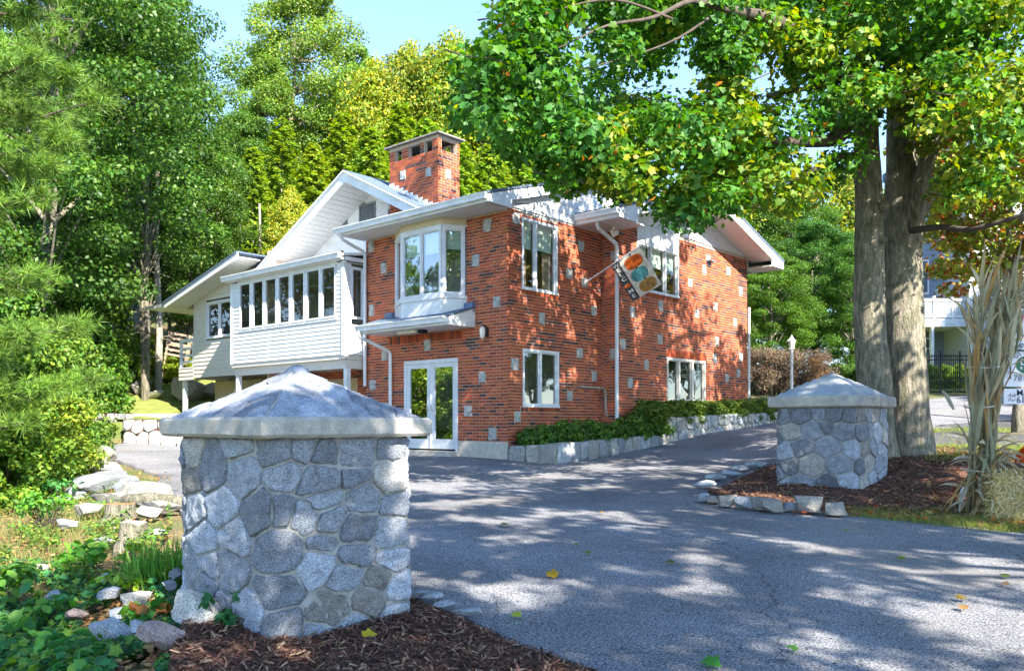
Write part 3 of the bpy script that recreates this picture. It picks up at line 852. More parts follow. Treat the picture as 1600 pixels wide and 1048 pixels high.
# ------------------------------------------------------------------ terrain, drive and road
def hgt(x, y):
    z = 0.05 * max(-30, min(y, 18)) + 0.02 * max(0, min(y, 200) - 18)
    z += 0.09 * max(0, min(y, 45) - 17) * ss((x + 0.5) / 5)
    z += 0.26 * max(0, min(y, 80) - 27) * ss((3 - x) / 9)
    z += 0.60 * ss((y - 23.5) / 0.35) * ss((-x - 7) / 1.5)
    z += 0.06 * max(0, min(-x, 60) - 9) * ss((y - 8) / 6)
    z += 0.34 * ss((x - 4.0) / 2.2) * ss((y - 10.6) / 2.2) * (1 - ss((y - 18) / 5))
    z -= 0.22 * ss((-x - 2.0 - max(0, y - 6) * 0.52) / 1.5) * (1 - ss((y - 17) / 4))
    return z

def G(px, py, lift=0.0):
    """where that bearing meets the ground"""
    Y = 1.0
    k = (px - 800) / F_PX; q = (660 - py) / F_PX
    while Y < 120:
        if CAMZ + q * Y <= hgt(k * Y, Y) + lift: break
        Y += 0.02
    return Vector((k * Y, Y, hgt(k * Y, Y)))

def asphalt_material():
    m = material('asphalt', (0.195, 0.195, 0.205), 0.9, var=0.26, scale=0.45, speck=0.75, sscale=75, bump=0.6, bscale=110, spec=0.2)
    n = m.node_tree.nodes; l = m.node_tree.links
    b = n['Principled BSDF']
    src = b.inputs['Base Color'].links[0].from_socket
    tc = n.new('ShaderNodeTexCoord')
    nz = n.new('ShaderNodeTexNoise'); nz.inputs['Scale'].default_value = 1.3; nz.inputs['Detail'].default_value = 5
    l.new(tc.outputs['Object'], nz.inputs['Vector'])
    va = n.new('ShaderNodeVectorMath'); va.operation = 'MULTIPLY_ADD'
    va.inputs[1].default_value = (0.9, 0.9, 0.9)
    l.new(nz.outputs['Color'], va.inputs[0]); l.new(tc.outputs['Object'], va.inputs[2])
    vo = n.new('ShaderNodeTexVoronoi'); vo.feature = 'DISTANCE_TO_EDGE'; vo.inputs['Scale'].default_value = 0.33
    l.new(va.outputs[0], vo.inputs['Vector'])
    mr = n.new('ShaderNodeMapRange'); mr.inputs[1].default_value = 0.0; mr.inputs[2].default_value = 0.004
    mr.inputs[3].default_value = 0.5; mr.inputs[4].default_value = 1.0
    l.new(vo.outputs['Distance'], mr.inputs[0])
    mx = n.new('ShaderNodeMix'); mx.data_type = 'RGBA'; mx.blend_type = 'MULTIPLY'; mx.inputs[0].default_value = 1.0
    l.new(src, mx.inputs[6]); l.new(mr.outputs[0], mx.inputs[7])
    # worn, sandy patches
    n2 = n.new('ShaderNodeTexNoise'); n2.inputs['Scale'].default_value = 0.42; n2.inputs['Detail'].default_value = 7
    l.new(tc.outputs['Object'], n2.inputs['Vector'])
    r2 = n.new('ShaderNodeMapRange'); r2.inputs[1].default_value = 0.56; r2.inputs[2].default_value = 0.72
    r2.inputs[3].default_value = 0.0; r2.inputs[4].default_value = 0.55
    l.new(n2.outputs['Fac'], r2.inputs[0])
    m2 = n.new('ShaderNodeMix'); m2.data_type = 'RGBA'
    l.new(r2.outputs[0], m2.inputs[0]); l.new(mx.outputs[2], m2.inputs[6]); m2.inputs[7].default_value = (0.24, 0.21, 0.18, 1)
    l.new(m2.outputs[2], b.inputs['Base Color'])
    return m
MT['asphalt'] = asphalt_material()
MT['soil'] = material('soil_and_grass', (0.17, 0.125, 0.065), 0.95, var=0.35, scale=1.2, col2=(0.09, 0.12, 0.03), speck=0.4, sscale=40, bump=0.8, bscale=25)
MT['lawn'] = material('lawn_soil', (0.17, 0.20, 0.045), 0.95, var=0.3, scale=1.5, speck=0.4, sscale=50, bump=0.6, bscale=40)
MT['mulch'] = material('mulch', (0.085, 0.042, 0.028), 0.95, var=0.4, scale=8, col2=(0.15, 0.07, 0.04), speck=0.5, sscale=60, bump=1.0, bscale=50)

def axis(lo, hi, f0, f1, step, grow):
    a = list(np.arange(f0, f1 + 1e-6, step)); s = step
    while a[-1] < hi: s *= grow; a.append(a[-1] + s)
    s = step; pre = []
    v = f0
    while v > lo: s *= grow; v -= s; pre.append(v)
    return list(reversed(pre)) + a
xs = axis(-900, 900, -17, 14, 0.25, 1.14); ys = axis(-400, 1800, 3, 33, 0.25, 1.14)
gm = MB()
for y in ys:
    for x in xs:
        d = 0.02 * mnoise.noise((x * 0.9, y * 0.9, 0.0)) + 0.05 * mnoise.noise((x * 0.25, y * 0.25, 3.0)) * ss((abs(x + 2) - 3) / 6)
        gm.v.append((x, y, hgt(x, y) - 0.045 + d))
nx_ = len(xs)
for j in range(len(ys) - 1):
    for i in range(nx_ - 1):
        gm.f.append((j * nx_ + i, j * nx_ + i + 1, (j + 1) * nx_ + i + 1, (j + 1) * nx_ + i)); gm.c.append(None)
ground = gm.build('ground', MT['soil'], smooth=True)
tag(ground, kind='structure')

def sheet(name, poly, mat, dz, step=0.5, fn=None, skirt=0.0):
    """flat polygon cut to a grid and laid on the terrain"""
    bm = bmesh.new()
    vs_ = [bm.verts.new((p[0], p[1], 0)) for p in poly]
    bm.faces.new(vs_)
    bmesh.ops.triangulate(bm, faces=bm.faces[:])
    x0, x1 = min(p[0] for p in poly), max(p[0] for p in poly); y0, y1 = min(p[1] for p in poly), max(p[1] for p in poly)
    for ax, lo, hi in ((0, x0, x1), (1, y0, y1)):
        n = int((hi - lo) / step)
        for i in range(1, n + 1):
            t = lo + i * step
            co = (t, 0, 0) if ax == 0 else (0, t, 0); no = (1, 0, 0) if ax == 0 else (0, 1, 0)
            bmesh.ops.bisect_plane(bm, geom=bm.verts[:] + bm.edges[:] + bm.faces[:], dist=1e-5, plane_co=co, plane_no=no)
    for v in bm.verts:
        v.co.z = hgt(v.co.x, v.co.y) + dz + (fn(v.co.x, v.co.y) if fn else 0)
    if skirt:
        be = [e for e in bm.edges if e.is_boundary]
        r = bmesh.ops.extrude_edge_only(bm, edges=be)
        for v in r['geom']:
            if isinstance(v, bmesh.types.BMVert): v.co.z -= skirt
    me = bpy.data.meshes.new(name); bm.to_mesh(me); bm.free()
    me.polygons.foreach_set('use_smooth', [True] * len(me.polygons))
    me.materials.append(mat)
    o = link(name, me); tag(o, kind='structure')
    return o

def wobble(poly, amp=0.05, step=0.35, seed=0):
    out = []
    n = len(poly)
    for i in range(n):
        a, b = Vector(poly[i]), Vector(poly[(i + 1) % n])
        k = max(1, int((b - a).length / step))
        if (b - a).length > 12: k = 1
        for j in range(k):
            p = a.lerp(b, j / k)
            q = mnoise.noise((p.x * 1.7, p.y * 1.7, seed)) * amp
            r = mnoise.noise((p.x * 1.7, p.y * 1.7, seed + 9)) * amp
            out.append((p.x + q, p.y + r))
    return out
DRIVE = [(1.6, 2.6), (2.4, 0.5), (4.5, -6), (40, -20), (40, -3), (12, 6.6), (8.2, 8.1), (5.6, 9.1), (4.9, 9.85), (4.25, 10.45), (3.3, 10.85), (2.6, 11.2), (2.65, 12.0), (4.9, 15.7), (7.6, 18.8),
         (12, 23.5), (17, 26), (45, 28), (45, 37), (20, 35), (11, 29), (7.9, 24.7), (0.95, 16.75), (-0.12, 17.5), (3, 22), (-6, 31), (-9.0, 28), (-11.3, 24.6), (-10.6, 23.0), (-10.3, 20.6), (-9.4, 19.3),
         (-6.3, 14.9), (-4.5, 11.3), (-3.2, 8.7), (-2.3, 7.2), (-1.5, 7.0), (-0.85, 6.55), (-0.35, 5.95), (0.02, 5.36), (0.52, 4.8), (1.0, 3.9)]
drive = sheet('driveway', wobble(DRIVE, 0.10), MT['asphalt'], 0.0, 0.5, skirt=0.08)

def mound(cx, cy, r, h): return lambda x, y: h * ss(1 - math.hypot(x - cx, y - cy) / r)
BED1 = [(-1.9, 7.05), (-2.0, 6.6), (-2.1, 5.5), (-1.95, 4.9), (-1.75, 4.3), (-1.7, 3.2), (1.35, 3.0), (0.95, 3.9), (0.48, 4.75), (-0.02, 5.3), (-0.40, 5.9), (-0.9, 6.5), (-1.5, 6.95)]
fn1 = lambda x, y: max(0.012, 0.05 + 0.03 * mnoise.noise((x * 3, y * 3, 1)) + 0.015 * mnoise.noise((x * 11, y * 11, 1)) - 0.05 * ss((x + 0.75 + 0) / 1.2) + 0.09 * ss((-0.9 - x) / 1.5) * ss((6.8 - y) / 1.2) - 0.09 * ss((x + 1.9) / .7) * ss((y - 5.0) / .5))
bed1 = sheet('mulch_bed', wobble(BED1, 0.06, seed=4), MT['mulch'], 0.0, 0.16, fn1, skirt=0.1)
BED2 = [(2.62, 11.3), (3.3, 10.95), (4.25, 10.55), (4.95, 10.0), (6.1, 10.0), (8.4, 10.9), (9.4, 13.2), (9.0, 15.6), (7.3, 16.3), (5.1, 15.6), (2.72, 12.0)]
fn2 = lambda x, y: 0.045 + 0.03 * mnoise.noise((x * 3, y * 3, 7)) + 0.015 * mnoise.noise((x * 11, y * 11, 1)) + 0.10 * ss((x - 2.6) / 1.5) * ss((y - 10.6) / 1.0) * (1 - ss((x - 4.2) / 1.2))
bed2 = sheet('mulch_bed', wobble(BED2, 0.07, seed=5), MT['mulch'], 0.0, 0.18, fn2, skirt=0.1)
LAWN = [(5.6, 9.2), (8.2, 8.2), (14, 6.4), (40, -2), (40, 26), (17, 25.6), (12.2, 23.2), (7.8, 18.6), (7.3, 16.2), (9.0, 15.7), (9.5, 13.2), (8.5, 10.8), (6.1, 9.9), (5.0, 9.9)]
lawn = sheet('lawn', wobble(LAWN, 0.08, seed=6), MT['lawn'], -0.01, 0.5, lambda x, y: 0.02 * mnoise.noise((x * 2, y * 2, 2)))
VERGE = [(12, 35.5), (20, 36), (45, 38), (45, 60), (8, 60), (8, 38)]
verge = sheet('verge', VERGE, MT['lawn'], 0.01, 1.0)
TERR = [(-15.5, 23.9), (-6.5, 23.9), (-6.5, 33), (-18, 33)]
terr = sheet('terrace_lawn', TERR, MT['lawn'], 0.0, 0.5)

# ------------------------------------------------------------------ rubble masonry
GRAN = material('grey_granite', attr=True, rough=0.85, var=0.22, scale=7, speck=0.5, sscale=130, bump=0.9, bscale=38)
MORT = material('rubble_mortar', (0.33, 0.32, 0.295), 0.95, var=0.28, scale=5, bump=0.9, bscale=40)
SLATE = material('cap_stone', attr=True, rough=0.8, var=0.3, scale=6, speck=0.3, sscale=90, bump=0.6, bscale=30)
CAPC = material('weathered_concrete', (0.44, 0.40, 0.335), 0.9, var=0.2, scale=5, col2=(0.33, 0.31, 0.28), speck=0.25, sscale=160, bump=0.4, bscale=70)

stn = random.Random(23)
def clip(poly, nx, ny, c):
    """keep the side nx*x + ny*y <= c"""
    out = []
    n = len(poly)
    for i in range(n):
        a, b = poly[i], poly[(i + 1) % n]
        da, db = nx * a[0] + ny * a[1] - c, nx * b[0] + ny * b[1] - c
        if da <= 0: out.append(a)
        if (da < 0 < db) or (db < 0 < da):
            t = da / (da - db)
            out.append((a[0] + (b[0] - a[0]) * t, a[1] + (b[1] - a[1]) * t))
    return out

def cells(seeds, bounds, gap, period=None, ys=1.0, wt=0.0):
    """Voronoi cells of the seeds, shrunk by half the joint"""
    x0, x1, y0, y1 = bounds
    out = []
    W_ = [stn.uniform(-wt, wt) for _ in seeds]
    for i, s in enumerate(seeds):
        w = 0.6
        poly = [(max(x0, s[0] - w), y0), (min(x1, s[0] + w), y0), (min(x1, s[0] + w), y1), (max(x0, s[0] - w), y1)]
        for j, q in enumerate(seeds):
            for sh in ((0,) if not period else (0, period, -period)):
                qx = q[0] + sh
                if (j == i and sh == 0) or abs(qx - s[0]) > 1.4: continue
                dx, dy = qx - s[0], (q[1] - s[1])
                L = math.hypot(dx, dy * ys)
                if L < 1e-6: continue
                nx, ny = dx / L, dy * ys * ys / L
                nn = math.hypot(nx, ny)
                mx, my = (qx + s[0]) / 2, (q[1] + s[1]) / 2
                poly = clip(poly, nx / nn, ny / nn, (nx * mx + ny * my) / nn - gap / 2 + (W_[i] - W_[j]) / (2 * L))
                if len(poly) < 3: break
            if len(poly) < 3: break
        if len(poly) >= 3: out.append(poly)
    return out

def resample(poly, n):
    p = poly
    for _ in range(1):
        q = []
        for i in range(len(p)):
            a, b = p[i], p[(i + 1) % len(p)]
            q.append((a[0] * .93 + b[0] * .07, a[1] * .93 + b[1] * .07)); q.append((a[0] * .07 + b[0] * .93, a[1] * .07 + b[1] * .93))
        p = q
    L = [0]
    for i in range(len(p)):
        a, b = p[i], p[(i + 1) % len(p)]
        L.append(L[-1] + math.hypot(b[0] - a[0], b[1] - a[1]))
    out = []
    for k in range(n):
        t = L[-1] * k / n
        i = max(j for j in range(len(p)) if L[j] <= t)
        u = (t - L[i]) / max(1e-9, L[i + 1] - L[i])
        a, b = p[i], p[(i + 1) % len(p)]
        out.append((a[0] + (b[0] - a[0]) * u, a[1] + (b[1] - a[1]) * u))
    return out

def stone_mesh(poly, m, depth, col, n=26, rough=0.022, back=-0.02, mat=None, tilt=0.05):
    p = resample(poly, n)
    cx, cy = sum(q[0] for q in p) / n, sum(q[1] for q in p) / n
    sd = stn.random() * 100
    mb = MB(); mb.cur = col
    tx, ty = stn.uniform(-tilt, tilt), stn.uniform(-tilt, tilt)
    rings = [(1.0, back), (1.0, depth * 0.35), (0.97, depth * 0.85), (0.86, depth), (0.62, depth * 1.02), (0.32, depth * 1.02)]
    V = []
    for (k, d) in rings:
        for q in p:
            x, y = cx + (q[0] - cx) * k, cy + (q[1] - cy) * k
            e = mnoise.noise((x * 14 + sd, y * 14, sd)) * rough + mnoise.noise((x * 45 + sd, y * 45, sd)) * rough * .4
            jit = mnoise.noise((x * 22 + sd, y * 22, sd + 5)) * 0.012 + mnoise.noise((x * 60 + sd, y * 60, sd + 5)) * 0.006
            V.append(m(x + jit, y + jit, d + (e + tx * (x - cx) + ty * (y - cy) if d > 0 else 0)))
    V.append(m(cx, cy, depth * 1.1))
    f = []
    for r in range(len(rings) - 1):
        for i in range(n):
            j = (i + 1) % n
            f.append((r * n + i, r * n + j, (r + 1) * n + j, (r + 1) * n + i))
    c = len(rings) * n; b = (len(rings) - 1) * n
    for i in range(n): f.append((b + i, b + (i + 1) % n, c))
    mb.add(V, f)
    return mb.mesh('stone', mat or GRAN, smooth=True)

def granite(lo=0.16, hi=0.40):
    g = stn.uniform(lo, hi)
    t = stn.random()
    if t < 0.14: return (g * 1.06, g * 0.99, g * 0.90)
    if t < 0.30: return (g * .72, g * .76, g * .84)
    return (g * 0.93, g * 0.99, g * 1.10)

def pillar(name, centre, ang, w, z0, z1, zs, sw, zcap, zap, seeds, label, slate, rc=0.075):
    o = empty(name, (centre[0], centre[1], 0), ang)
    tag(o, label, 'pillar')
    hw = w / 2
    st = hw - rc                                        # straight half side
    def base(s):
        """point and normal on the rounded square; s = 0 at the near corner, + along x, - along y"""
        s = (s + 2 * w) % (4 * w) - 2 * w
        k = int((s + 4 * w) // w) % 4                   # 0: +x side, 1: next...
        t = (s + 4 * w) % w
        if t < rc:                                      # rounded corner, second half
            a = (t / rc) * math.pi / 4
            lx, ly, nx, ny = -st - 0 - rc * math.sin(math.pi / 4 - a), -st - rc * math.cos(math.pi / 4 - a), -math.sin(math.pi / 4 - a), -math.cos(math.pi / 4 - a)
        elif t > w - rc:
            a = ((t - (w - rc)) / rc) * math.pi / 4
            lx, ly, nx, ny = st + rc * math.sin(a), -st - rc * math.cos(a), math.sin(a), -math.cos(a)
        else:
            lx, ly, nx, ny = -hw + t, -hw, 0, -1
        for _ in range(k): lx, ly, nx, ny = -ly, lx, -ny, nx
        return lx, ly, nx, ny
    def m(s, z, d):
        lx, ly, nx, ny = base(s)
        return (lx + nx * d, ly + ny * d, z)
    core = MB()
    N = 64
    for i in range(N):
        s0, s1 = -2 * w + 4 * w * i / N, -2 * w + 4 * w * (i + 1) / N
        for (za, zb) in ((z0 - 0.3, (z0 + z1) / 2), ((z0 + z1) / 2, z1)):
            core.poly(m(s0, za, 0), m(s1, za, 0), m(s1, zb, 0), m(s0, zb, 0))
    core.build('mortar_core', MORT, o)
    sd = list(seeds)
    # the two sides that face away
    for side in (0, 1):
        for r in range(6):
            for c in range(5):
                s = (w + (c + 0.5 + (r % 2) * 0.4 - 0.2) * w / 5 + 0.03) + side * w
                if s > 2 * w: s -= 4 * w
                sd.append((s + stn.uniform(-.05, .05), z0 + (r + 0.5) * (z1 - z0) / 6 + stn.uniform(-.05, .05)))
    for poly in cells(sd, (-9, 9, z0 - 0.2, z1 - 0.01), 0.019, period=4 * w, ys=1.3, wt=0.010):
        link('stone', stone_mesh(poly, m, stn.uniform(0.008, 0.030), granite()), o)
    # slab
    h = sw / 2; b = 0.02
    sl = MB()
    N2 = 10
    prof = [(h - b, zs), (h, zs + b), (h, zcap - b), (h - b, zcap)]
    def ringp(hh, z):
        out = []
        for k in range(4):
            for i in range(N2):
                t = -hh + 2 * hh * i / N2
                x, y = t, -hh
                x += 0.006 * mnoise.noise((t * 4 + k * 7, z * 9, centre[0])); y += 0.010 * mnoise.noise((t * 4 + k * 9, z * 7, centre[0] + 3))
                for _ in range(k): x, y = -y, x
                out.append((x, y, z + 0.006 * mnoise.noise((t * 3, k * 5, 2))))
        return out
    rg = [ringp(*q) for q in prof]
    n4 = 4 * N2
    V = [v for r in rg for v in r]
    F_ = [tuple(reversed(range(n4))), tuple(range(3 * n4, 4 * n4))]
    for r in range(3):
        for i in range(n4):
            j = (i + 1) % n4
            F_.append((r * n4 + i, r * n4 + j, (r + 1) * n4 + j, (r + 1) * n4 + i))
    sl.add(V, F_); sl.build('cap_slab', CAPC, o)
    # pyramid
    g = h - 0.05
    if slate:
        MB().add([(-g, -g, zcap - 0.01), (g, -g, zcap - 0.01), (g, g, zcap - 0.01), (-g, g, zcap - 0.01), (0, 0, zap - 0.03)],
                 [(0, 1, 4), (1, 2, 4), (2, 3, 4), (3, 0, 4)]).build('cap_roof', CAPC, o)
        hgt_ = zap - zcap
        sl_len = math.hypot(g, hgt_)
        for k in range(4):
            def mf(a, t, d, k=k):
                # a across, t up the slope
                x, y, z = a, -g + t / sl_len * g, zcap - 0.02 + t / sl_len * hgt_
                y -= d * hgt_ / sl_len; z += d * g / sl_len
                for _ in range(k): x, y = -y, x
                return (x, y, z)
            seeds2 = [(-0.50, 0.06), (-0.20, 0.13), (0.08, 0.10), (0.36, 0.12), (0.55, 0.05), (-0.16, 0.40), (0.12, 0.36), (0.27, 0.28), (-0.30, 0.27), (0.0, 0.58)]
            seeds2 = [(a + stn.uniform(-.04, .04), t + stn.uniform(-.03, .03)) for a, t in seeds2]
            for poly in cells(seeds2, (-g, g, 0.0, sl_len), 0.004):
                L2 = math.hypot(sl_len, g)
                poly = clip(poly, sl_len / L2, g / L2, sl_len * g / L2 - 0.008); 
                if len(poly) >= 3: poly = clip(poly, -sl_len / L2, g / L2, sl_len * g / L2 - 0.008)
                if len(poly) < 3: continue
                ar = abs(sum(poly[i][0] * poly[(i + 1) % len(poly)][1] - poly[(i + 1) % len(poly)][0] * poly[i][1] for i in range(len(poly)))) / 2
                if ar < 0.003: continue
                c = stn.uniform(0.15, 0.34)
                ty = sum(q[1] for q in poly) / len(poly)
                link('cap_stone', stone_mesh(poly, mf, stn.uniform(0.006, 0.014) + (0.016 if ty < 0.14 else 0), (c * 0.93, c * 0.99, c * 1.12), n=20, rough=0.004, mat=SLATE, tilt=0.012), o)
        tp = MB(); tp.cur = (0.22, 0.24, 0.29)
        tp.tube([(0, 0, zap - 0.09), (0.005, 0, zap - 0.03), (0, 0.005, zap)], [0.11, 0.075, 0.02], 9); tp.build('cap_stone', SLATE, o, smooth=True)
    else:
        py = MB(); n = 14
        idx = {}
        V = []; F_ = []
        for i in range(n + 1):
            for j in range(n + 1):
                x, y = -g + 2 * g * i / n, -g + 2 * g * j / n
                t = 1 - max(abs(x), abs(y)) / g
                z = zcap - 0.005 + (zap - zcap) * (t ** 0.94) + (0.012 * mnoise.noise((x * 5, y * 5, 1)) if 0 < t < 1 else 0)
                V.append((x, y, z))
        for i in range(n):
            for j in range(n):
                a = i * (n + 1) + j
                F_.append((a, a + n + 1, a + n + 2, a + 1))
        py.add(V, F_); py.build('cap_roof', material('mortar_cap', (0.50, 0.48, 0.44), 0.9, var=0.15, scale=3, col2=(0.30, 0.33, 0.40), bump=0.4, bscale=40), o, smooth=True)
    return o

SEED_A = [(-1.0, 1.44), (-0.67, 1.34), (-0.32, 1.47), (0.06, 1.5), (0.24, 1.5), (0.41, 1.45), (0.65, 1.46), (0.96, 1.45), (-1.04, 1.26), (-0.28, 1.33), (0.14, 1.33), (0.38, 1.26), (0.64, 1.28), (0.97, 1.26),
          (-0.96, 1.04), (-0.53, 1.09), (-0.09, 1.09), (0.11, 1.09), (0.4, 1.16), (0.28, 1.06), (0.72, 1.12), (0.46, 1.02), (1.0, 1.07), (-0.79, 0.83), (-0.39, 0.91), (0.07, 0.85), (0.41, 0.87), (0.68, 0.94), (0.96, 0.89),
          (0.66, 0.78), (-1.0, 0.63), (-0.45, 0.7), (-0.73, 0.69), (0.36, 0.73), (0.58, 0.63), (0.97, 0.7), (0.86, 0.57), (-0.79, 0.54), (0.06, 0.6), (0.77, 0.44), (1.04, 0.49), (-0.21, 0.42), (0.08, 0.36), (0.46, 0.42),
          (0.64, 0.28), (1.0, 0.31), (0.38, 0.3), (-0.59, 0.43), (-0.96, 0.39), (-0.4, 0.25), (-0.8, 0.28), (-0.1, 0.2)]
SEED_B = [(-1.05, 1.75), (-0.79, 1.78), (-0.53, 1.8), (-0.32, 1.81), (-0.12, 1.79), (0.15, 1.78), (0.38, 1.8), (0.63, 1.8), (0.99, 1.74), (-0.95, 1.5), (-0.64, 1.55), (-0.48, 1.6), (-0.2, 1.53), (0.18, 1.52), (0.50, 1.55), (0.76, 1.5), (0.99, 1.45),
          (-1.08, 1.25), (-0.81, 1.29), (-0.4, 1.29), (-0.06, 1.26), (0.25, 1.27), (0.56, 1.29), (0.89, 1.24), (-0.99, 1.01), (-0.64, 1.04), (-0.25, 1.07), (0.10, 1.04), (0.40, 1.07), (0.83, 1.03), (-1.08, 0.73), (-0.78, 0.77),
          (-0.41, 0.81), (-0.12, 0.85), (0.2, 0.82), (0.5, 0.88), (0.89, 0.93), (-0.67, 0.62), (-0.46, 0.66), (-0.16, 0.63), (-0.97, 0.6), (0.3, 0.62), (0.7, 0.7), (1.0, 0.66)]
pillar('stone_pillar', (-1.532, 6.01), R(46.9), 1.15, 0.22, 1.555, 1.555, 1.36, 1.685, 2.06, SEED_A, 'large fieldstone gate pillar with slate pyramid cap, nearest the camera', True)
pillar('stone_pillar', (4.711, 12.43), R(47.3), 1.177, 0.58, 1.87, 1.87, 1.36, 2.03, 2.40, SEED_B, 'fieldstone gate pillar with smooth mortar pyramid cap beside the big maple', False)

# ------------------------------------------------------------------ low stone walls
def stone_wall(name, pts, ztop, zbot, label, size=0.30, thick=0.3, lo=0.26, hi=0.45, top_mat=None, gap=0.03, depth=0.05, cat='wall'):
    """rubble wall along a plan line; outside lies to the right of the walking direction"""
    o = empty(name, (pts[0][0], pts[0][1], zbot(0)))
    tag(o, label, cat)
    ox, oy, oz = pts[0][0], pts[0][1], zbot(0)
    segs = []; S = [0]
    for a, b in zip(pts, pts[1:]):
        S.append(S[-1] + math.hypot(b[0] - a[0], b[1] - a[1]))
    def m(s, t, d):
        s = max(0, min(S[-1] - 1e-6, s))
        i = max(j for j in range(len(pts) - 1) if S[j] <= s)
        a, b = pts[i], pts[i + 1]
        L = S[i + 1] - S[i]; u = (s - S[i]) / L
        ux, uy = (b[0] - a[0]) / L, (b[1] - a[1]) / L
        zt, zb = ztop(s / S[-1]), zbot(s / S[-1])
        return (a[0] + (b[0] - a[0]) * u + uy * d - ox, a[1] + (b[1] - a[1]) * u - ux * d - oy, zb + (zt - zb) * t - oz)
    T = S[-1]
    core = MB(); n = max(2, int(T / 0.4))
    br = sorted(set([T * i / n for i in range(n + 1)] + S))
    for s0, s1 in zip(br, br[1:]):
        s1 = s1 - 1e-5
        core.prism([m(s0, -0.3, 0), m(s1, -0.3, 0), m(s1, 1, 0), m(s0, 1, 0)], [m(s0, -0.3, -thick), m(s1, -0.3, -thick), m(s1, 1, -thick), m(s0, 1, -thick)])
    core.build('mortar_core', top_mat or MORT, o)
    hm = ztop(0.5) - zbot(0.5)
    rows = max(1, round(hm / size * 1.2)); sd = []
    for r in range(rows):
        s = stn.uniform(0, size)
        while s < T:
            sd.append((s, (r + 0.5) / rows + stn.uniform(-.12, .12))); s += size * stn.uniform(0.7, 1.4)
    sd2 = [(s, t * hm) for s, t in sd]
    for poly in cells(sd2, (0.0, T, -0.05 * hm, hm * 0.99), gap):
        g = stn.uniform(lo, hi)
        c = (g * 1.03, g * 0.99, g * 0.92) if stn.random() < .6 else (g * .94, g, g * 1.06)
        link('stone', stone_mesh([(p[0], p[1] / hm) for p in poly], m, depth * stn.uniform(.6, 1.3), c, n=10, rough=0.02), o)
    return o
ln_ = lambda a, b: (lambda t: a + (b - a) * t)
OUT = lambda t: (0.888 + 0.663 * t, 16.73 + 0.7486 * t)
pA = [(-0.05, 17.50), (0.40, 17.12), (0.86, 16.72), (1.05, 16.85)] + [OUT(t) for t in (1.0, 2.0, 3.2, 4.345)]
stone_wall('planter_wall', pA, lambda t: 1.17 + 0.06 * min(1, t / .22) + 0.17 * max(0, (t - .22) / .78), lambda t: hgt(0.5 + 3.2 * t, 17.0 + 2.8 * t) - 0.05, 'low pale fieldstone planter wall curving round the house corner', size=0.34)
pB = [(2.60, 21.02), OUT(4.345)] + [OUT(t) for t in (5.5, 7.0, 8.6, 10.6)]
pB[1] = (OUT(4.345)[0] - 0.01, OUT(4.345)[1] + 0.02)
stone_wall('planter_wall', pB, lambda t: 1.73 + 0.24 * t, lambda t: hgt(3.77 + 4.0 * max(0, t - .2), 20 + 4.6 * max(0, t - .2)) - 0.1, 'higher pale fieldstone planter wall running uphill along the drive', size=0.34)
soilA = [(0.0, 17.55), (0.84, 16.80), OUT(1.0), OUT(4.3), (2.55, 21.05), (2.1, 20.1)]
def soil(name, poly, z, slope):
    mb = MB(); mb.poly(*[(p[0], p[1], z + slope * (math.hypot(p[0], p[1] - 16.7))) for p in poly])
    return tag(mb.build(name, MT['mulch']), kind='structure')
soil('planter_soil', soilA, 1.16, 0.04)
soil('planter_soil', [(2.62, 21.05), (OUT(4.36)[0] - .03, OUT(4.36)[1] + 0.04), OUT(10.6), (6.7, 25.6)], 1.66, 0.012)

wz = hgt(-10, 23.2)
stone_wall('retaining_wall', [(-10.75, 24.6), (-10.70, 23.35), (-9.4, 23.15), (-7.4, 23.0), (-6.6, 22.9)], lambda t: wz + 0.66, lambda t: wz - 0.05, 'white dry-stone retaining wall below the terrace lawn', size=0.36, lo=0.34, hi=0.48, gap=0.025, top_mat=MT['mulch'], depth=0.06)
stone_wall('retaining_wall', [(-13.5, 24.2), (-12.2, 24.0), (-11.25, 23.9), (-11.2, 24.9)], lambda t: wz + 0.85, lambda t: wz - 0.05, 'brown weathered stone retaining wall beside the terrace steps', size=0.34, lo=0.22, hi=0.34, top_mat=MT['mulch'], depth=0.06)
for i in range(3):
    st_ = MB(); st_.box(-11.18, -10.78, 24.0 + i * 0.3, 24.32 + i * 0.3, wz - 0.1, wz + 0.15 + i * 0.18)
    tag(st_.build('stone_step', MORT), ['lowest', 'middle', 'top'][i] + ' stone step between the two terrace walls', 'step', 'terrace steps')
# ledge of thin stones further up the terrace
stone_wall('terrace_edging', [(-14.2, 27.0), (-11.5, 26.8), (-8.0, 26.6)], lambda t: hgt(-11, 26.8) + 0.14, lambda t: hgt(-11, 26.8) - 0.08, 'low stone edging across the terrace lawn', size=0.4, lo=0.3, hi=0.42, cat='edging')

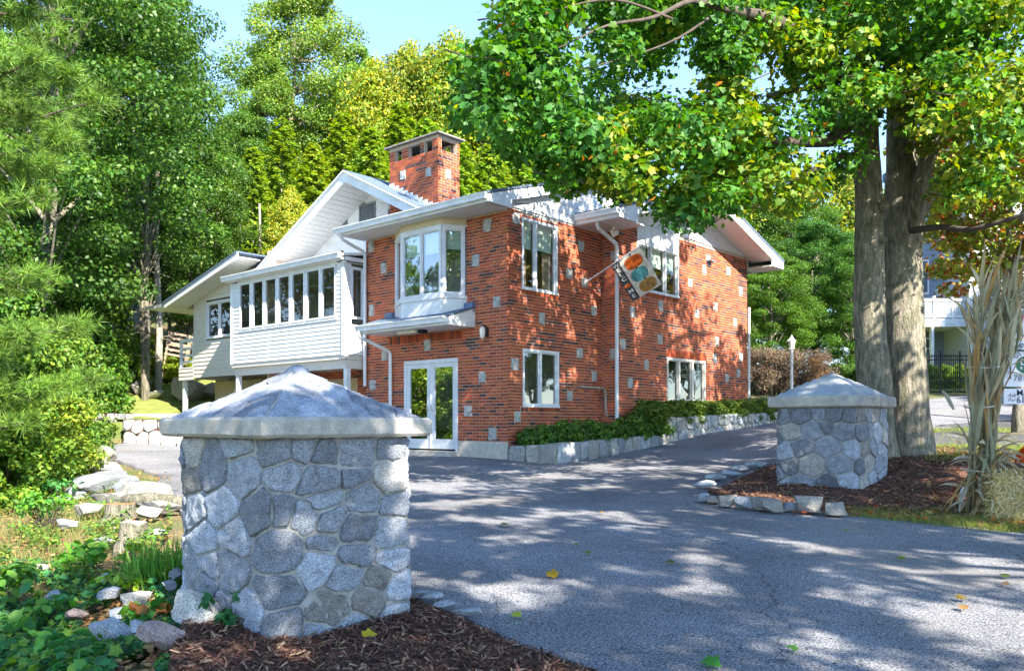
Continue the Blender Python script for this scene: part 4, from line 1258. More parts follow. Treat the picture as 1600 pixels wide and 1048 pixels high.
# ------------------------------------------------------------------ loose rocks and kerb stones
rk_ = random.Random(5)
def rock_mesh(sx, sy, sz, seed, col, sub=4, cuts=13, mat=None, blocky=False):
    r = random.Random(seed)
    bm = bmesh.new(); bmesh.ops.create_icosphere(bm, subdivisions=sub, radius=1.0)
    planes = []
    for _ in range(cuts):
        n = Vector((r.gauss(0, 1), r.gauss(0, 1), r.gauss(0, .8))).normalized(); planes.append((n, r.uniform(0.42, 0.74)))
    if blocky:
        planes = [(Vector(a).normalized() , r.uniform(.50, .62)) for a in ((1, r.uniform(-.25, .25), r.uniform(-.2, .2)), (-1, r.uniform(-.25, .25), r.uniform(-.2, .2)), (r.uniform(-.2, .2), 1, .1), (r.uniform(-.2, .2), -1, r.uniform(-.1, .25)), (r.uniform(-.15, .15), r.uniform(-.15, .1), 1), (0, 0, -1))] + planes[:4]
    for v in bm.verts:
        for n, d in planes:
            k = v.co.dot(n) - d
            if k > 0: v.co -= n * k
        v.co += v.co.normalized() * (0.05 * mnoise.noise(v.co * 3 + Vector((seed, 0, 0))) + 0.02 * mnoise.noise(v.co * 9 + Vector((seed, 0, 0))))
    mx = [max(abs(v.co[i]) for v in bm.verts) for i in range(3)]
    for v in bm.verts:
        v.co = Vector((v.co.x / mx[0] * sx / 2, v.co.y / mx[1] * sy / 2, v.co.z / mx[2] * sz / 2))
    me = bpy.data.meshes.new('rock'); bm.to_mesh(me); bm.free()
    at = me.attributes.new('Col', 'FLOAT_COLOR', 'FACE')
    at.data.foreach_set('color', [c for _ in range(len(me.polygons)) for c in (*col, 1.0)])
    me.polygons.foreach_set('use_smooth', [True] * len(me.polygons))
    me.set_sharp_from_angle(angle=math.radians(24))
    me.materials.append(mat or GRAN)
    return me
def rock(name, px, py, w, asp, hr, col, label, cat='rock', group=None, rz=None, seed=None, sink=0.25, blocky=False):
    p = G(px, py)
    sx = w; sy = w * asp; sz = w * hr
    me = rock_mesh(sx, sy, sz, seed if seed is not None else rk_.randint(0, 9999), col, blocky=blocky)
    o = link(name, me, None, (p.x, p.y + sy * 0.2, p.z + (0.10 if py > 900 and px < 360 else 0.04) + sz * (0.5 - sink)), (0, 0, rz if rz is not None else rk_.uniform(-.5, .5)))
    return tag(o, label, cat, group)
gy = lambda k: (k * .95, k, k * 1.06)
WARM = lambda k: (k * 1.06, k, k * .88)
REDD = lambda k: (k * 1.25, k * .93, k * .85)
ROCKS = [
    (298, 1000, .40, .8, .72, WARM(.42), 'pale angular rock against the foot of the near pillar'),
    (337, 985, .16, .8, .9, WARM(.26), 'small brown rock wedged between the pale rock and the near pillar'),
    (243, 1034, .30, .7, .62, REDD(.24), 'reddish flat rock in front of the pale angular rock'),
    (207, 968, .26, .8, .75, WARM(.40), 'upright light rock in the ivy left of the near pillar'),
    (188, 990, .20, .8, .6, gy(.36), 'grey rock leaning under the upright light rock'),
    (166, 1022, .30, .8, .55, gy(.36), 'broad grey rock low in the ivy'),
    (216, 1015, .18, .8, .6, gy(.33), 'grey rock behind the reddish flat rock'),
    (112, 985, .22, .7, .42, REDD(.22), 'purple-brown flat rock among ivy leaves'),
    (82, 955, .14, .8, .7, gy(.30), 'small blue-grey rock at the left of the ivy bank'),
    (168, 955, .19, .8, .6, gy(.34), 'rounded grey rock above the broad grey rock'),
    (163, 925, .17, .8, .6, gy(.32), 'rounded grey rock by the yellow-green seedlings'),
    (262, 940, .14, .8, .8, gy(.20), 'small dark stone at the left foot of the near pillar'),
    (272, 922, .13, .8, .8, gy(.18), 'dark stone on top beside the near pillar'),
    (245, 842, .30, .6, .28, gy(.30), 'flat blue-grey stone behind the grass tuft'),
    (98, 895, .16, .8, .7, WARM(.26), 'small cream stone in the ivy'),
    (60, 900, .16, .8, .6, WARM(.27), 'tan stone at the edge of the ivy'),
    (215, 785, .95, .55, .32, WARM(.27), 'largest white flat boulder beside the drive'),
    (250, 803, .75, .5, .26, WARM(.28), 'white flat boulder nearest the near pillar'),
    (226, 812, .40, .6, .5, WARM(.27), 'small white boulder in front of the flat boulders'),
    (178, 792, .80, .6, .34, WARM(.26), 'cream boulder left of the flat white boulders'),
    (138, 808, .50, .6, .4, WARM(.26), 'cream stone at the left end of the boulder row'),
    (190, 775, .60, .6, .6, gy(.24), 'dark ledge rock behind the white boulders'),
    (150, 772, .75, .6, .5, gy(.20), 'dark blue-grey ledge rock in the bank'),
    (172, 762, .80, .5, .4, gy(.22), 'dark layered rock above the ledge'),
    (118, 780, .45, .7, .5, gy(.26), 'grey rock left of the dark ledge'),
    (150, 745, .9, .6, .38, WARM(.27), 'wide grey rock at the top of the bank'),
    (145, 728, 1.0, .6, .5, WARM(.26), 'pale rock at the top of the bank by the drive'),
    (95, 752, .6, .6, .5, WARM(.40), 'tan rock under the yellow-green bush'),
    (87, 795, .40, .7, .6, gy(.30), 'grey stone beside the bright green plant'),
    (105, 828, .4, .6, .35, gy(.33), 'flat stone in the weeds'),
    (165, 856, .28, .6, .4, gy(.26), 'half-buried grey stone below the stump'),
]
for i, (px, py, w, a, h_, c, lab) in enumerate(ROCKS):
    rock('rock', px, py, w, a, h_, c, lab, 'rock', 'rocks in the left bank', seed=100 + i)
for (px, py, w, a, h_, c, lab) in [
    (286, 626, 1.35, .8, .80, WARM(.26), 'big round boulder on the terrace behind the white post'),
    (328, 624, 1.15, .8, .60, WARM(.28), 'wide brown boulder beside the big round boulder'),
    (214, 618, .95, .8, .80, WARM(.26), 'pale boulder left on the terrace slope'),
    (241, 600, .6, .8, .6, WARM(.40), 'small boulder uphill on the terrace slope'),
    (240, 624, .7, .8, .5, WARM(.40), 'low boulder between the pale and the round boulders')]:
    rock('boulder', px, py, w, a, h_, c, lab, 'boulder', 'terrace boulders', sink=.15)
KERB = [(1100, 786, .20, 'rounded leftmost kerb stone of the row before the right pillar'), (1112, 789, .17, 'second rounded kerb stone from the left end'), (1139, 794, .27, 'long low kerb stone, third from the left'),
        (1163, 797, .26, 'broad kerb stone, fourth from the left'), (1188, 799, .28, 'broad kerb stone in the middle of the row'), (1206, 803, .30, 'low kerb stone set slightly forward'),
        (1235, 801, .18, 'small dark kerb stone between two longer ones'), (1266, 805, .40, 'longest kerb stone of the row'), (1308, 808, .29, 'brown rightmost kerb stone at the end of the row')]
for i, (px, py, w, lab) in enumerate(KERB):
    rock('kerb_stone', px, py, w * 1.02, .7, .56, WARM(.24) if i % 3 else gy(.28), lab, 'kerb stone', 'kerb stones before the right pillar', rz=rk_.uniform(-.25, .15), seed=300 + i, sink=.12, blocky=True)
for i, (px, py) in enumerate([(1105, 764), (1122, 753), (1140, 746), (1160, 738), (1184, 732)]):
    rock('edging_stone', px, py, .42, .6, .3, gy(.40), ['first', 'second', 'third', 'fourth', 'fifth'][i] + ' flat edging stone going uphill from the rounded kerb stones', 'edging stone', 'edging stones up the drive side', sink=.2)
for i, (px, py) in enumerate([(672, 942), (700, 955), (728, 968), (655, 938)]):
    rock('edging_stone', px, py, .22, .5, .25, gy(.30), ['second', 'third', 'farthest right', 'first'][i] + ' small buried edging stone right of the near pillar', 'edging stone', 'edging stones by the near pillar', sink=.3)
# ------------------------------------------------------------------ foliage tools
def leaf_material(name, trans=0.35, rough=0.5):
    m = material(name, attr=True, rough=rough, spec=0.35, trans=trans)
    n = m.node_tree.nodes; l = m.node_tree.links
    a = [x for x in n if x.type == 'ATTRIBUTE'][0]
    oi = n.new('ShaderNodeObjectInfo')
    mx = n.new('ShaderNodeMix'); mx.data_type = 'RGBA'; mx.blend_type = 'MULTIPLY'; mx.inputs[0].default_value = 1.0
    tgt = [k.to_socket for k in a.outputs['Color'].links]
    l.new(a.outputs['Color'], mx.inputs[6]); l.new(oi.outputs['Color'], mx.inputs[7])
    for t in tgt: l.new(mx.outputs[2], t)
    return m
LEAF = leaf_material('leaf')
NEEDLE = leaf_material('needle', trans=0.25)
BARK = material('bark', (0.30, 0.26, 0.20), 0.95, var=0.4, scale=3, col2=(0.15, 0.145, 0.095), bump=1.0, bscale=6.5, bdist=0.08, stretch=(4.0, 4.0, 1.1), speck=0.3, sscale=60)
BARKP = material('pale_bark', (0.30, 0.27, 0.21), 0.95, var=0.35, scale=3, bump=0.8, bscale=12, stretch=(3, 3, 0.8))
TWIG = material('twig', (0.085, 0.068, 0.055), 0.95, var=0.3, scale=5)

NPR = np.random.default_rng(42)
T_DIAMOND = (np.array([(0, -.5, 0), (.32, 0, .06), (0, .5, 0), (-.32, 0, .06)]), [(0, 1, 2, 3)])
T_LONG = (np.array([(0, -.5, 0), (.13, 0, .03), (0, .5, -.05), (-.13, 0, .03)]), [(0, 1, 2, 3)])
T_OVATE = (np.array([(0, -.5, 0), (.26, -.22, .05), (.28, .1, .05), (0, .5, -.04), (-.28, .1, .05), (-.26, -.22, .05)]), [(0, 1, 2, 3), (0, 3, 4, 5)])
_mp = [(0, -.40), (.40, -.36), (.35, -.08), (.56, .16), (.30, .26), (0, .60), (-.27, .28), (-.58, .12), (-.34, -.06), (-.38, -.36)]
T_MAPLE = (np.array([(x, y, 0.22 * abs(x) - 0.22 * y * y) for x, y in _mp] + [(0, 0, 0.0)]), [(i, (i + 1) % 10, 10) for i in range(10)])
T_BLADE = (np.array([(-.03, 0, 0), (.03, 0, 0), (.02, .55, .10), (-.02, .55, .10), (.0, 1, .34), (0, 1, .34)]), [(0, 1, 2, 3), (3, 2, 4, 5)])

def unit(v): return v / np.maximum(1e-9, np.linalg.norm(v, axis=1, keepdims=True))

def scatter(name, pos, nrm, size, cols, tmpl, mat, along=None, smooth=False):
    """copies of a leaf outline at pos; nrm = blade normal, along = direction of the leaf tip"""
    N = len(pos)
    nrm = unit(nrm)
    if along is None: along = NPR.normal(size=(N, 3))
    y = unit(along - nrm * np.sum(along * nrm, axis=1, keepdims=True))
    x = np.cross(y, nrm)
    tv, tf = tmpl
    v = (tv[None, :, 0, None] * x[:, None, :] + tv[None, :, 1, None] * y[:, None, :] + tv[None, :, 2, None] * nrm[:, None, :]) * size[:, None, None] + pos[:, None, :]
    return np_mesh(name, v, len(tv), cols, mat, smooth, tf)

def colours(n, palette, jit=0.25):
    p = np.array(palette)
    c = p[NPR.integers(0, len(p), n)]
    k = NPR.uniform(1 - jit, 1 + jit, (n, 1))
    return c * k * NPR.uniform(0.92, 1.08, (n, 3))

def clump_leaves(centres, radii, per, flat=0.55, up=0.6, pal=None, palmap=None, jit=0.3):
    """leaf positions, normals and colours for leafy clumps"""
    P_, N_, C_ = [], [], []
    for i, (c, r) in enumerate(zip(centres, radii)):
        n = per if np.isscalar(per) else per[i]
        d = unit(NPR.normal(size=(n, 3)))
        rad = r * (NPR.uniform(0.25, 1.0, (n, 1)) ** 0.6)
        o = d * rad; o[:, 2] *= flat
        P_.append(np.array(c)[None] + o)
        N_.append(d * 0.7 + np.array([[0, 0, up]]) + NPR.normal(size=(n, 3)) * 0.45)
        q = pal if palmap is None else palmap(i)
        C_.append(colours(n, q, jit) * NPR.uniform(0.82, 1.18))
    return np.concatenate(P_), np.concatenate(N_), np.concatenate(C_)

def limb(mb, p0, p1, r0, r1, seed, n=6, wob=0.08, sag=0.0):
    p0, p1 = Vector(p0), Vector(p1)
    L = (p1 - p0).length
    pts, rr = [], []
    for i in range(n + 1):
        t = i / n
        q = p0.lerp(p1, t)
        k = math.sin(math.pi * t) * wob * L
        q += Vector((mnoise.noise((t * 2.3, seed, 0)), mnoise.noise((t * 2.3, seed, 5)), mnoise.noise((t * 2.3, seed, 9)))) * k
        q.z += sag * L * math.sin(math.pi * t)
        pts.append(q); rr.append(r0 + (r1 - r0) * t)
    mb.tube(pts, rr, 7)
    return pts

GREEN = [(0.065, 0.155, 0.020), (0.09, 0.185, 0.022), (0.052, 0.13, 0.020), (0.13, 0.21, 0.025)]
LIGHT = [(0.145, 0.25, 0.032), (0.19, 0.29, 0.035), (0.11, 0.21, 0.028), (0.235, 0.30, 0.032)]
YELLOW = [(0.32, 0.33, 0.025), (0.25, 0.30, 0.03), (0.19, 0.27, 0.03), (0.38, 0.34, 0.025)]

def deciduous(name, seed, H, Rw, th, ncl, per, leaf, pal, tmpl=T_DIAMOND, flat=0.6, shape=1.0, rad=(0.55, 1.0), open_=0.0):
    r = random.Random(seed)
    mb = MB()
    top = Vector((r.uniform(-.3, .3), r.uniform(-.3, .3), H * 0.86))
    tr = limb(mb, (0, 0, -0.4), top, H * 0.022 + 0.03, 0.03, seed, n=9, wob=0.05)
    cs, rs = [], []
    for i in range(ncl):
        t = (i + 0.5) / ncl
        z = th + (H - th) * (t ** 0.9)
        f = (z - th) / (H - th)
        w = Rw * (math.sin(math.pi * min(1, max(0.04, f * 0.86 + 0.12))) ** 0.65) * shape
        a = i * 2.39996 + r.uniform(-.5, .5)
        q = w * math.sqrt(r.uniform(0.12, 1.0)) * r.uniform(0.75, 1.12)
        c = Vector((q * math.cos(a), q * math.sin(a), z + r.uniform(-.3, .3)))
        cs.append(c); rs.append(r.uniform(*rad) * (0.75 if f > 0.85 else 1))
        if i % 4 == 0 or r.random() < open_:
            k = min(len(tr) - 2, int(len(tr) * max(0.15, (z - q * 0.55) / (H * 0.9))))
            limb(mb, tr[max(1, k)], c, H * 0.006 + 0.01, 0.008, seed + i, n=4, wob=0.12)
    pos, nrm, col = clump_leaves(cs, rs, per, flat, 0.5, pal)
    sz = NPR.uniform(0.7, 1.25, len(pos)) * leaf
    return mb.mesh('trunk', BARK, True), scatter('crown', pos, nrm, sz, col, tmpl, LEAF)

def hemlock(name, seed, H, Rw, nb, leaf, pal, base=0.12):
    r = random.Random(seed)
    mb = MB()
    limb(mb, (0, 0, -0.4), (0, 0, H), H * 0.014 + 0.03, 0.01, seed, n=8, wob=0.01)
    Ps, Ns, As, Cs = [], [], [], []
    for i in range(nb):
        f = base + (1 - base) * (i / nb) ** 0.9
        z = H * f
        L = Rw * (1 - f) ** 0.75 * r.uniform(0.65, 1.15) + 0.25
        a = i * 2.39996 + r.uniform(-.3, .3)
        n = int(48 * L) + 22
        t = NPR.uniform(0.08, 1, n) ** 0.7
        side = NPR.normal(size=n) * 0.16 * L * (1.05 - t) + NPR.normal(size=n) * 0.05
        dx, dy = math.cos(a), math.sin(a)
        x = dx * t * L - dy * side; y = dy * t * L + dx * side
        zz = z + 0.10 * L * t - 0.34 * L * t * t - np.abs(side) * 0.35 + NPR.normal(size=n) * 0.05
        Ps.append(np.stack([x, y, zz], 1))
        Ns.append(np.stack([NPR.normal(size=n) * .4 + dx * .3, NPR.normal(size=n) * .4 + dy * .3, np.ones(n)], 1))
        As.append(np.stack([dx + NPR.normal(size=n) * .7, dy + NPR.normal(size=n) * .7, -0.45 + NPR.normal(size=n) * .3], 1))
        Cs.append(colours(n, pal, 0.3) * r.uniform(0.8, 1.2))
        if i % 3 == 0:
            limb(mb, (0, 0, z - 0.1), (dx * L * .8, dy * L * .8, z - 0.15 * L), 0.022, 0.006, seed + i, n=3, wob=0.05)
    pos = np.concatenate(Ps)
    return mb.mesh('trunk', BARKP, True), scatter('crown', pos, np.concatenate(Ns), NPR.uniform(.7, 1.3, len(pos)) * leaf, np.concatenate(Cs), T_DIAMOND, LEAF, np.concatenate(As))

def plant_tree(name, kind, loc, sc, rz, tint, label, cat='tree', group=None, sxy=1.0, trunk=0.7):
    o = empty(name, loc, rz)
    o.scale = (sc * sxy, sc * sxy, sc)
    tag(o, label, cat, group)
    tk = link('trunk', kind[0], o); tk.scale = (trunk, trunk, 1)
    c = link('crown', kind[1], o); c.color = (*tint, 1)
    return o

# ------------------------------------------------------------------ the big maple by the right pillar
mp = empty('maple_tree', (6.3, 14.0, hgt(6.3, 14.0)))
tag(mp, 'big two-stemmed green maple spreading over the house and the right pillar', 'tree')
mo = mp.location
def rel(v): return Vector(v) - mo
def stem(name, pts, parent, mat=BARK, n=14, fine=4, rough=0.05):
    """trunk or limb through (px, py, depth, radius) with furrowed skin"""
    q = [(rel(P(a, b, d)), r) for a, b, d, r in pts]
    mb = MB()
    P2, R2 = [], []
    for i in range(len(q) - 1):
        for k in range(fine):
            t = k / fine
            a0 = q[max(0, i - 1)][0]; a1 = q[i][0]; a2 = q[i + 1][0]; a3 = q[min(len(q) - 1, i + 2)][0]
            c = 0.5 * ((2 * a1) + (a2 - a0) * t + (2 * a0 - 5 * a1 + 4 * a2 - a3) * t * t + (-a0 + 3 * a1 - 3 * a2 + a3) * t ** 3)
            P2.append(c); R2.append(q[i][1] + (q[i + 1][1] - q[i][1]) * t)
    P2.append(q[-1][0]); R2.append(q[-1][1])
    b = len(mb.v)
    mb.tube(P2, R2, n)
    for i in range(b, len(mb.v)):
        v = Vector(mb.v[i]); k = (i - b) // n; c = P2[min(k, len(P2) - 1)]; rr = R2[min(k, len(R2) - 1)]
        d = (v - c)
        f = 1 + rough * mnoise.noise((v.x * 7, v.y * 7, v.z * 0.8)) * 2 + rough * mnoise.noise((v.x * 2, v.y * 2, v.z * 1.5)) * 2
        mb.v[i] = tuple(c + d * f)
    return mb.build(name, mat, parent, smooth=True)
stem('trunk', [(1374, 745, 14.0, .40), (1371, 700, 14.0, .33), (1366, 600, 14.0, .27), (1358, 450, 14.0, .24), (1357, 300, 14.0, .22), (1352, 200, 14.0, .20), (1350, 80, 13.9, .17), (1335, -80, 13.6, .13), (1320, -300, 13, .07)], mp)
stem('trunk', [(1422, 738, 14.5, .46), (1420, 690, 14.5, .40), (1415, 600, 14.5, .36), (1410, 450, 14.5, .33), (1409, 330, 14.5, .30), (1407, 200, 14.5, .23), (1402, 60, 14.5, .20), (1400, -120, 14.5, .15), (1410, -350, 14.5, .08)], mp)
LIMBS = [
    [(1425, 400, 14.4, .17), (1432, 320, 14.2, .16), (1452, 240, 14.0, .13), (1480, 150, 13.6, .10), (1500, 20, 13, .07)],
    [(1432, 330, 14.4, .17), (1462, 290, 14.2, .15), (1500, 262, 14.0, .12), (1560, 235, 13.5, .09), (1640, 190, 13, .06)],
    [(1425, 360, 14.2, .06), (1470, 355, 13.5, .05), (1520, 358, 13, .045), (1600, 335, 12.5, .03)],
    [(1352, 160, 14.0, .13), (1330, 175, 13.6, .12), (1312, 215, 13.2, .10), (1260, 222, 12.6, .08), (1190, 220, 12.0, .06), (1080, 228, 11.2, .05), (980, 222, 10.4, .035), (900, 238, 9.8, .02)],
    [(1340, 40, 13.8, .14), (1300, 35, 12.8, .13), (1260, 58, 12.0, .12), (1200, 30, 11.2, .10), (1130, 14, 10.4, .06), (1080, 2, 9.9, .045), (1020, 28, 9.4, .032), (950, 40, 8.9, .02), (880, 72, 8.4, .012), (820, 95, 8.3, .006)],
    [(1352, 240, 13.9, .07), (1325, 245, 13.2, .06), (1300, 250, 12.8, .05), (1240, 280, 12.2, .03), (1170, 300, 11.6, .02)],
    [(1320, 200, 13.2, .07), (1328, 150, 13.0, .06), (1290, 135, 12.5, .04), (1200, 150, 11.8, .03)],
    [(1350, 60, 13.8, .09), (1280, 0, 12.6, .08), (1200, -60, 11.4, .06), (1100, -90, 10.2, .04)],
    [(1402, 100, 14.5, .09), (1440, 40, 15.0, .08), (1520, -20, 15.8, .06), (1620, -60, 16.5, .04)],
    [(1060, 228, 11.1, .03), (1010, 270, 10.9, .022), (950, 290, 10.6, .015), (890, 300, 10.4, .008)],
    [(1180, 300, 11.8, .022), (1140, 330, 11.5, .016), (1100, 360, 11.3, .01), (1065, 385, 11.2, .006)],
    [(1130, 12, 10.4, .03), (1060, 60, 9.9, .02), (980, 90, 9.5, .012), (900, 110, 9.0, .006)],
    [(1050, 30, 9.6, .025), (960, 0, 9.0, .02), (860, 20, 8.4, .01), (790, 60, 8.0, .006)],
]
for L_ in LIMBS:
    L_ = [(a, b, d + max(0, 1250 - a) / 550 * 1.5, r * (.72 if a < 1200 else 1)) for a, b, d, r in L_]
    stem('limb', L_, mp, TWIG if L_[0][3] < 0.15 else BARK, n=8 if L_[0][3] < .1 else 11, rough=0.03)
for (px, py, d, r_) in ((1381, 322, 13.78, .09), (1378, 375, 13.8, .07), (1305, 212, 13.1, .12)):
    kb = rock_mesh(r_ * 2, r_ * 2, r_ * 2.4, 77 + px, (0.2, 0.15, 0.1), sub=2, cuts=3, mat=BARK)
    link('burl', kb, mp, rel(P(px, py, d)))

LOW = [(700, 110), (722, 190), (760, 235), (800, 262), (850, 285), (880, 318), (935, 312), (965, 332), (1005, 338), (1050, 378), (1078, 400), (1100, 352), (1150, 334), (1200, 336), (1240, 352), (1290, 305), (1335, 285),
       (1365, 190), (1420, 185), (1445, 270), (1470, 322), (1530, 335), (1580, 322), (1640, 330), (1760, 330)]
def low(x):
    for a, b in zip(LOW, LOW[1:]):
        if a[0] <= x <= b[0]: return a[1] + (b[1] - a[1]) * (x - a[0]) / (b[0] - a[0])
    return 110 if x < 700 else 300
def dnear(x):
    return 8.7 + (x - 700) / 660 * 3.1 if x < 1360 else 11.8 + (x - 1360) / 400 * 0.4
rm = random.Random(31)
cs, rs, pers, kind_ = [], [], [], []
for _ in range(120):                       # leaves in front of the upper trunks
    x = rm.uniform(1230, 1620); y = rm.uniform(-60, 195)
    cs.append(rel(P(x, y, rm.uniform(11.2, 13.2)))); rs.append(rm.uniform(.25, .5)); pers.append(80); kind_.append((x, y))
while len(cs) < 960:
    x = rm.uniform(690, 1800); y = rm.uniform(-330, 400)
    lo_ = low(x)
    left = 712 + max(0, 150 - y) * 0.30 + max(0, -y) * 0.15
    if y > lo_ - 16 or x < left + 20 or (y < -120 and rm.random() < .45): continue
    if mnoise.noise((x * 0.011, y * 0.011, 0.3)) < -0.20 and y < lo_ - 55: continue          # holes to the sky
    d = dnear(x) + rm.random() ** 1.2 * ((6.0 if x < 1380 else 3.2) if y < 200 else 3.0)
    if x < 900: d = dnear(x) + rm.random() * 2.6
    cs.append(rel(P(x, y, d)))
    edge = max(0.14, min(1.0, (lo_ - y) / 70.0))
    rs.append((0.28 + 0.34 * rm.random()) * (0.45 + 0.55 * edge)); pers.append(int(135 * (0.35 + 0.65 * edge))); kind_.append((x, y))
MG = [(0.055, 0.175, 0.014), (0.075, 0.215, 0.018), (0.040, 0.140, 0.018), (0.10, 0.235, 0.02)]
MY = [(0.13, 0.25, 0.022), (0.19, 0.28, 0.02), (0.09, 0.22, 0.02), (.26, .29, .02)]
MB_ = [(0.038, 0.135, 0.022), (0.05, 0.16, 0.025), (0.055, 0.16, 0.018)]
def palm(i):
    x, y = kind_[i]
    t = mnoise.noise((x * 0.006, y * 0.006, 7.7)) + (0.10 if x > 1100 else 0) + (0.22 if x > 1330 else 0) - (0.14 if x < 1000 else 0)
    return (MY if rm.random() < min(.9, max(0.06, (t + .05) * 1.5)) else (MB_ if rm.random() < .3 else MG))
pos, nrm, col = clump_leaves(cs, rs, pers, 0.62, 0.55, None, palm, 0.3)
au = NPR.random(len(pos)) < 0.004
col[au] = np.array([0.40, 0.16, 0.02])
link('crown', scatter('crown', pos, nrm, NPR.uniform(0.05, 0.115, len(pos)), col, T_MAPLE, LEAF), mp)
tw = MB()
for i in range(0, len(cs), 3):
    c = Vector(cs[i]); a = Vector((rm.uniform(-.6, .6), rm.uniform(.1, .7), rm.uniform(-.05, .35)))
    limb(tw, c - a * .3, c + a * rm.uniform(0.6, 1.3), 0.006, 0.011, i, n=3, wob=.1)
to = tw.build('twigs', TWIG, mp, smooth=True); to['kind'] = 'stuff'

# ------------------------------------------------------------------ roadside maples out of the frame, they shade the drive
def shade_tree(loc, label, H, blobs, seed, leaf=0.17, per=110):
    r = random.Random(seed)
    o = empty('maple_tree', loc); tag(o, label, 'tree', 'maples shading the drive from outside the picture')
    mb = MB(); tr = limb(mb, (0, 0, -.3), (r.uniform(-.3, .3), r.uniform(-.3, .3), H), 0.30, 0.08, seed, n=8, wob=.04)
    cs, rs = [], []
    for (bx, by, bz, br) in blobs:
        c0 = Vector((bx, by, bz)) - Vector(loc)
        limb(mb, tr[4], c0, 0.10, 0.02, seed + int(bx * 10), n=5, wob=.08)
        for _ in range(max(3, int(br * br * 8.5))):
            a = r.uniform(0, 6.28); q = br * math.sqrt(r.random())
            cs.append(c0 + Vector((q * math.cos(a), q * math.sin(a), r.uniform(-.7, .7)))); rs.append(r.uniform(.30, .62))
    mb.build('trunk', BARK, o, smooth=True)
    p_, n_, c_ = clump_leaves(cs, rs, per, .6, .6, GREEN + LIGHT)
    link('crown', scatter('crown', p_, n_, NPR.uniform(.8, 1.25, len(p_)) * leaf, c_, T_OVATE, LEAF), o)
    return o
shade_tree((5.2, -5.5, hgt(5.2, -5.5)), 'maple on the street side, out of frame, shading the near pillar', 9, [(2.7, -2.3, 7.6, 2.3), (5.2, -3.4, 8.6, 2.1), (4.3, -0.7, 8.2, 1.4), (7.5, -5.0, 9, 2), (1.2, -3.4, 7.6, 1.3)], 3)
shade_tree((10.8, 2.2, hgt(10.8, 2.2)), 'maple at the right roadside, out of frame, shading the middle of the drive', 10, [(7.4, 1.2, 8.2, 2.3), (9.6, 3.6, 8.6, 2.3), (8.8, 5.9, 8.0, 1.9), (11.6, 5.2, 8.8, 2.0), (6.2, 3.4, 8.6, 1.6), (11, 0.5, 9, 2), (5.6, 0.2, 8.4, 1.3), (4.3, 2.4, 8.8, 1.4), (8.0, -1.6, 9.0, 1.6), (6.8, 5.6, 8.6, 1.2), (10.5, 8.2, 7.6, 1.6)], 4)

# ------------------------------------------------------------------ the wood behind
K_MAPLE = deciduous('k', 1, 10, 3.1, 2.2, 170, 520, 0.088, GREEN, T_DIAMOND, .6, rad=(.42, .85))
K_MAPLE2 = deciduous('k', 2, 10, 2.8, 1.6, 170, 520, 0.088, GREEN, T_DIAMOND, .6, rad=(.42, .85))
K_OPEN = deciduous('k', 3, 10, 2.9, 3.0, 120, 420, 0.08, GREEN, T_DIAMOND, .55, rad=(.36, .72), open_=.6)
K_ASH = deciduous('k', 4, 10, 2.0, 3.6, 110, 430, 0.085, LIGHT, T_DIAMOND, .7, rad=(.32, .65), open_=.3)
K_YEL = deciduous('k', 5, 10, 2.4, 2.6, 150, 200, 0.15, LIGHT + YELLOW, T_DIAMOND, .65)
BRT = [(c[0] * 1.25, c[1] * 1.25, c[2] * 1.2) for c in LIGHT]
K_HEM = hemlock('k', 6, 10, 2.6, 230, 0.17, BRT)
K_HEM2 = hemlock('k', 7, 10, 2.3, 230, 0.16, BRT + LIGHT)
def wood(name, px, Y, ytop, kind, tint, label, H0=10.3, sxy=1.0, group=None, rz=None, trunk=0.7):
    x = (px - 800) / F_PX * Y; g = hgt(x, Y)
    H = CAMZ + (660 - ytop) / F_PX * Y - g
    return plant_tree(name, kind, (x, Y, g), H / H0, rz if rz is not None else rm.uniform(0, 6.28), tint, label, 'tree', group, sxy, trunk)
W = (1, 1, 1)
WG = 'trees of the wood behind the house'
wood('maple_tree', 228, 29, -60, K_OPEN, (.85, .88, .82), 'tall dark green tree with bare pale limbs left of the sky gap', sxy=.92, trunk=.45)
wood('maple_tree', 70, 25, -190, K_MAPLE, (.72, .82, .78), 'tall dark green tree at the upper left behind the pine')
wood('maple_tree', 165, 34, -20, K_MAPLE2, (.6, .68, .65), 'dark green tree deep in the wood behind the pale-limbed tree')
wood('maple_tree', 20, 33, 40, K_MAPLE2, (.7, .85, .8), 'dark green tree at the far left edge of the wood')
wood('maple_tree', 300, 33, 215, K_MAPLE, (.75, .78, .7), 'shorter green tree right of the pale-limbed tree')
wood('ash_tree', 470, 50, -35, K_ASH, (1.05, 1.05, 1.25), 'tallest pale green tree standing above the wood against the sky', sxy=1.12)
wood('ash_tree', 412, 48, 80, K_ASH, (.85, .95, 1.0), 'pale green tree at the left foot of the tallest tree')
wood('ash_tree', 560, 49, 75, K_ASH, (.9, 1.05, 1.1), 'thin pale tree between the tallest tree and the yellow tree', sxy=.8)
wood('maple_tree', 588, 46, 100, K_YEL, (1.15, 1.1, .9), 'bright yellow tree against the sky left of the chimney', sxy=.8)
wood('maple_tree', 640, 46, 72, K_YEL, (1.05, 1.0, .9), 'yellow-green pointed tree above the chimney', sxy=.62)
wood('maple_tree', 705, 46, 62, K_YEL, (.95, 1.0, .9), 'yellow-green tree right of the chimney at the edge of the big maple', sxy=.85)
wood('maple_tree', 770, 44, 120, K_YEL, (.85, 1.0, .9), 'yellow-green tree behind the tip of the big maple')
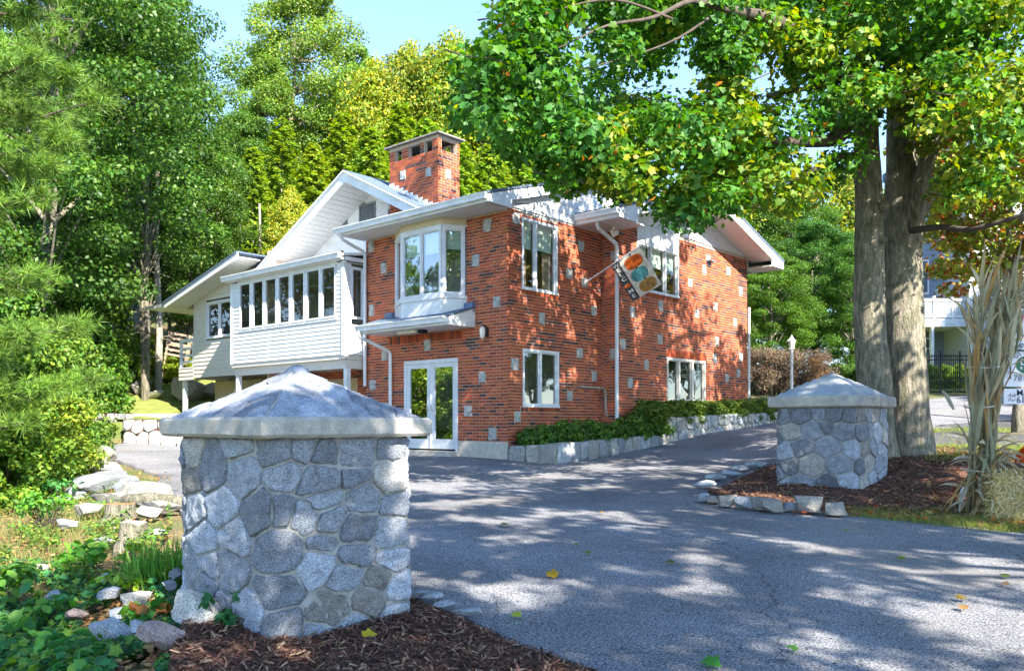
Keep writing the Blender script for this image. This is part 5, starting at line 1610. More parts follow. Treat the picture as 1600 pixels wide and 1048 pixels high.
for i, (px, Y, yt, k, t, sx_) in enumerate([(395, 38, 222, K_HEM, W, 1), (440, 40, 175, K_HEM2, (1, 1, .9), 1), (490, 36, 215, K_HEM, (1.15, 1.05, .9), 1), (535, 39, 165, K_HEM2, (1.1, 1.05, .9), 1), (580, 36, 190, K_HEM, W, 1), (625, 40, 150, K_HEM2, (1, 1, .9), 1),
                                 (668, 37, 175, K_HEM, (.95, 1, .9), 1), (715, 36, 205, K_HEM2, (1.05, 1.05, .9), 1), (765, 37, 215, K_HEM, W, 1), (815, 38, 205, K_HEM2, (.9, 1, .9), 1), (345, 36, 235, K_HEM2, (.95, 1, .9), 1), (870, 38, 225, K_HEM, (.9, 1, .9), 1), (930, 38, 240, K_HEM2, W, 1), (1000, 40, 235, K_HEM, W, 1), (1075, 41, 250, K_HEM2, W, 1)]):
    where = ['below the left foot of the tallest pale tree', 'under the tallest pale tree', 'just left of the white gable peak', 'right above the white gable peak', 'between the gable peak and the chimney', 'directly behind the chimney', 'at the right side of the chimney', 'right of the chimney above the front eave',
             'above the middle of the front eave', 'under the left tip of the big maple', 'left of the white gable above the sunroom roof', 'above the corner of the front eave', 'behind the maple leaves over the side wall', 'behind the maple over the cross gable', 'behind the maple over the right roof end'][i]
    wood('hemlock_tree', px, Y, yt, k, t, 'feathery light green hemlock ' + where, group=WG, sxy=1.05)
wood('maple_tree', 455, 33, 300, K_YEL, (1.25, 1.12, .9), 'small golden tree left of the white gable', sxy=.7)
for px, Y, yt in ((120, 40, 120), (230, 42, 140), (330, 45, 215), (380, 46, 180), (520, 52, 150), (620, 54, 130), (720, 52, 120), (0, 42, 100), (820, 50, 170), (900, 50, 190)):
    wood('maple_tree', px, Y, yt, K_MAPLE, (.9, .95, .9), 'green tree deep in the wood behind the front rows', group='trees deep in the wood', sxy=1.05)
# bare lower trunks along the wood edge
tb = random.Random(8)
BT = [(247, 30, 240, .11, 'pale leaning tree trunk behind the stacked wooden racks'), (266, 33, 300, .07, 'thin bare trunk right of the pale leaning trunk'), (228, 29, 330, .10, 'dark straight trunk left of the pale leaning trunk'), (182, 31, 320, .09, 'dark trunk in the shade of the wood'),
      (330, 34, 330, .06, 'thin bare trunk above the rear wing'), (372, 35, 340, .07, 'bare trunk above the sunroom roof'), (306, 32, 300, .06, 'thin bare trunk behind the rear wing'), (411, 34, 330, .08, 'pale bare trunk left of the white gable'), (193, 34, 350, .07, 'slender trunk deep in the shade'), (282, 36, 290, .06, 'slender pale trunk behind the porch')]
for px, Y, yt, r_, lab in BT:
    x = (px - 800) / F_PX * Y; g = hgt(x, Y); H = CAMZ + (660 - yt) / F_PX * Y - g + .3
    o = empty('bare_tree', (x, Y, g)); tag(o, lab, 'tree')
    mb = MB(); lean = tb.uniform(-.2, .6) if px == 247 else tb.uniform(-.2, .3)
    pts = limb(mb, (0, 0, -.3), (lean, 0, H), r_ * 1.3, r_ * .5, px, n=8, wob=.02); mb.build('trunk', BARKP if px in (247, 411) else BARK, o, smooth=True)
    for k in range(9):
        b = MB(); p0 = pts[2 + k % 6]; a = tb.uniform(0, 6.28); L = tb.uniform(.5, 1.3)
        limb(b, p0, p0 + Vector((L * math.cos(a), L * math.sin(a), tb.uniform(-.3, .2))), .018, .004, k + px, n=3, wob=.1); b.build('dead_branch', BARKP, o)

# ------------------------------------------------------------------ pine at the left edge
def pine():
    o = empty('pine_tree', (-8.1, 11.6, hgt(-8.1, 11.6))); tag(o, 'long-needled pine reaching in from the left edge', 'tree')
    mb = MB(); tr = limb(mb, (0, 0, -.3), (-.2, .2, 12), .26, .06, 5, n=10, wob=.02); mb.build('trunk', BARK, o, smooth=True)
    r = random.Random(9)
    tp, td, tc = [], [], []
    bl = []
    for z, n_, L in ((1.2, 6, 1.9), (1.75, 7, 2.1), (2.4, 7, 2.3), (3.1, 6, 1.9), (4.3, 6, 1.7), (5.1, 6, 1.9), (5.8, 7, 2.1), (6.5, 7, 2.2), (7.3, 7, 2.1), (8.2, 6, 1.8)):
        for k in range(n_):
            a = k * 6.283 / n_ + r.uniform(-.3, .3) + z
            bl.append((z + r.uniform(-.15, .15), a, L * r.uniform(.75, 1.1)))
    for i, (z, a, L) in enumerate(bl):
        b = MB(); d = Vector((math.cos(a), math.sin(a), 0))
        p0 = Vector((0, 0, z)); p1 = d * L + Vector((0, 0, z + .12 * L))
        pts = limb(b, p0, p1, .035, .008, i, n=6, wob=.05, sag=-.06); b.build('branch', TWIG, o)
        for j in range(int(7 * L) + 2):
            t = 1.0 if j == 0 else r.uniform(.3, 1.0); k = min(5, int(t * 6)); q = pts[k].lerp(pts[k + 1], t * 6 - k)
            sd = Vector((-d.y, d.x, 0)) * r.uniform(-1, 1) * .36 * L * (1.15 - t)
            tone = r.uniform(.5, 1.4)
            for _ in range(9):
                o_ = Vector((r.gauss(0, 1), r.gauss(0, 1), r.gauss(0, .6))) * .10
                dirn = (d * .5 + o_ * 6 + Vector((0, 0, .35))).normalized()
                tp.append(q + sd + o_); td.append(dirn); tc.append(tone)
    tp, td, tc = np.array(tp), np.array(td), np.array(tc)
    M = 22
    pos = np.repeat(tp, M, 0); ax = np.repeat(td, M, 0)
    al = unit(ax + NPR.normal(size=pos.shape) * .55)
    nr = NPR.normal(size=pos.shape)
    co = colours(len(pos), [(.13, .25, .035), (.18, .29, .035), (.09, .19, .03)], .2) * np.repeat(tc, M)[:, None]
    tmpl = (np.array([(-.030, 0, 0), (.030, 0, 0), (0, 1.0, 0)]), [(0, 1, 2)])
    link('needles', scatter('needles', pos, nr, NPR.uniform(.13, .20, len(pos)), co, tmpl, NEEDLE, al), o)
pine()

# ------------------------------------------------------------------ shrubs
def bush_mesh(seed, w, d, h, ncl, per, leaf, pal, tmpl=T_OVATE, flat=.8, stems=10, rad=.22):
    r = random.Random(seed); cs, rs = [], []
    st = MB()
    for i in range(ncl):
        a = r.uniform(0, 6.283); q = math.sqrt(r.random()); zf = r.uniform(.1, 1)
        e = math.sqrt(max(0.05, 1 - (zf * .9) ** 2))
        cs.append(Vector((q * math.cos(a) * w / 2 * e, q * math.sin(a) * d / 2 * e, h * zf * .9)))
        rs.append(rad * r.uniform(.7, 1.3))
        if i < stems: limb(st, (cs[-1].x * .3, cs[-1].y * .3, -.05), cs[-1], .014, .004, i, n=3, wob=.1)
    p_, n_, c_ = clump_leaves(cs, rs, per, flat, .5, pal)
    return st.mesh('stems', TWIG), scatter('foliage', p_, n_, NPR.uniform(.75, 1.25, len(p_)) * leaf, c_, tmpl, LEAF)
def bush(name, km, loc, sc, label, group=None, tint=(1, 1, 1), cat='shrub', rz=None):
    o = empty(name, loc, rm.uniform(0, 6.28) if rz is None else rz); o.scale = sc if hasattr(sc, '__len__') else (sc,) * 3
    tag(o, label, cat, group)
    link('stems', km[0], o); f = link('foliage', km[1], o); f.color = (*tint, 1)
    return o
SHR = bush_mesh(51, 2.0, 2.0, 1.6, 105, 190, .062, LIGHT + GREEN, rad=.20)
SHR2 = bush_mesh(52, 2.0, 2.0, 1.8, 95, 190, .066, [(0.16, .23, .03), (.22, .27, .03), (.10, .18, .025)], rad=.22)
for px, Y, s, km, t, lab in ((72, 15.0, (1.0, 1.0, 1.0), SHR2, (1.05, 1.08, .8), 'yellow-green bush at the drive end left of the terrace wall'), (0, 13.0, (1.2, 1.1, 1.15), SHR, (1.05, 1.1, .9), 'dense green bush at the left edge above the dirt'),
                             (75, 17.5, (1.2, 1.2, 1.3), SHR, (.9, 1.0, .9), 'tall green bush behind the yellow-green bush'), (15, 17.5, (1.6, 1.4, 1.6), SHR2, (.8, 1.0, .9), 'tall light green bush under the pine'), (-60, 14, (1.4, 1.4, 1.5), SHR, (.9, 1, .9), 'green bush cut by the left edge of the picture'),
                             (118, 22.6, (.95, 1.0, 1.0), SHR, (1, 1.05, .9), 'green bush left of the brown terrace wall'), (75, 21.5, (1.5, 1.5, 1.8), SHR2, (.75, .95, .9), 'large light bush between the pine and the terrace'),
                             (165, 31, (1.6, 1.4, 1.2), SHR, (.75, .95, 1.1), 'blue-green juniper bush above the pale boulder'), (213, 33, (1.4, 1.4, .9), SHR2, (.9, 1, .8), 'low light bush below the wooden racks'), (268, 31.5, (1.2, 1.2, .6), SHR2, (1.15, 1.12, .7), 'low yellow-green bush beside the porch'),
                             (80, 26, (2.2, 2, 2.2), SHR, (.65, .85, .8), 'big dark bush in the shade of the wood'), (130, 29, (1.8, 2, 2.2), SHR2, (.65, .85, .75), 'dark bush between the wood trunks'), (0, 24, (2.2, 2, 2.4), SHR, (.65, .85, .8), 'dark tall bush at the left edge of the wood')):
    x = (px - 800) / F_PX * Y
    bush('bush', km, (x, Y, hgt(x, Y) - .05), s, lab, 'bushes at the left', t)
for i, (x, y, s) in enumerate([(-15.5, 15, 2.2), (-18, 18.5, 2.4), (-14.5, 19.5, 2.2), (-19, 13.5, 2.4)]):
    bush('bush', SHR2, (x, y, hgt(x, y)), s, 'green bush outside the left edge, mirrored in the glass door', 'bushes mirrored in the glass door', (1.1, 1.2, .8))
for x, y, s in ((-22, 17, .75), (-24, 21, 1.0), (-21, 12, .62), (-27, 15.5, .9)):
    plant_tree('maple_tree', K_MAPLE, (x, y, hgt(x, y)), s, x, (1.1, 1.15, .9), 'green tree outside the left edge, mirrored in the front windows', 'tree', 'trees mirrored in the front windows')
for x, y, s in ((22, 16, 1.0), (25, 22, 1.1), (27, 11, 1.0), (24, 29, 1.0), (27, 34, 1.1), (30, 27, 1.1)):
    plant_tree('maple_tree', K_MAPLE2, (x, y, hgt(x, y)), s, x, (1.0, 1.1, .9), 'green tree outside the right edge, mirrored in the side windows', 'tree', 'trees mirrored in the side windows')

# planter planting: low glossy evergreen in the lower planter, taller in the upper
PACH = bush_mesh(61, 1.0, 0.9, 0.42, 34, 85, .085, [(.055, .13, .02), (.085, .17, .025), (.12, .20, .03), (.035, .10, .02)], rad=.16, stems=4)
YEW = bush_mesh(62, 1.1, 1.0, 0.62, 44, 95, .080, [(.085, .16, .022), (.13, .20, .03), (.06, .13, .02), (.18, .23, .04)], rad=.17, stems=5)
hp_ = lambda u, v: (-0.093 + 0.663 * u - 0.7486 * v, 17.6 + 0.7486 * u + 0.663 * v)
lowp = [(0.35, -.55), (0.95, -.85), (1.0, -.35), (1.7, -.9), (1.75, -.35), (2.45, -.9), (2.5, -.4), (3.1, -.95), (3.6, -1.0), (4.0, -.95)]
for i, (u, v) in enumerate(lowp):
    x, y = hp_(u, v)
    bush('evergreen_clump', PACH, (x, y, 1.12 + 0.05 * u), (1, 1, 1.0 + .12 * math.sin(i * 2.1)), 'low glossy evergreen clump in the lower planter at the house corner', 'evergreens in the lower planter', (1.35, 1.3, 1.1))
for i in range(15):
    u = 3.9 + i * 0.48; v = -0.95 + (.18 if i % 2 else 0)
    x, y = hp_(u, v)
    bush('evergreen_shrub', YEW, (x, y, 1.60 + .024 * (u - 3)), (1, 1, .66 + .2 * abs(math.sin(i * 1.7))), 'light green evergreen shrub in the upper planter along the brick wall', 'evergreens in the upper planter', (1.1, 1.1, .9))
# bronze hedge with its stems behind the lamp post
BRZ = bush_mesh(63, 1.3, 1.0, 1.35, 60, 95, .07, [(.24, .17, .13), (.20, .13, .11), (.30, .22, .15), (.18, .16, .07)], tmpl=T_LONG, rad=.2, stems=26)
for i in range(6):
    px = 1168 + i * 22; Y = 28 - i * .35; x = (px - 800) / F_PX * Y
    bush('bronze_shrub', BRZ, (x, Y, hgt(x, Y) + .55), (1.1, 1, 1.15), 'bronze-leaved shrub in the clipped hedge behind the lamp post', 'bronze hedge')
bush('bronze_shrub', BRZ, ((1278 - 800) / F_PX * 26, 26, hgt(9.4, 26) + .4), (.7, .8, 1.1), 'rust-tinted shrub at the right end of the bronze hedge', None, (1.2, 1.0, .7))
# dark trees and shrubs right of the house
for px, Y, yt, k, t, lab, sx_ in ((1205, 34, 385, K_MAPLE2, (1.0, 1.05, .8), 'light green small tree right behind the brick wall', 1.2), (1275, 37, 345, K_MAPLE, (.65, .85, .9), 'dark green tree above the pillar cap', 1.2), (1335, 34, 380, K_MAPLE2, (.85, 1.0, .8), 'green tree touching the maple trunk', 1.1),
                                  (1240, 50, 300, K_MAPLE, (.9, 1, .8), 'taller green tree behind the small trees right of the house', 1.1), (1180, 52, 290, K_YEL, (.9, 1, .9), 'yellow-green tree rising behind the right roof end', 1.0), (1330, 55, 270, K_YEL, W, 'pale yellow-green tree behind the maple trunks', 1.1), (1395, 48, 330, K_MAPLE2, (1, 1.1, .8), 'green tree between the maple trunk and the grey house', .8)):
    wood('small_tree', px, Y, yt, k, t, lab, sxy=sx_)
# the yellow and red maple on the right lawn
K_RED = deciduous('k', 14, 10, 3.2, 4.6, 130, 110, 0.15, [(.34, .32, .03), (.24, .29, .03), (.28, .10, .03), (.17, .26, .03), (.15, .25, .03), (.28, .31, .03)], T_MAPLE, .5, rad=(.4, .8), open_=.3)
o_ = plant_tree('maple_tree', K_RED, (11.35, 19.0, hgt(11.35, 19.0)), .80, 1.0, W, 'yellow and red autumn maple behind the corn stalks')
bl_ = MB(); q0 = P(1440, 425, 15.5); q1 = P(1522, 515, 15.0)
K_RED2 = deciduous('k', 15, 10, 3.2, 4.0, 90, 90, 0.15, [(.26, .08, .03), (.22, .12, .03), (.30, .17, .03), (.26, .28, .03), (.17, .25, .03)], T_MAPLE, .5, rad=(.4, .8))
plant_tree('maple_tree', K_RED2, (14.5, 24, hgt(14.5, 24)), .95, .4, W, 'red-leaved maple between the maple trunk and the grey house')
# ------------------------------------------------------------------ writing
def text_data(body, size=1.0, shear=0.0, bold=0.0):
    cu = bpy.data.curves.new('t', 'FONT'); cu.body = body; cu.size = size; cu.align_x = 'LEFT'; cu.shear = shear; cu.offset = bold
    ob = bpy.data.objects.new('t', cu); COL.objects.link(ob)
    dg = bpy.context.evaluated_depsgraph_get(); dg.update()
    ev = ob.evaluated_get(dg); me = ev.to_mesh()
    vs_ = [tuple(v.co) for v in me.vertices]; fs = [tuple(p.vertices) for p in me.polygons]
    ev.to_mesh_clear(); bpy.data.objects.remove(ob); bpy.data.curves.remove(cu)
    return vs_, fs
def lettering(name, body, size, fn, mat, parent, x, y, shear=0.0, bold=0.0, centre=False):
    vs_, fs = text_data(body, size, shear, bold)
    if centre:
        w0, w1 = min(v[0] for v in vs_), max(v[0] for v in vs_); x -= (w0 + w1) / 2
        h0, h1 = min(v[1] for v in vs_), max(v[1] for v in vs_); y -= (h0 + h1) / 2
    mb = MB(); mb.add([fn(v[0] + x, v[1] + y, 0.0) for v in vs_], fs)
    return mb.build(name, mat, parent)

# ------------------------------------------------------------------ flag on the side wall
HW = lambda u, v, z: Vector((-0.093 + 0.663 * u - 0.7486 * v, 17.6 + 0.7486 * u + 0.663 * v, HOUSE_Z + z))
M_flagw = material('flag_cloth', (0.72, 0.68, 0.58), 0.8, var=0.2, scale=9, col2=(0.55, 0.55, 0.48), trans=0.2)
M_dark = material('flag_band', (0.055, 0.055, 0.065), 0.8, var=0.3, scale=10)
M_or = material('print_orange', (0.72, 0.13, 0.015), 0.8, var=0.35, scale=14)
M_teal = material('print_teal', (0.13, 0.40, 0.40), 0.8, var=0.4, scale=12)
M_tan = material('print_tan', (0.45, 0.24, 0.07), 0.8, var=0.4, scale=12)
M_cream = material('print_cream', (0.75, 0.72, 0.65), 0.8)
M_leaf = material('print_leaf', (0.08, 0.09, 0.06), 0.8)
p0 = HW(2.68, -0.03, 4.08); p1 = HW(3.06, -1.30, 4.82)
flag = empty('flag', p0); tag(flag, 'autumn garden flag with three printed pumpkins on an angled pole', 'flag')
pm = MB(); pm.tube([p0 - p0, p1 - p0], 0.014, 8); pm.build('pole', MT['white'], flag)
MB().tube([p1 - p0, p1 - p0 + (p1 - p0).normalized() * .05], [.026, .018], 8).build('finial', MT['white'], flag)
bk_ = MB(); bk_.tube([(0, 0, 0), (p1 - p0).normalized() * .16], .024, 8); q_ = HW(2.68, 0.0, 4.08) - p0
bk_.tube([q_ + Vector((0, 0, -.07)), q_ + Vector((0, 0, .07))], .035, 6); bk_.build('bracket', MT['white'], flag)
A_ = p0.lerp(p1, .46) - p0; B_ = p0.lerp(p1, .97) - p0
DN = Vector((0.52, 0.06, -0.84))
nf = (B_ - A_).cross(DN).normalized()
if nf.dot(Vector((0, 0, CAMZ)) - (p0 + A_)) < 0: nf = -nf
def ff(a, b, d):
    p = A_ + (B_ - A_) * a + DN * b * (0.98 + .02 * a)
    return p + nf * (d + 0.035 * math.sin(a * 5 + b * 4) * b + 0.02 * math.sin(b * 9 + 1) * b)
def patch(f, na=14, nb=18):
    mb = MB()
    V = [tuple(f(i / na, j / nb)) for j in range(nb + 1) for i in range(na + 1)]
    mb.add(V, [(j * (na + 1) + i, j * (na + 1) + i + 1, (j + 1) * (na + 1) + i + 1, (j + 1) * (na + 1) + i) for j in range(nb) for i in range(na)])
    return mb
patch(lambda a, b: ff(a, b, 0)).build('cloth', M_flagw, flag, smooth=True)
patch(lambda a, b: ff(a * .25, b, .004), 5).build('dark_band', M_dark, flag, smooth=True)
def pump(ca, cb, ra, rb, mat):
    for k in (-2, 2, -1, 1, 0):
        mb = MB(); n = 22
        c0 = ca + k * ra * .30; w = ra * (.52 if k else .42)
        d = .006 + .0012 * (3 - abs(k))
        hh = rb * (1 - .07 * abs(k))
        mb.poly(*[ff(c0 + w * math.cos(2 * math.pi * i / n), cb + hh * math.sin(2 * math.pi * i / n), d) for i in range(n)])
        mb.build('printed_pumpkin', mat[abs(k) % len(mat)], flag)
    st = MB(); st.poly(ff(ca - .02, cb - rb * .8, .011), ff(ca + .02, cb - rb * .8, .011), ff(ca + .05, cb - rb * 1.35, .011), ff(ca + .01, cb - rb * 1.4, .011)); st.build('printed_stem', M_leaf, flag)
def shade2(m, k):
    c = m.copy(); c.node_tree.nodes
    for n in c.node_tree.nodes:
        if n.type == 'RGB': v = n.outputs[0].default_value; n.outputs[0].default_value = (v[0] * k, v[1] * k, v[2] * k, 1)
    return c
pump(.63, .22, .25, .155, [M_or, shade2(M_or, .72), shade2(M_or, .9)])
pump(.60, .53, .24, .155, [shade2(M_teal, 1.25), M_teal, shade2(M_teal, .7)])
pump(.66, .83, .25, .145, [M_tan, shade2(M_tan, .75), shade2(M_tan, .9)])
pump(.13, .62, .09, .045, [M_or, shade2(M_or, .8)])
for ch, b in (('W', .08), ('E', .20), ('L', .32), ('C', .44), ('M', .76), ('E', .89)):
    lettering('letter', ch, 0.17 if ch != 'W' else .15, lambda x, y, z, b=b: ff(.125 + x * 1.25, b - y * .72, .008), M_cream, flag, 0, 0, centre=True, bold=.004)
for k in range(18):
    a, b = rm.uniform(.3, .95), rm.choice([.05, .38, .40, .68, .69, .36]) + rm.uniform(-.03, .03)
    t = rm.uniform(0, 6.28); l = .05
    lf = MB(); lf.poly(ff(a, b, .005), ff(a + l * math.cos(t) * .6 - l * .25 * math.sin(t), b + l * .5 * math.sin(t), .005), ff(a + l * math.cos(t) * 1.3, b + l * .9 * math.sin(t), .005), ff(a + l * math.cos(t) * .6 + l * .25 * math.sin(t), b + l * .4 * math.sin(t), .005))
    lf.build('printed_leaf', shade2(M_teal, .5) if k % 2 else M_leaf, flag)

# ------------------------------------------------------------------ corn stalks, bale, mum and sign
CORN = material('dry_corn_leaf', attr=True, rough=0.8, var=0.25, scale=6, stretch=(1, 1, .3), trans=0.2)
cz = hgt(5.68, 10.2) + .05
corn = empty('corn_stalks', (5.66, 10.2, cz)); tag(corn, 'tied upright bundle of dry corn stalks at the edge of the mulch bed', 'corn stalks')
rc_ = random.Random(17)
CC = [(.30, .25, .14), (.38, .31, .17), (.26, .24, .15), (.43, .34, .18), (.28, .28, .18), (.42, .26, .10), (.48, .42, .28)]
def ribbon(p, d, L, w, droop, twist, col, n=8):
    mb = MB(); mb.cur = col
    d = d.normalized(); s = d.cross(Vector((0, 0, 1)))
    if s.length < .1: s = Vector((1, 0, 0))
    s.normalize(); q = p.copy(); V = []
    for i in range(n + 1):
        t = i / n
        ww = w * (1.0 if t < .5 else 1 - ((t - .5) / .5) ** 1.6) * (.5 + .5 * min(1, t * 6))
        a = twist * t
        nn = d.cross(s)
        e = s * math.cos(a) + nn * math.sin(a)
        V += [tuple(q - e * ww / 2), tuple(q + nn * .22 * ww * math.cos(a)), tuple(q + e * ww / 2)]
        q = q + d * (L / n)
        d = (d + Vector((0, 0, -droop / n * (1 + t * 2))) + s * .05 * math.sin(t * 7 + L * 9)).normalized()
    F_ = []
    for i in range(n):
        b = i * 3; F_ += [(b, b + 1, b + 4, b + 3), (b + 1, b + 2, b + 5, b + 4)]
    mb.add(V, F_); return mb
for i in range(24):
    a = rc_.uniform(0, 6.28); q = .135 * math.sqrt(rc_.random())
    b0 = Vector((q * 1.3 * math.cos(a), q * 1.3 * math.sin(a), 0)); mid = Vector((q * .95 * math.cos(a + .2), q * .95 * math.sin(a + .2), 1.25))
    tp_ = Vector((q * 2.4 * math.cos(a + .3) + .22, q * 2.0 * math.sin(a + .3), rc_.uniform(2.1, 2.75)))
    sm = MB(); sm.cur = rc_.choice(CC); sm.tube([b0, b0.lerp(mid, .5), mid, mid.lerp(tp_, .5) + Vector((-.02, 0, 0)), tp_], [.017, .016, .014, .011, .006], 6)
    so = sm.build('stalk', CORN, corn, smooth=True)
    for k in range(14):
        t = rc_.uniform(.06, 1.0)
        p = (b0.lerp(mid, t * 2) if t < .5 else mid.lerp(tp_, t * 2 - 1))
        if t > .62:
            d = Vector((rc_.uniform(-.25, .38), rc_.uniform(-.4, .4), rc_.uniform(1.1, 1.8))); L = rc_.uniform(.45, .9); dr = rc_.uniform(.2, 1.2)
        elif t > .3:
            d = Vector((rc_.uniform(-.22, .28), rc_.uniform(-.5, .1), rc_.uniform(.9, 1.5))); L = rc_.uniform(.5, .95); dr = rc_.uniform(.0, .25)
        else:
            d = Vector((rc_.uniform(-.5, .5), rc_.uniform(-.6, .1), rc_.uniform(-.7, .9))); L = rc_.uniform(.35, .7); dr = rc_.uniform(.3, 1.3)
        ribbon(p, d, L, rc_.uniform(.022, .058), dr, rc_.uniform(-2.5, 2.5), rc_.choice(CC)).build('corn_leaf', CORN, so, smooth=True)
for (px, py, dx, dz, L, c, w) in ((1515, 715, -.7, .15, .30, (.56, .54, .46), .11), (1508, 760, -.45, -.8, .34, (.56, .54, .46), .10), (1500, 770, -.9, -.35, .36, (.55, .33, .10), .05), (1505, 782, -.8, -.1, .30, (.54, .50, .38), .09), (1560, 700, .75, -.35, .38, (.58, .55, .46), .10),
                                  (1548, 730, .1, -1, .30, (.56, .50, .34), .08), (1555, 690, .6, .5, .3, (.55, .40, .2), .07), (1490, 640, -.5, .8, .35, (.40, .40, .32), .05), (1575, 470, .8, .55, .5, (.42, .40, .28), .055), (1580, 570, .9, .5, .5, (.5, .43, .22), .06), (1572, 580, .9, -.1, .3, (.55, .48, .3), .06), (1530, 745, .05, -1, .34, (.5, .45, .33), .06)):
    ribbon(P(px, py, 10.05) - corn.location, Vector((dx, -.25, dz)), L, w, .5, .8, c).build('husk', CORN, corn, smooth=True)
M_twine = material('twine', (0.62, 0.58, 0.50), 0.9)
for z, r_ in ((0.52, .215), (1.28, .185), (1.75, .20)):
    t_ = MB(); t_.tube([(r_ * math.cos(k * .3927) + (.06 if z > 1.5 else 0), r_ * .9 * math.sin(k * .3927), z + .01 * math.sin(k)) for k in range(17)], .007, 5); t_.build('twine', M_twine, corn)

STRAW = material('straw', attr=True, rough=0.8, spec=.3, trans=0.1)
bz = hgt(6.1, 9.75)
bale = empty('hay_bale', (6.12, 9.95, bz + .03), R(-14)); tag(bale, 'golden hay bale at the right edge beside the corn stalks', 'hay bale')
bm = bmesh.new(); bmesh.ops.create_cube(bm, size=1); bmesh.ops.subdivide_edges(bm, edges=bm.edges[:], cuts=7, use_grid_fill=True)
for v in bm.verts:
    c = v.co; r_ = Vector((abs(c.x), abs(c.y), abs(c.z)))
    k = 1 - .12 * max(0, (r_.x + r_.y + r_.z) - 1.0)
    v.co = Vector((c.x * .95 * k, c.y * .46 * k, (c.z + .5) * .50)) + Vector((mnoise.noise(c * 6), mnoise.noise(c * 6 + Vector((4, 0, 0))), mnoise.noise(c * 6 + Vector((0, 5, 0))))) * .02
me = bpy.data.meshes.new('bale_core'); bm.to_mesh(me); bm.free()
me.materials.append(material('bale_core', (.30, .22, .09), .95, var=.4, scale=12, bump=1, bscale=40)); link('bale_core', me, bale)
n = 4200
f_ = NPR.integers(0, 4, n); u_ = NPR.uniform(-.5, .5, n); w_ = NPR.uniform(-.5, .5, n)
pos = np.zeros((n, 3)); nr = np.zeros((n, 3))
fr = f_ < 2; tpm = f_ == 2; sdm = f_ == 3
pos[fr] = np.stack([u_[fr] * .95, np.full(fr.sum(), -.232), (w_[fr] + .5) * .5], 1); nr[fr] = (0, -1, 0)
pos[tpm] = np.stack([u_[tpm] * .95, w_[tpm] * .46, np.full(tpm.sum(), .498)], 1); nr[tpm] = (0, 0, 1)
pos[sdm] = np.stack([np.full(sdm.sum(), -.476), u_[sdm] * .46, (w_[sdm] + .5) * .5], 1); nr[sdm] = (-1, 0, 0)
al = NPR.normal(size=(n, 3)) + np.array([0, 0, -.8])
tm = (np.array([(-.018, -.5, 0), (.018, -.5, 0), (.014, .5, .12), (-.014, .5, .12)]), [(0, 1, 2, 3)])
so = link('straw', scatter('straw', pos + nr * NPR.uniform(0, .02, (n, 1)), nr + NPR.normal(size=(n, 3)) * .35, NPR.uniform(.10, .28, n), colours(n, [(.50, .38, .15), (.58, .46, .20), (.40, .29, .10), (.62, .54, .30)], .2), tm, STRAW, al), bale); so['kind'] = 'stuff'
mum = empty('potted_mum', (6.24, 10.02, bz + .53)); tag(mum, 'round orange chrysanthemum on the hay bale', 'flowers')
MB().tube([(0, 0, 0), (0, 0, .14), (0, 0, .16)], [.09, .12, .125], 14).build('pot', material('pot_clay', (.25, .10, .05), .8), mum, smooth=True)
d = unit(NPR.normal(size=(2600, 3))); d[:, 2] = np.abs(d[:, 2]) * 1.0 - .15
pos = d * np.array([.23, .23, .22]) * NPR.uniform(.88, 1.04, (2600, 1)) + np.array([0, 0, .20])
fo = link('blossom', scatter('blossom', pos, d + NPR.normal(size=d.shape) * .5, NPR.uniform(.025, .05, 2600), colours(2600, [(.75, .14, .012), (.85, .22, .02), (.60, .09, .01)], .2), T_OVATE, LEAF), mum); fo['kind'] = 'stuff'

M_sign = material('sign_white', (.74, .72, .76), .45, var=.05, scale=4)
M_red = material('sign_red', (.50, .03, .09), .5); M_navy = material('sign_navy', (.03, .035, .07), .5); M_sgreen = material('sign_green', (.02, .14, .07), .5)
YS = 10.9
sg = empty('estate_sign', (P(1610, 700, YS).x, YS + .02, hgt(6.7, YS)), R(0)); tag(sg, 'white estate agent sign with a green oval behind the corn stalks', 'sign')
so_ = sg.location
def sfn(px, py, d): return P(px, py, YS) - so_ + Vector((0, -d, 0))
def board(nm, x0, x1, y0, y1, d=.012):
    mb = MB(); mb.prism([sfn(x0, y1, -d), sfn(x1, y1, -d), sfn(x1, y0, -d), sfn(x0, y0, -d)], [sfn(x0, y1, d), sfn(x1, y1, d), sfn(x1, y0, d), sfn(x0, y0, d)])
    return mb.build(nm, M_sign, sg)
b1 = board('rider_board', 1566, 1652, 487, 528); b2 = board('sign_board', 1568, 1650, 532, 604); b3 = board('name_rider', 1568, 1650, 607, 631)
def stxt(nm, body, px, py, hpx, mat, par, shear=0, bold=0.0):
    k = hpx / .72
    lettering(nm, body, 1.0, lambda x, y, z: sfn(px + x * k, py - y * k, .016), mat, par, 0, 0, shear, bold)
stxt('lettering', 'MU', 1581, 506, 15, M_red, b1, .25, .012)
stxt('lettering', '781', 1582, 595, 10, M_navy, b2)
stxt('lettering', 'Ask', 1573, 620, 6, M_navy, b3, .4); stxt('lettering', 'For', 1573, 627, 6, M_navy, b3, .4)
stxt('lettering', 'MA', 1587, 618, 10, M_navy, b3, 0, .012); stxt('lettering', '61', 1587, 629, 10, M_navy, b3, 0, .012)
ov = MB(); ov.poly(*[sfn(1604 + 18 * math.cos(k * .2618), 570 - 14 * math.sin(k * .2618), .015) for k in range(24)]); ov.build('green_oval', M_sgreen, b2)
lettering('lettering', 'L', 1.0, lambda x, y, z: sfn(1593 + x * 14, 570 - y * 14, .019), M_sign, b2, 0, 0, 0, .01)
lettering('lettering', 'R E', 1.0, lambda x, y, z: sfn(1593 + x * 6, 577 - y * 6, .019), M_sign, b2, 0, 0, 0, .01)
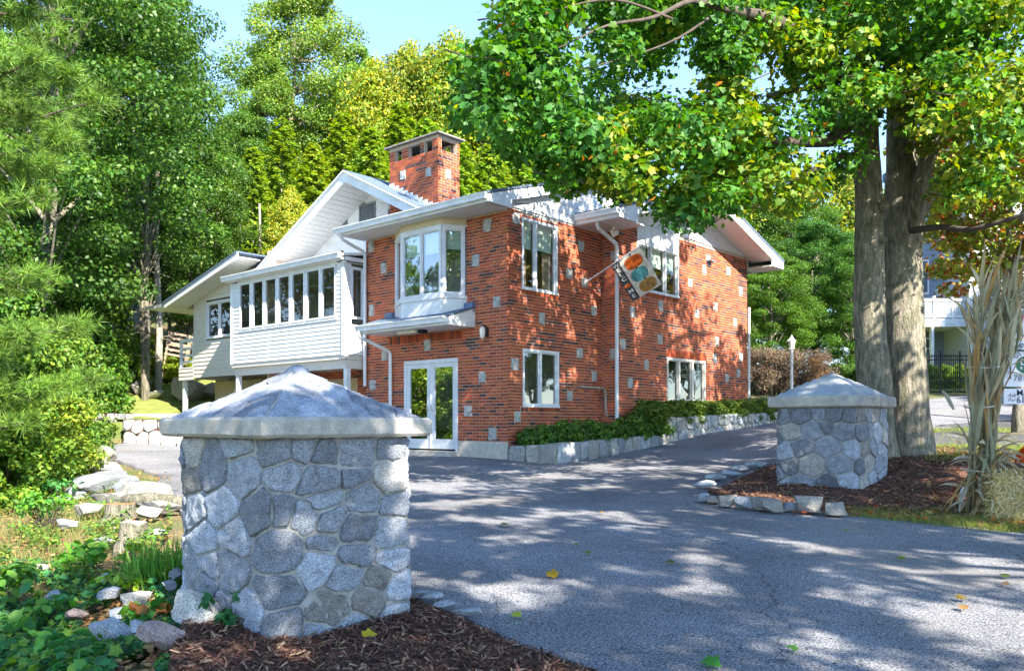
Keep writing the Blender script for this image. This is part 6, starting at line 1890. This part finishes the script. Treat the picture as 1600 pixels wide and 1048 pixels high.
br_ = MB(); br_.tube([sfn(1575, 592, .05), sfn(1575, 548, .05), sfn(1650, 548, .05)], .011, 6); br_.build('bracket', MT['darkmetal'], sg)
for (cx, cy, r0, s) in ((1587, 542, 6, 1), (1585, 556, 6, -1), (1593, 541, 4, -1)):
    sc_ = MB(); sc_.tube([sfn(cx + r0 * (1 - t / 14) * math.cos(t * .7), cy + s * r0 * (1 - t / 14) * math.sin(t * .7), .05) for t in range(13)], .005, 5); sc_.build('scroll', MT['darkmetal'], sg)
MB().tube([sfn(1655, 760, -.03), sfn(1655, 478, -.03)], .045, 8).build('post', MT['white'], sg)
MB().tube([sfn(1655, 484, -.03), sfn(1562, 484, -.03)], .02, 8).build('arm', MT['white'], sg)

# ------------------------------------------------------------------ right background: grey house, fence, lamp
M_grey_shade = material('grey_siding_shade', (.25, .29, .36), .7, var=.06); M_greyl = material('light_grey_siding', (.50, .51, .54), .7, var=.05)  # darker blue-grey has the shade on the recessed left wall painted in
YB = 42.0
gh = empty('grey_house', (P(1480, 600, YB).x, YB, hgt(21, YB) - .2)); tag(gh, 'grey clapboard house with white balcony behind the iron fence', 'house')
go = gh.location
gp = lambda px, py, Y: P(px, py, Y) - go
def gbox(nm, x0, x1, y0, y1, Ya, Yb, mat, par=None):
    mb = MB(); a, b = P(x0, y1, YB) - go, P(x1, y0, YB) - go
    mb.box(a.x, b.x, Ya - YB, Yb - YB, a.z, b.z); return mb.build(nm, mat, par or gh)
gbox('wall', 1437, 1500, 250, 620, 43.5, 46, M_grey_shade)
gbox('wall', 1498.5, 1680, 250, 620, 41.0, 50, M_greyl)
for k in range(36):
    gbox('siding_board', 1437, 1497, 600 - k * 7.3 - .6, 600 - k * 7.3, 43.46, 43.5, M_greyl if k % 50 == 99 else M_grey_shade)
    gbox('siding_board', 1506, 1680, 600 - k * 7.3 - .8, 600 - k * 7.3, 40.96, 41.0, M_greyl)
gbox('corner_trim', 1496, 1506, 250, 620, 40.9, 41.1, MT['white'])
gbox('roof', 1434, 1700, 236, 250, 40.6, 46, MT['shingle'])
gbox('balcony_floor', 1425, 1496, 501, 513, 41.2, 43.46, MT['white'])
gbox('balcony_rail', 1425, 1496, 470, 474, 41.2, 41.35, MT['white']); gbox('balcony_rail', 1425, 1496, 496, 499, 41.2, 41.35, MT['white'])
for k in range(26): gbox('baluster', 1426 + k * 2.7, 1427.2 + k * 2.7, 474, 496, 41.24, 41.3, MT['white'])
for x in (1446, 1474): gbox('post', x, x + 3, 466, 501, 41.18, 41.38, MT['white'])
for x in (1443,): gbox('post', x, x + 4, 513, 620, 41.2, 41.4, MT['white'])
for (x0, x1, y0, y1, Y) in ((1448, 1474, 526, 556, 43.4), (1523, 1536, 445, 495, 40.9), (1560, 1585, 445, 495, 40.9), (1450, 1470, 400, 450, 43.4)):
    w = gbox('window', x0 - 3, x1 + 3, y0 - 3, y1 + 3, Y - .02, Y + .06, MT['white']); gbox('pane', x0, x1, y0, y1, Y - .06, Y - .021, material('dim_pane', (.10, .13, .15), .1), w)
    gbox('mullion', x0, x1, (y0 + y1) / 2 - .8, (y0 + y1) / 2 + .8, Y - .08, Y - .061, MT['white'], w)
gbox('lamp', 1483, 1490, 446, 456, 43.2, 43.45, MT['white'])
YF = 36.0
fe = empty('iron_fence', (P(1432, 610, YF).x, YF, hgt(17.5, YF))); tag(fe, 'black iron picket fence in front of the grey house', 'fence')
fo_ = fe.location
for yy in (556, 562, 596): 
    a, b = P(1425, yy, YF) - fo_, P(1580, yy, YF) - fo_; MB().box(a.x, b.x, -.02, .02, a.z - .02, a.z + .02).build('rail', MT['darkmetal'], fe)
for k in range(46):
    a = P(1426 + k * 3.35, 553, YF) - fo_; big = k % 9 == 4
    MB().box(a.x - (.035 if big else .011), a.x + (.035 if big else .011), -.011, .011, -.1, a.z + (.12 if big else 0)).build('picket', MT['darkmetal'], fe)
for i in range(7):
    x = P(1430 + i * 24, 600, 38.2).x
    bush('hedge_shrub', SHR, (x, 38.2, hgt(x, 38.2) - .1), (.55, .5, .75), 'green hedge shrub behind the iron fence', 'hedge behind the iron fence', (1.1, 1.15, .8))
for i, px in enumerate((1300, 1325, 1345)):
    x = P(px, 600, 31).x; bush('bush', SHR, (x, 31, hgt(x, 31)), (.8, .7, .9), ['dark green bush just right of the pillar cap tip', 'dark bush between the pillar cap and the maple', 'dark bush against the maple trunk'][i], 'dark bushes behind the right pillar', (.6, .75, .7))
YL = 25.5
lp = empty('lamp_post', (P(1237, 640, YL).x, YL, 1.8)); tag(lp, 'white lamp post with a small lantern beside the bronze hedge', 'lamp post')
zt = P(1237, 546, YL).z - 1.8
MB().tube([(0, 0, -.2), (0, 0, zt)], .045, 8).build('post', MT['white'], lp)
MB().tube([(0, 0, zt), (0, 0, zt + .02), (0, 0, zt + .04)], [.06, .10, .07], 8).build('collar', MT['white'], lp)
MB().tube([(0, 0, zt + .04), (0, 0, zt + .26)], [.075, .12], 6).build('lantern', MT['lampglass'], lp)
MB().tube([(0, 0, zt + .26), (0, 0, zt + .34), (0, 0, zt + .44)], [.14, .06, .01], 6).build('lantern_cap', MT['white'], lp)

# ------------------------------------------------------------------ left side small things
WOODM = material('weathered_wood', (.30, .22, .16), .85, var=.3, scale=6)
YR = 31.0
rx = P(268, 548, YR); rz_ = hgt(rx.x, YR)
rkk = empty('wooden_racks', (rx.x, YR, rz_), R(10)); rkk.rotation_euler = (0, R(10), R(12)); tag(rkk, 'two tilted brown wooden racks stacked on the slope by the porch', 'racks')
zb = P(268, 556, YR).z - rz_
for lv in range(2):
    z = zb + lv * .42
    for (x, y) in ((-.35, -.2), (.35, -.2), (-.35, .2), (.35, .2)): MB().box(x - .03, x + .03, y - .03, y + .03, z - (.9 if lv == 0 else 0), z + .40).build('leg', WOODM, rkk)
    for zz in (z + .02, z + .20, z + .38):
        for y in (-.2, .2): MB().box(-.40, .40, y - .045, y - .03, zz - .035, zz + .035).build('rail', WOODM, rkk)
    for k in range(4): MB().box(-.33 + k * .2, -.25 + k * .2, -.24, .24, z + .385, z + .41).build('slat', WOODM, rkk)
wp = G(2, 752); wpo = empty('marker_post', (wp.x - .03, wp.y, wp.z)); tag(wpo, 'short white marker post at the left edge of the picture', 'post')
MB().box(-.05, .05, -.04, .04, -.2, .60).build('post', MT['white'], wpo); MB().box(-.055, .055, -.045, .045, .48, .54).build('band', MT['darkmetal'], wpo)
def stump(px, py, r_, h, col, lab):
    p = G(px, py); o = empty('tree_stump', p); tag(o, lab, 'stump')
    mb = MB(); n = 16
    rings = [(-.1, 1.5), (.02, 1.35), (h * .35, 1.08), (h, 1.0)]
    V = [(r_ * k * (1 + .16 * mnoise.noise((math.cos(a) * 2, math.sin(a) * 2, px + z * 2))) * math.cos(a), r_ * k * (1 + .16 * mnoise.noise((math.cos(a) * 2, math.sin(a) * 2, px + z * 2))) * math.sin(a), z + (.04 * mnoise.noise((a, px, 0)) if z == h else 0)) for z, k in rings for a in [2 * math.pi * i / n for i in range(n)]]
    F_ = [(r * n + i, r * n + (i + 1) % n, (r + 1) * n + (i + 1) % n, (r + 1) * n + i) for r in range(3) for i in range(n)]
    mb.add(V, F_); mb.build('bark', BARK, o, smooth=True)
    MB().poly(*V[3 * n:]).build('cut_face', material('cut_wood', col, .9, var=.3, scale=12), o)
stump(209, 852, .13, .24, (.36, .30, .24), 'grey cut tree stump below the white boulders')
stump(187, 815, .16, .22, (.38, .16, .06), 'reddish broken stump in front of the white boulders')
lg = G(235, 798); mb = MB(); mb.tube([(-.45, .05, .1), (-.1, 0, .13), (.5, -.1, .1)], [.08, .09, .06], 9); lo_ = mb.build('log', BARK, smooth=True, loc=(lg.x, lg.y + .2, lg.z)); tag(lo_, 'short bark-covered log among the white boulders', 'log')
for i, (px, py, L, a) in enumerate(((360, 1002, .35, .2), (385, 992, .25, 1.9), (330, 975, .3, .9))):
    p = G(px, py); mb = MB(); mb.tube([(-L / 2 * math.cos(a), 0, .07), (0, .03, .10), (L / 2 * math.cos(a), -.02, .08 + .05 * i)], [.012, .010, .006], 6)
    tag(mb.build('stick', TWIG, loc=(p.x, p.y, p.z + .05)), ['longest dead stick lying at the foot of the near pillar', 'short broken stick at the near pillar corner', 'thin curved twig above the pale angular rock'][i], 'stick')

def ground_scatter(name, px0, px1, py0, py1, n, size, pal, tmpl, lift, label, cat, mat=LEAF, keep=None, upn=1.0, jit=.3, tilt=.5, along=None):
    pts, nr = [], []
    guard = 0
    while len(pts) < n and guard < n * 8:
        guard += 1
        px, py = rm.uniform(px0, px1), rm.uniform(py0, py1)
        if keep and not keep(px, py): continue
        Y = None
        k = (px - 800) / F_PX; q = (660 - py) / F_PX
        Yc = 4.5
        # solve CAMZ + q Y = h
        for _ in range(14):
            Yc = max(3.0, min(60, (hgt(k * Yc, Yc) - CAMZ) / q)) * .5 + Yc * .5
        p = (k * Yc, Yc, hgt(k * Yc, Yc))
        pts.append((p[0], p[1], p[2] + rm.uniform(*lift)))
    N = len(pts)
    pos = np.array(pts)
    nr = np.stack([NPR.normal(size=N) * tilt, NPR.normal(size=N) * tilt - .15, np.full(N, upn)], 1)
    al = None if along is None else along(N)
    o = link(name, scatter(name, pos, nr, NPR.uniform(*size, N), colours(N, pal, jit), tmpl, mat, al))
    tag(o, label, cat, kind='stuff'); return o
notpil = lambda px, py: not (px > 268 and py < 930)
# ivy and weeds on the bank
IVY = [(.03, .14, .045), (.045, .17, .05), (.025, .11, .045), (.07, .20, .04), (.12, .24, .03)]
ivd = lambda px, py: notpil(px, py) and py > 850 + max(0, px - 180) * .55 and mnoise.noise((px * .012, py * .016, 3)) > -.14
ground_scatter('ivy', -40, 300, 880, 1075, 9500, (.032, .065), IVY, T_OVATE, (.0, .07), 'dark green ivy covering the bank at the lower left', 'ground cover', keep=ivd, tilt=.55)
ground_scatter('ivy', -40, 240, 900, 1075, 650, (.05, .085), [(.05, .20, .05), (.09, .25, .04), (.16, .28, .03)], T_MAPLE, (.04, .12), 'larger bright leaves standing above the ivy', 'ground cover', keep=ivd, tilt=.5)
ground_scatter('weeds', -30, 280, 760, 920, 4500, (.03, .065), [(.09, .20, .03), (.14, .24, .03), (.06, .15, .03), (.22, .25, .04)], T_OVATE, (.02, .16), 'patchy green weeds between the bank rocks', 'ground cover', keep=lambda px, py: notpil(px, py) and mnoise.noise((px * .015, py * .03, 8)) > .02)
ground_scatter('leaf_litter', -30, 300, 740, 1060, 3600, (.03, .07), [(.32, .15, .06), (.24, .11, .05), (.40, .24, .09), (.20, .10, .06), (.45, .30, .12)], T_OVATE, (.0, .05), 'brown leaf litter on the left bank', 'leaf litter', keep=notpil, tilt=.35)
ground_scatter('dry_grass', -30, 240, 735, 900, 5200, (.05, .13), [(.26, .25, .08), (.20, .25, .06), (.14, .22, .04), (.30, .26, .11)], T_BLADE, (-.01, .01), 'dry short grass on the dirt at the left', 'grass', upn=.2, tilt=.8, along=lambda N: np.stack([NPR.normal(size=N) * .4, NPR.normal(size=N) * .4, np.ones(N)], 1), keep=lambda px, py: px < 150 + (900 - py) * .3)
up_al = lambda N: np.stack([NPR.normal(size=N) * .45, NPR.normal(size=N) * .45, np.ones(N)], 1)
ground_scatter('grass', 1325, 1640, 800, 832, 7000, (.05, .11), [(.20, .26, .04), (.28, .30, .05), (.14, .20, .03), (.34, .30, .10)], T_BLADE, (-.02, .01), 'short bright grass strip between the mulch and the drive', 'grass', upn=.2, tilt=.8, along=up_al, keep=lambda px, py: py > 800 + (px - 1325) * .0 and py < 803 + (px - 1325) * .105 + 4)
ground_scatter('grass', 1440, 1640, 655, 725, 9000, (.06, .13), [(.22, .29, .04), (.30, .33, .05), (.16, .24, .03)], T_BLADE, (-.02, .01), 'sunlit lawn grass behind the corn stalks', 'grass', upn=.2, tilt=.8, along=up_al)
ground_scatter('leaf_litter', 1240, 1640, 770, 832, 900, (.04, .09), [(.40, .18, .05), (.30, .14, .06), (.45, .30, .10), (.5, .12, .03), (.25, .12, .07)], T_MAPLE, (.02, .06), 'fallen brown and orange leaves along the right bed', 'leaf litter', tilt=.3, keep=lambda px, py: py < 806 + max(0, px - 1325) * .09)
ground_scatter('grass', 150, 360, 612, 655, 4000, (.10, .2), [(.28, .30, .05), (.36, .33, .06), (.22, .25, .04)], T_BLADE, (-.02, .01), 'yellowish lawn grass on the terrace', 'grass', upn=.2, tilt=.8, along=up_al)

# mulch chips
CHIP = (np.array([(-.10, -.5, 0), (.10, -.5, 0), (.08, .5, .10), (-.08, .5, .10)]), [(0, 1, 2, 3)])
def inside(poly, x, y):
    c = False; j = len(poly) - 1
    for i in range(len(poly)):
        if (poly[i][1] > y) != (poly[j][1] > y) and x < (poly[j][0] - poly[i][0]) * (y - poly[i][1]) / (poly[j][1] - poly[i][1]) + poly[i][0]: c = not c
        j = i
    return c
MCH = material('mulch_chip', attr=True, rough=.95, spec=.15)
def chips(poly, fn, n, label, size):
    x0, x1 = min(p[0] for p in poly), max(p[0] for p in poly); y0, y1 = min(p[1] for p in poly), max(p[1] for p in poly)
    pts = []
    while len(pts) < n:
        x, y = rm.uniform(x0, x1), rm.uniform(y0, y1)
        if inside(poly, x, y): pts.append((x, y, hgt(x, y) + fn(x, y) + rm.uniform(.0, .018)))
    pos = np.array(pts); N = len(pos)
    nr = np.stack([NPR.normal(size=N) * .45, NPR.normal(size=N) * .45, np.ones(N)], 1)
    o = link('mulch_chips', scatter('mulch_chips', pos, nr, NPR.uniform(*size, N), colours(N, [(.10, .045, .03), (.15, .07, .045), (.065, .032, .025), (.22, .11, .07), (.30, .19, .12)], .25), CHIP, MCH)); tag(o, label, 'mulch', kind='stuff')
chips(BED1, fn1, 15000, 'red-brown bark chips round the near pillar', (.025, .075))
chips(BED2, fn2, 13000, 'red-brown bark chips round the right pillar and maple', (.03, .10))

# plants one can tell apart
def blades(nm, px, py, n, L, pal, label, cat='grass tuft', spread=.12):
    p = G(px, py); o = empty(nm, p); tag(o, label, cat)
    mb = MB(); N = n
    pos = NPR.normal(size=(N, 3)) * spread * np.array([1, 1, 0]) * .5
    al = np.stack([NPR.normal(size=N) * .5 + pos[:, 0] * 3, NPR.normal(size=N) * .5 + pos[:, 1] * 3, np.ones(N) * 1.0], 1)
    nr = np.stack([-al[:, 0], -al[:, 1], np.ones(N) * .5], 1) + NPR.normal(size=(N, 3)) * .2
    link('blades', scatter('blades', pos, nr, NPR.uniform(.6, 1.1, N) * L, colours(N, pal, .2), T_BLADE, LEAF, al), o)
blades('grass_tuft', 262, 905, 260, .36, [(.10, .28, .03), (.16, .34, .04), (.07, .20, .03)], 'bright green grass tuft left of the near pillar', spread=.28)
blades('grass_tuft', 232, 915, 140, .28, [(.10, .26, .03), (.13, .30, .04)], 'smaller grass tuft beside the seedlings', spread=.25)
def leafy(nm, px, py, h, n, leaf, pal, label, w=.3, tm=T_OVATE):
    p = G(px, py); o = empty(nm, p); tag(o, label, 'plant')
    st = MB(); cs = []
    for i in range(max(3, n // 12)):
        a = rm.uniform(0, 6.28); q = w / 2 * math.sqrt(rm.random()); c = Vector((q * math.cos(a), q * math.sin(a), h * rm.uniform(.45, 1)))
        limb(st, (c.x * .2, c.y * .2, -.02), c, .006, .003, i + px, n=3, wob=.1); cs.append(c)
    st.build('stems', TWIG, o)
    p_, n_, c_ = clump_leaves(cs, [w * .22] * len(cs), 12, .7, .8, pal)
    link('leaves', scatter('leaves', p_, n_, NPR.uniform(.7, 1.2, len(p_)) * leaf, c_, tm, LEAF), o)
leafy('leafy_plant', 68, 828,   .42, 330, .075, [(.10, .28, .03), (.15, .34, .03), (.07, .22, .03)], 'bright green leafy plant left of the boulder row', .6)
leafy('leafy_plant', 98, 785, .4, 140, .09, [(.05, .20, .05), (.08, .24, .05)], 'dark green leafy plant behind the bright one', .5)
leafy('leafy_plant', 190, 940, .30, 60, .09, [(.24, .36, .04), (.18, .32, .04)], 'yellow-green seedling in front of the grass tuft', .3)
leafy('leafy_plant', 205, 895, .25, 48, .08, [(.28, .36, .03), (.2, .33, .03)], 'small yellow-green seedling below the stump', .2)
leafy('leafy_plant', 130, 900, .28, 120, .10, [(.13, .32, .03), (.08, .25, .03)], 'broad-leaved green plant in the middle of the bank', .45)
leafy('leafy_plant', 228, 985, .18, 48, .09, [(.05, .20, .03), (.10, .24, .03), (.3, .12, .03)], 'green and red seedling on the light rock', .25, T_MAPLE)
leafy('leafy_plant', 352, 1000, .28, 60, .08, [(.03, .14, .04), (.05, .18, .05)], 'dark green ivy sprig climbing the foot of the near pillar', .25)
leafy('leafy_plant', 65, 985, .22, 90, .11, [(.10, .27, .03), (.05, .2, .05)], 'bright ivy shoots at the left edge of the bank', .5)
leafy('leafy_plant', 15, 950, .30, 100, .11, [(.12, .28, .03), (.06, .2, .05)], 'broad green leaves at the left edge of the picture', .5)
leafy('leafy_plant', 120, 1042, .2, 90, .10, [(.05, .2, .05), (.1, .26, .04)], 'green ivy leaves at the bottom edge of the bank', .5)

# fallen leaves
FL = [(863, 903, .15, (.55, .33, .02), 'large yellow leaf standing on the middle of the drive'), (1047, 883, .11, (.16, .15, .03), 'dark curled leaf right of the yellow leaf on the drive'), (1408, 877, .11, (.22, .27, .03), 'green leaf on the drive before the grass strip'), (1502, 940, .12, (.30, .20, .04), 'olive leaf on the drive at the lower right'),
      (918, 868, .10, (.15, .24, .04), 'green leaf above the yellow leaf on the drive'), (788, 823, .10, (.22, .26, .03), 'green leaf left on the drive before the house'), (900, 855, .08, (.20, .25, .03), 'small green leaf near the middle of the drive'), (576, 1016, .13, (.62, .48, .03), 'bright yellow leaf on the mulch below the near pillar'),
      (806, 968, .11, (.50, .52, .05), 'yellow-green leaf at the edge of the drive and mulch'), (1238, 1020, .10, (.12, .30, .05), 'green leaf at the bottom of the drive'), (1110, 1044, .16, (.08, .30, .04), 'bright green leaf cut by the bottom edge'), (1322, 832, .08, (.25, .30, .04), 'small green leaf below the last kerb stone'), (1570, 905, .10, (.14, .2, .04), 'green leaf at the right edge of the drive'),
      (940, 804, .08, (.4, .2, .06), 'tiny brown leaf far out on the drive'), (1505, 955, .10, (.34, .20, .07), 'brown leaf just below the olive leaf'), (283, 1035, .14, (.62, .45, .04), 'yellow leaf below the reddish rock'), (1570, 918, .09, (.35, .2, .1), 'brown leaf at the right edge below the green one')]
for i, (px, py, s, c, lab) in enumerate(FL):
    p = G(px, py)
    dz = .012 if px > 600 and not (px < 600) else .075
    mbx = scatter('fallen_leaf', np.array([[0., 0, 0]]), np.array([[.15 * math.sin(i * 3), -.25 - .3 * (i == 0), 1.0]]), np.array([s * .78]), np.array([c]) * .85, T_MAPLE, LEAF)
    tag(link('fallen_leaf', mbx, None, (p.x, p.y, p.z + dz + .02)), lab, 'leaf', 'fallen leaves')
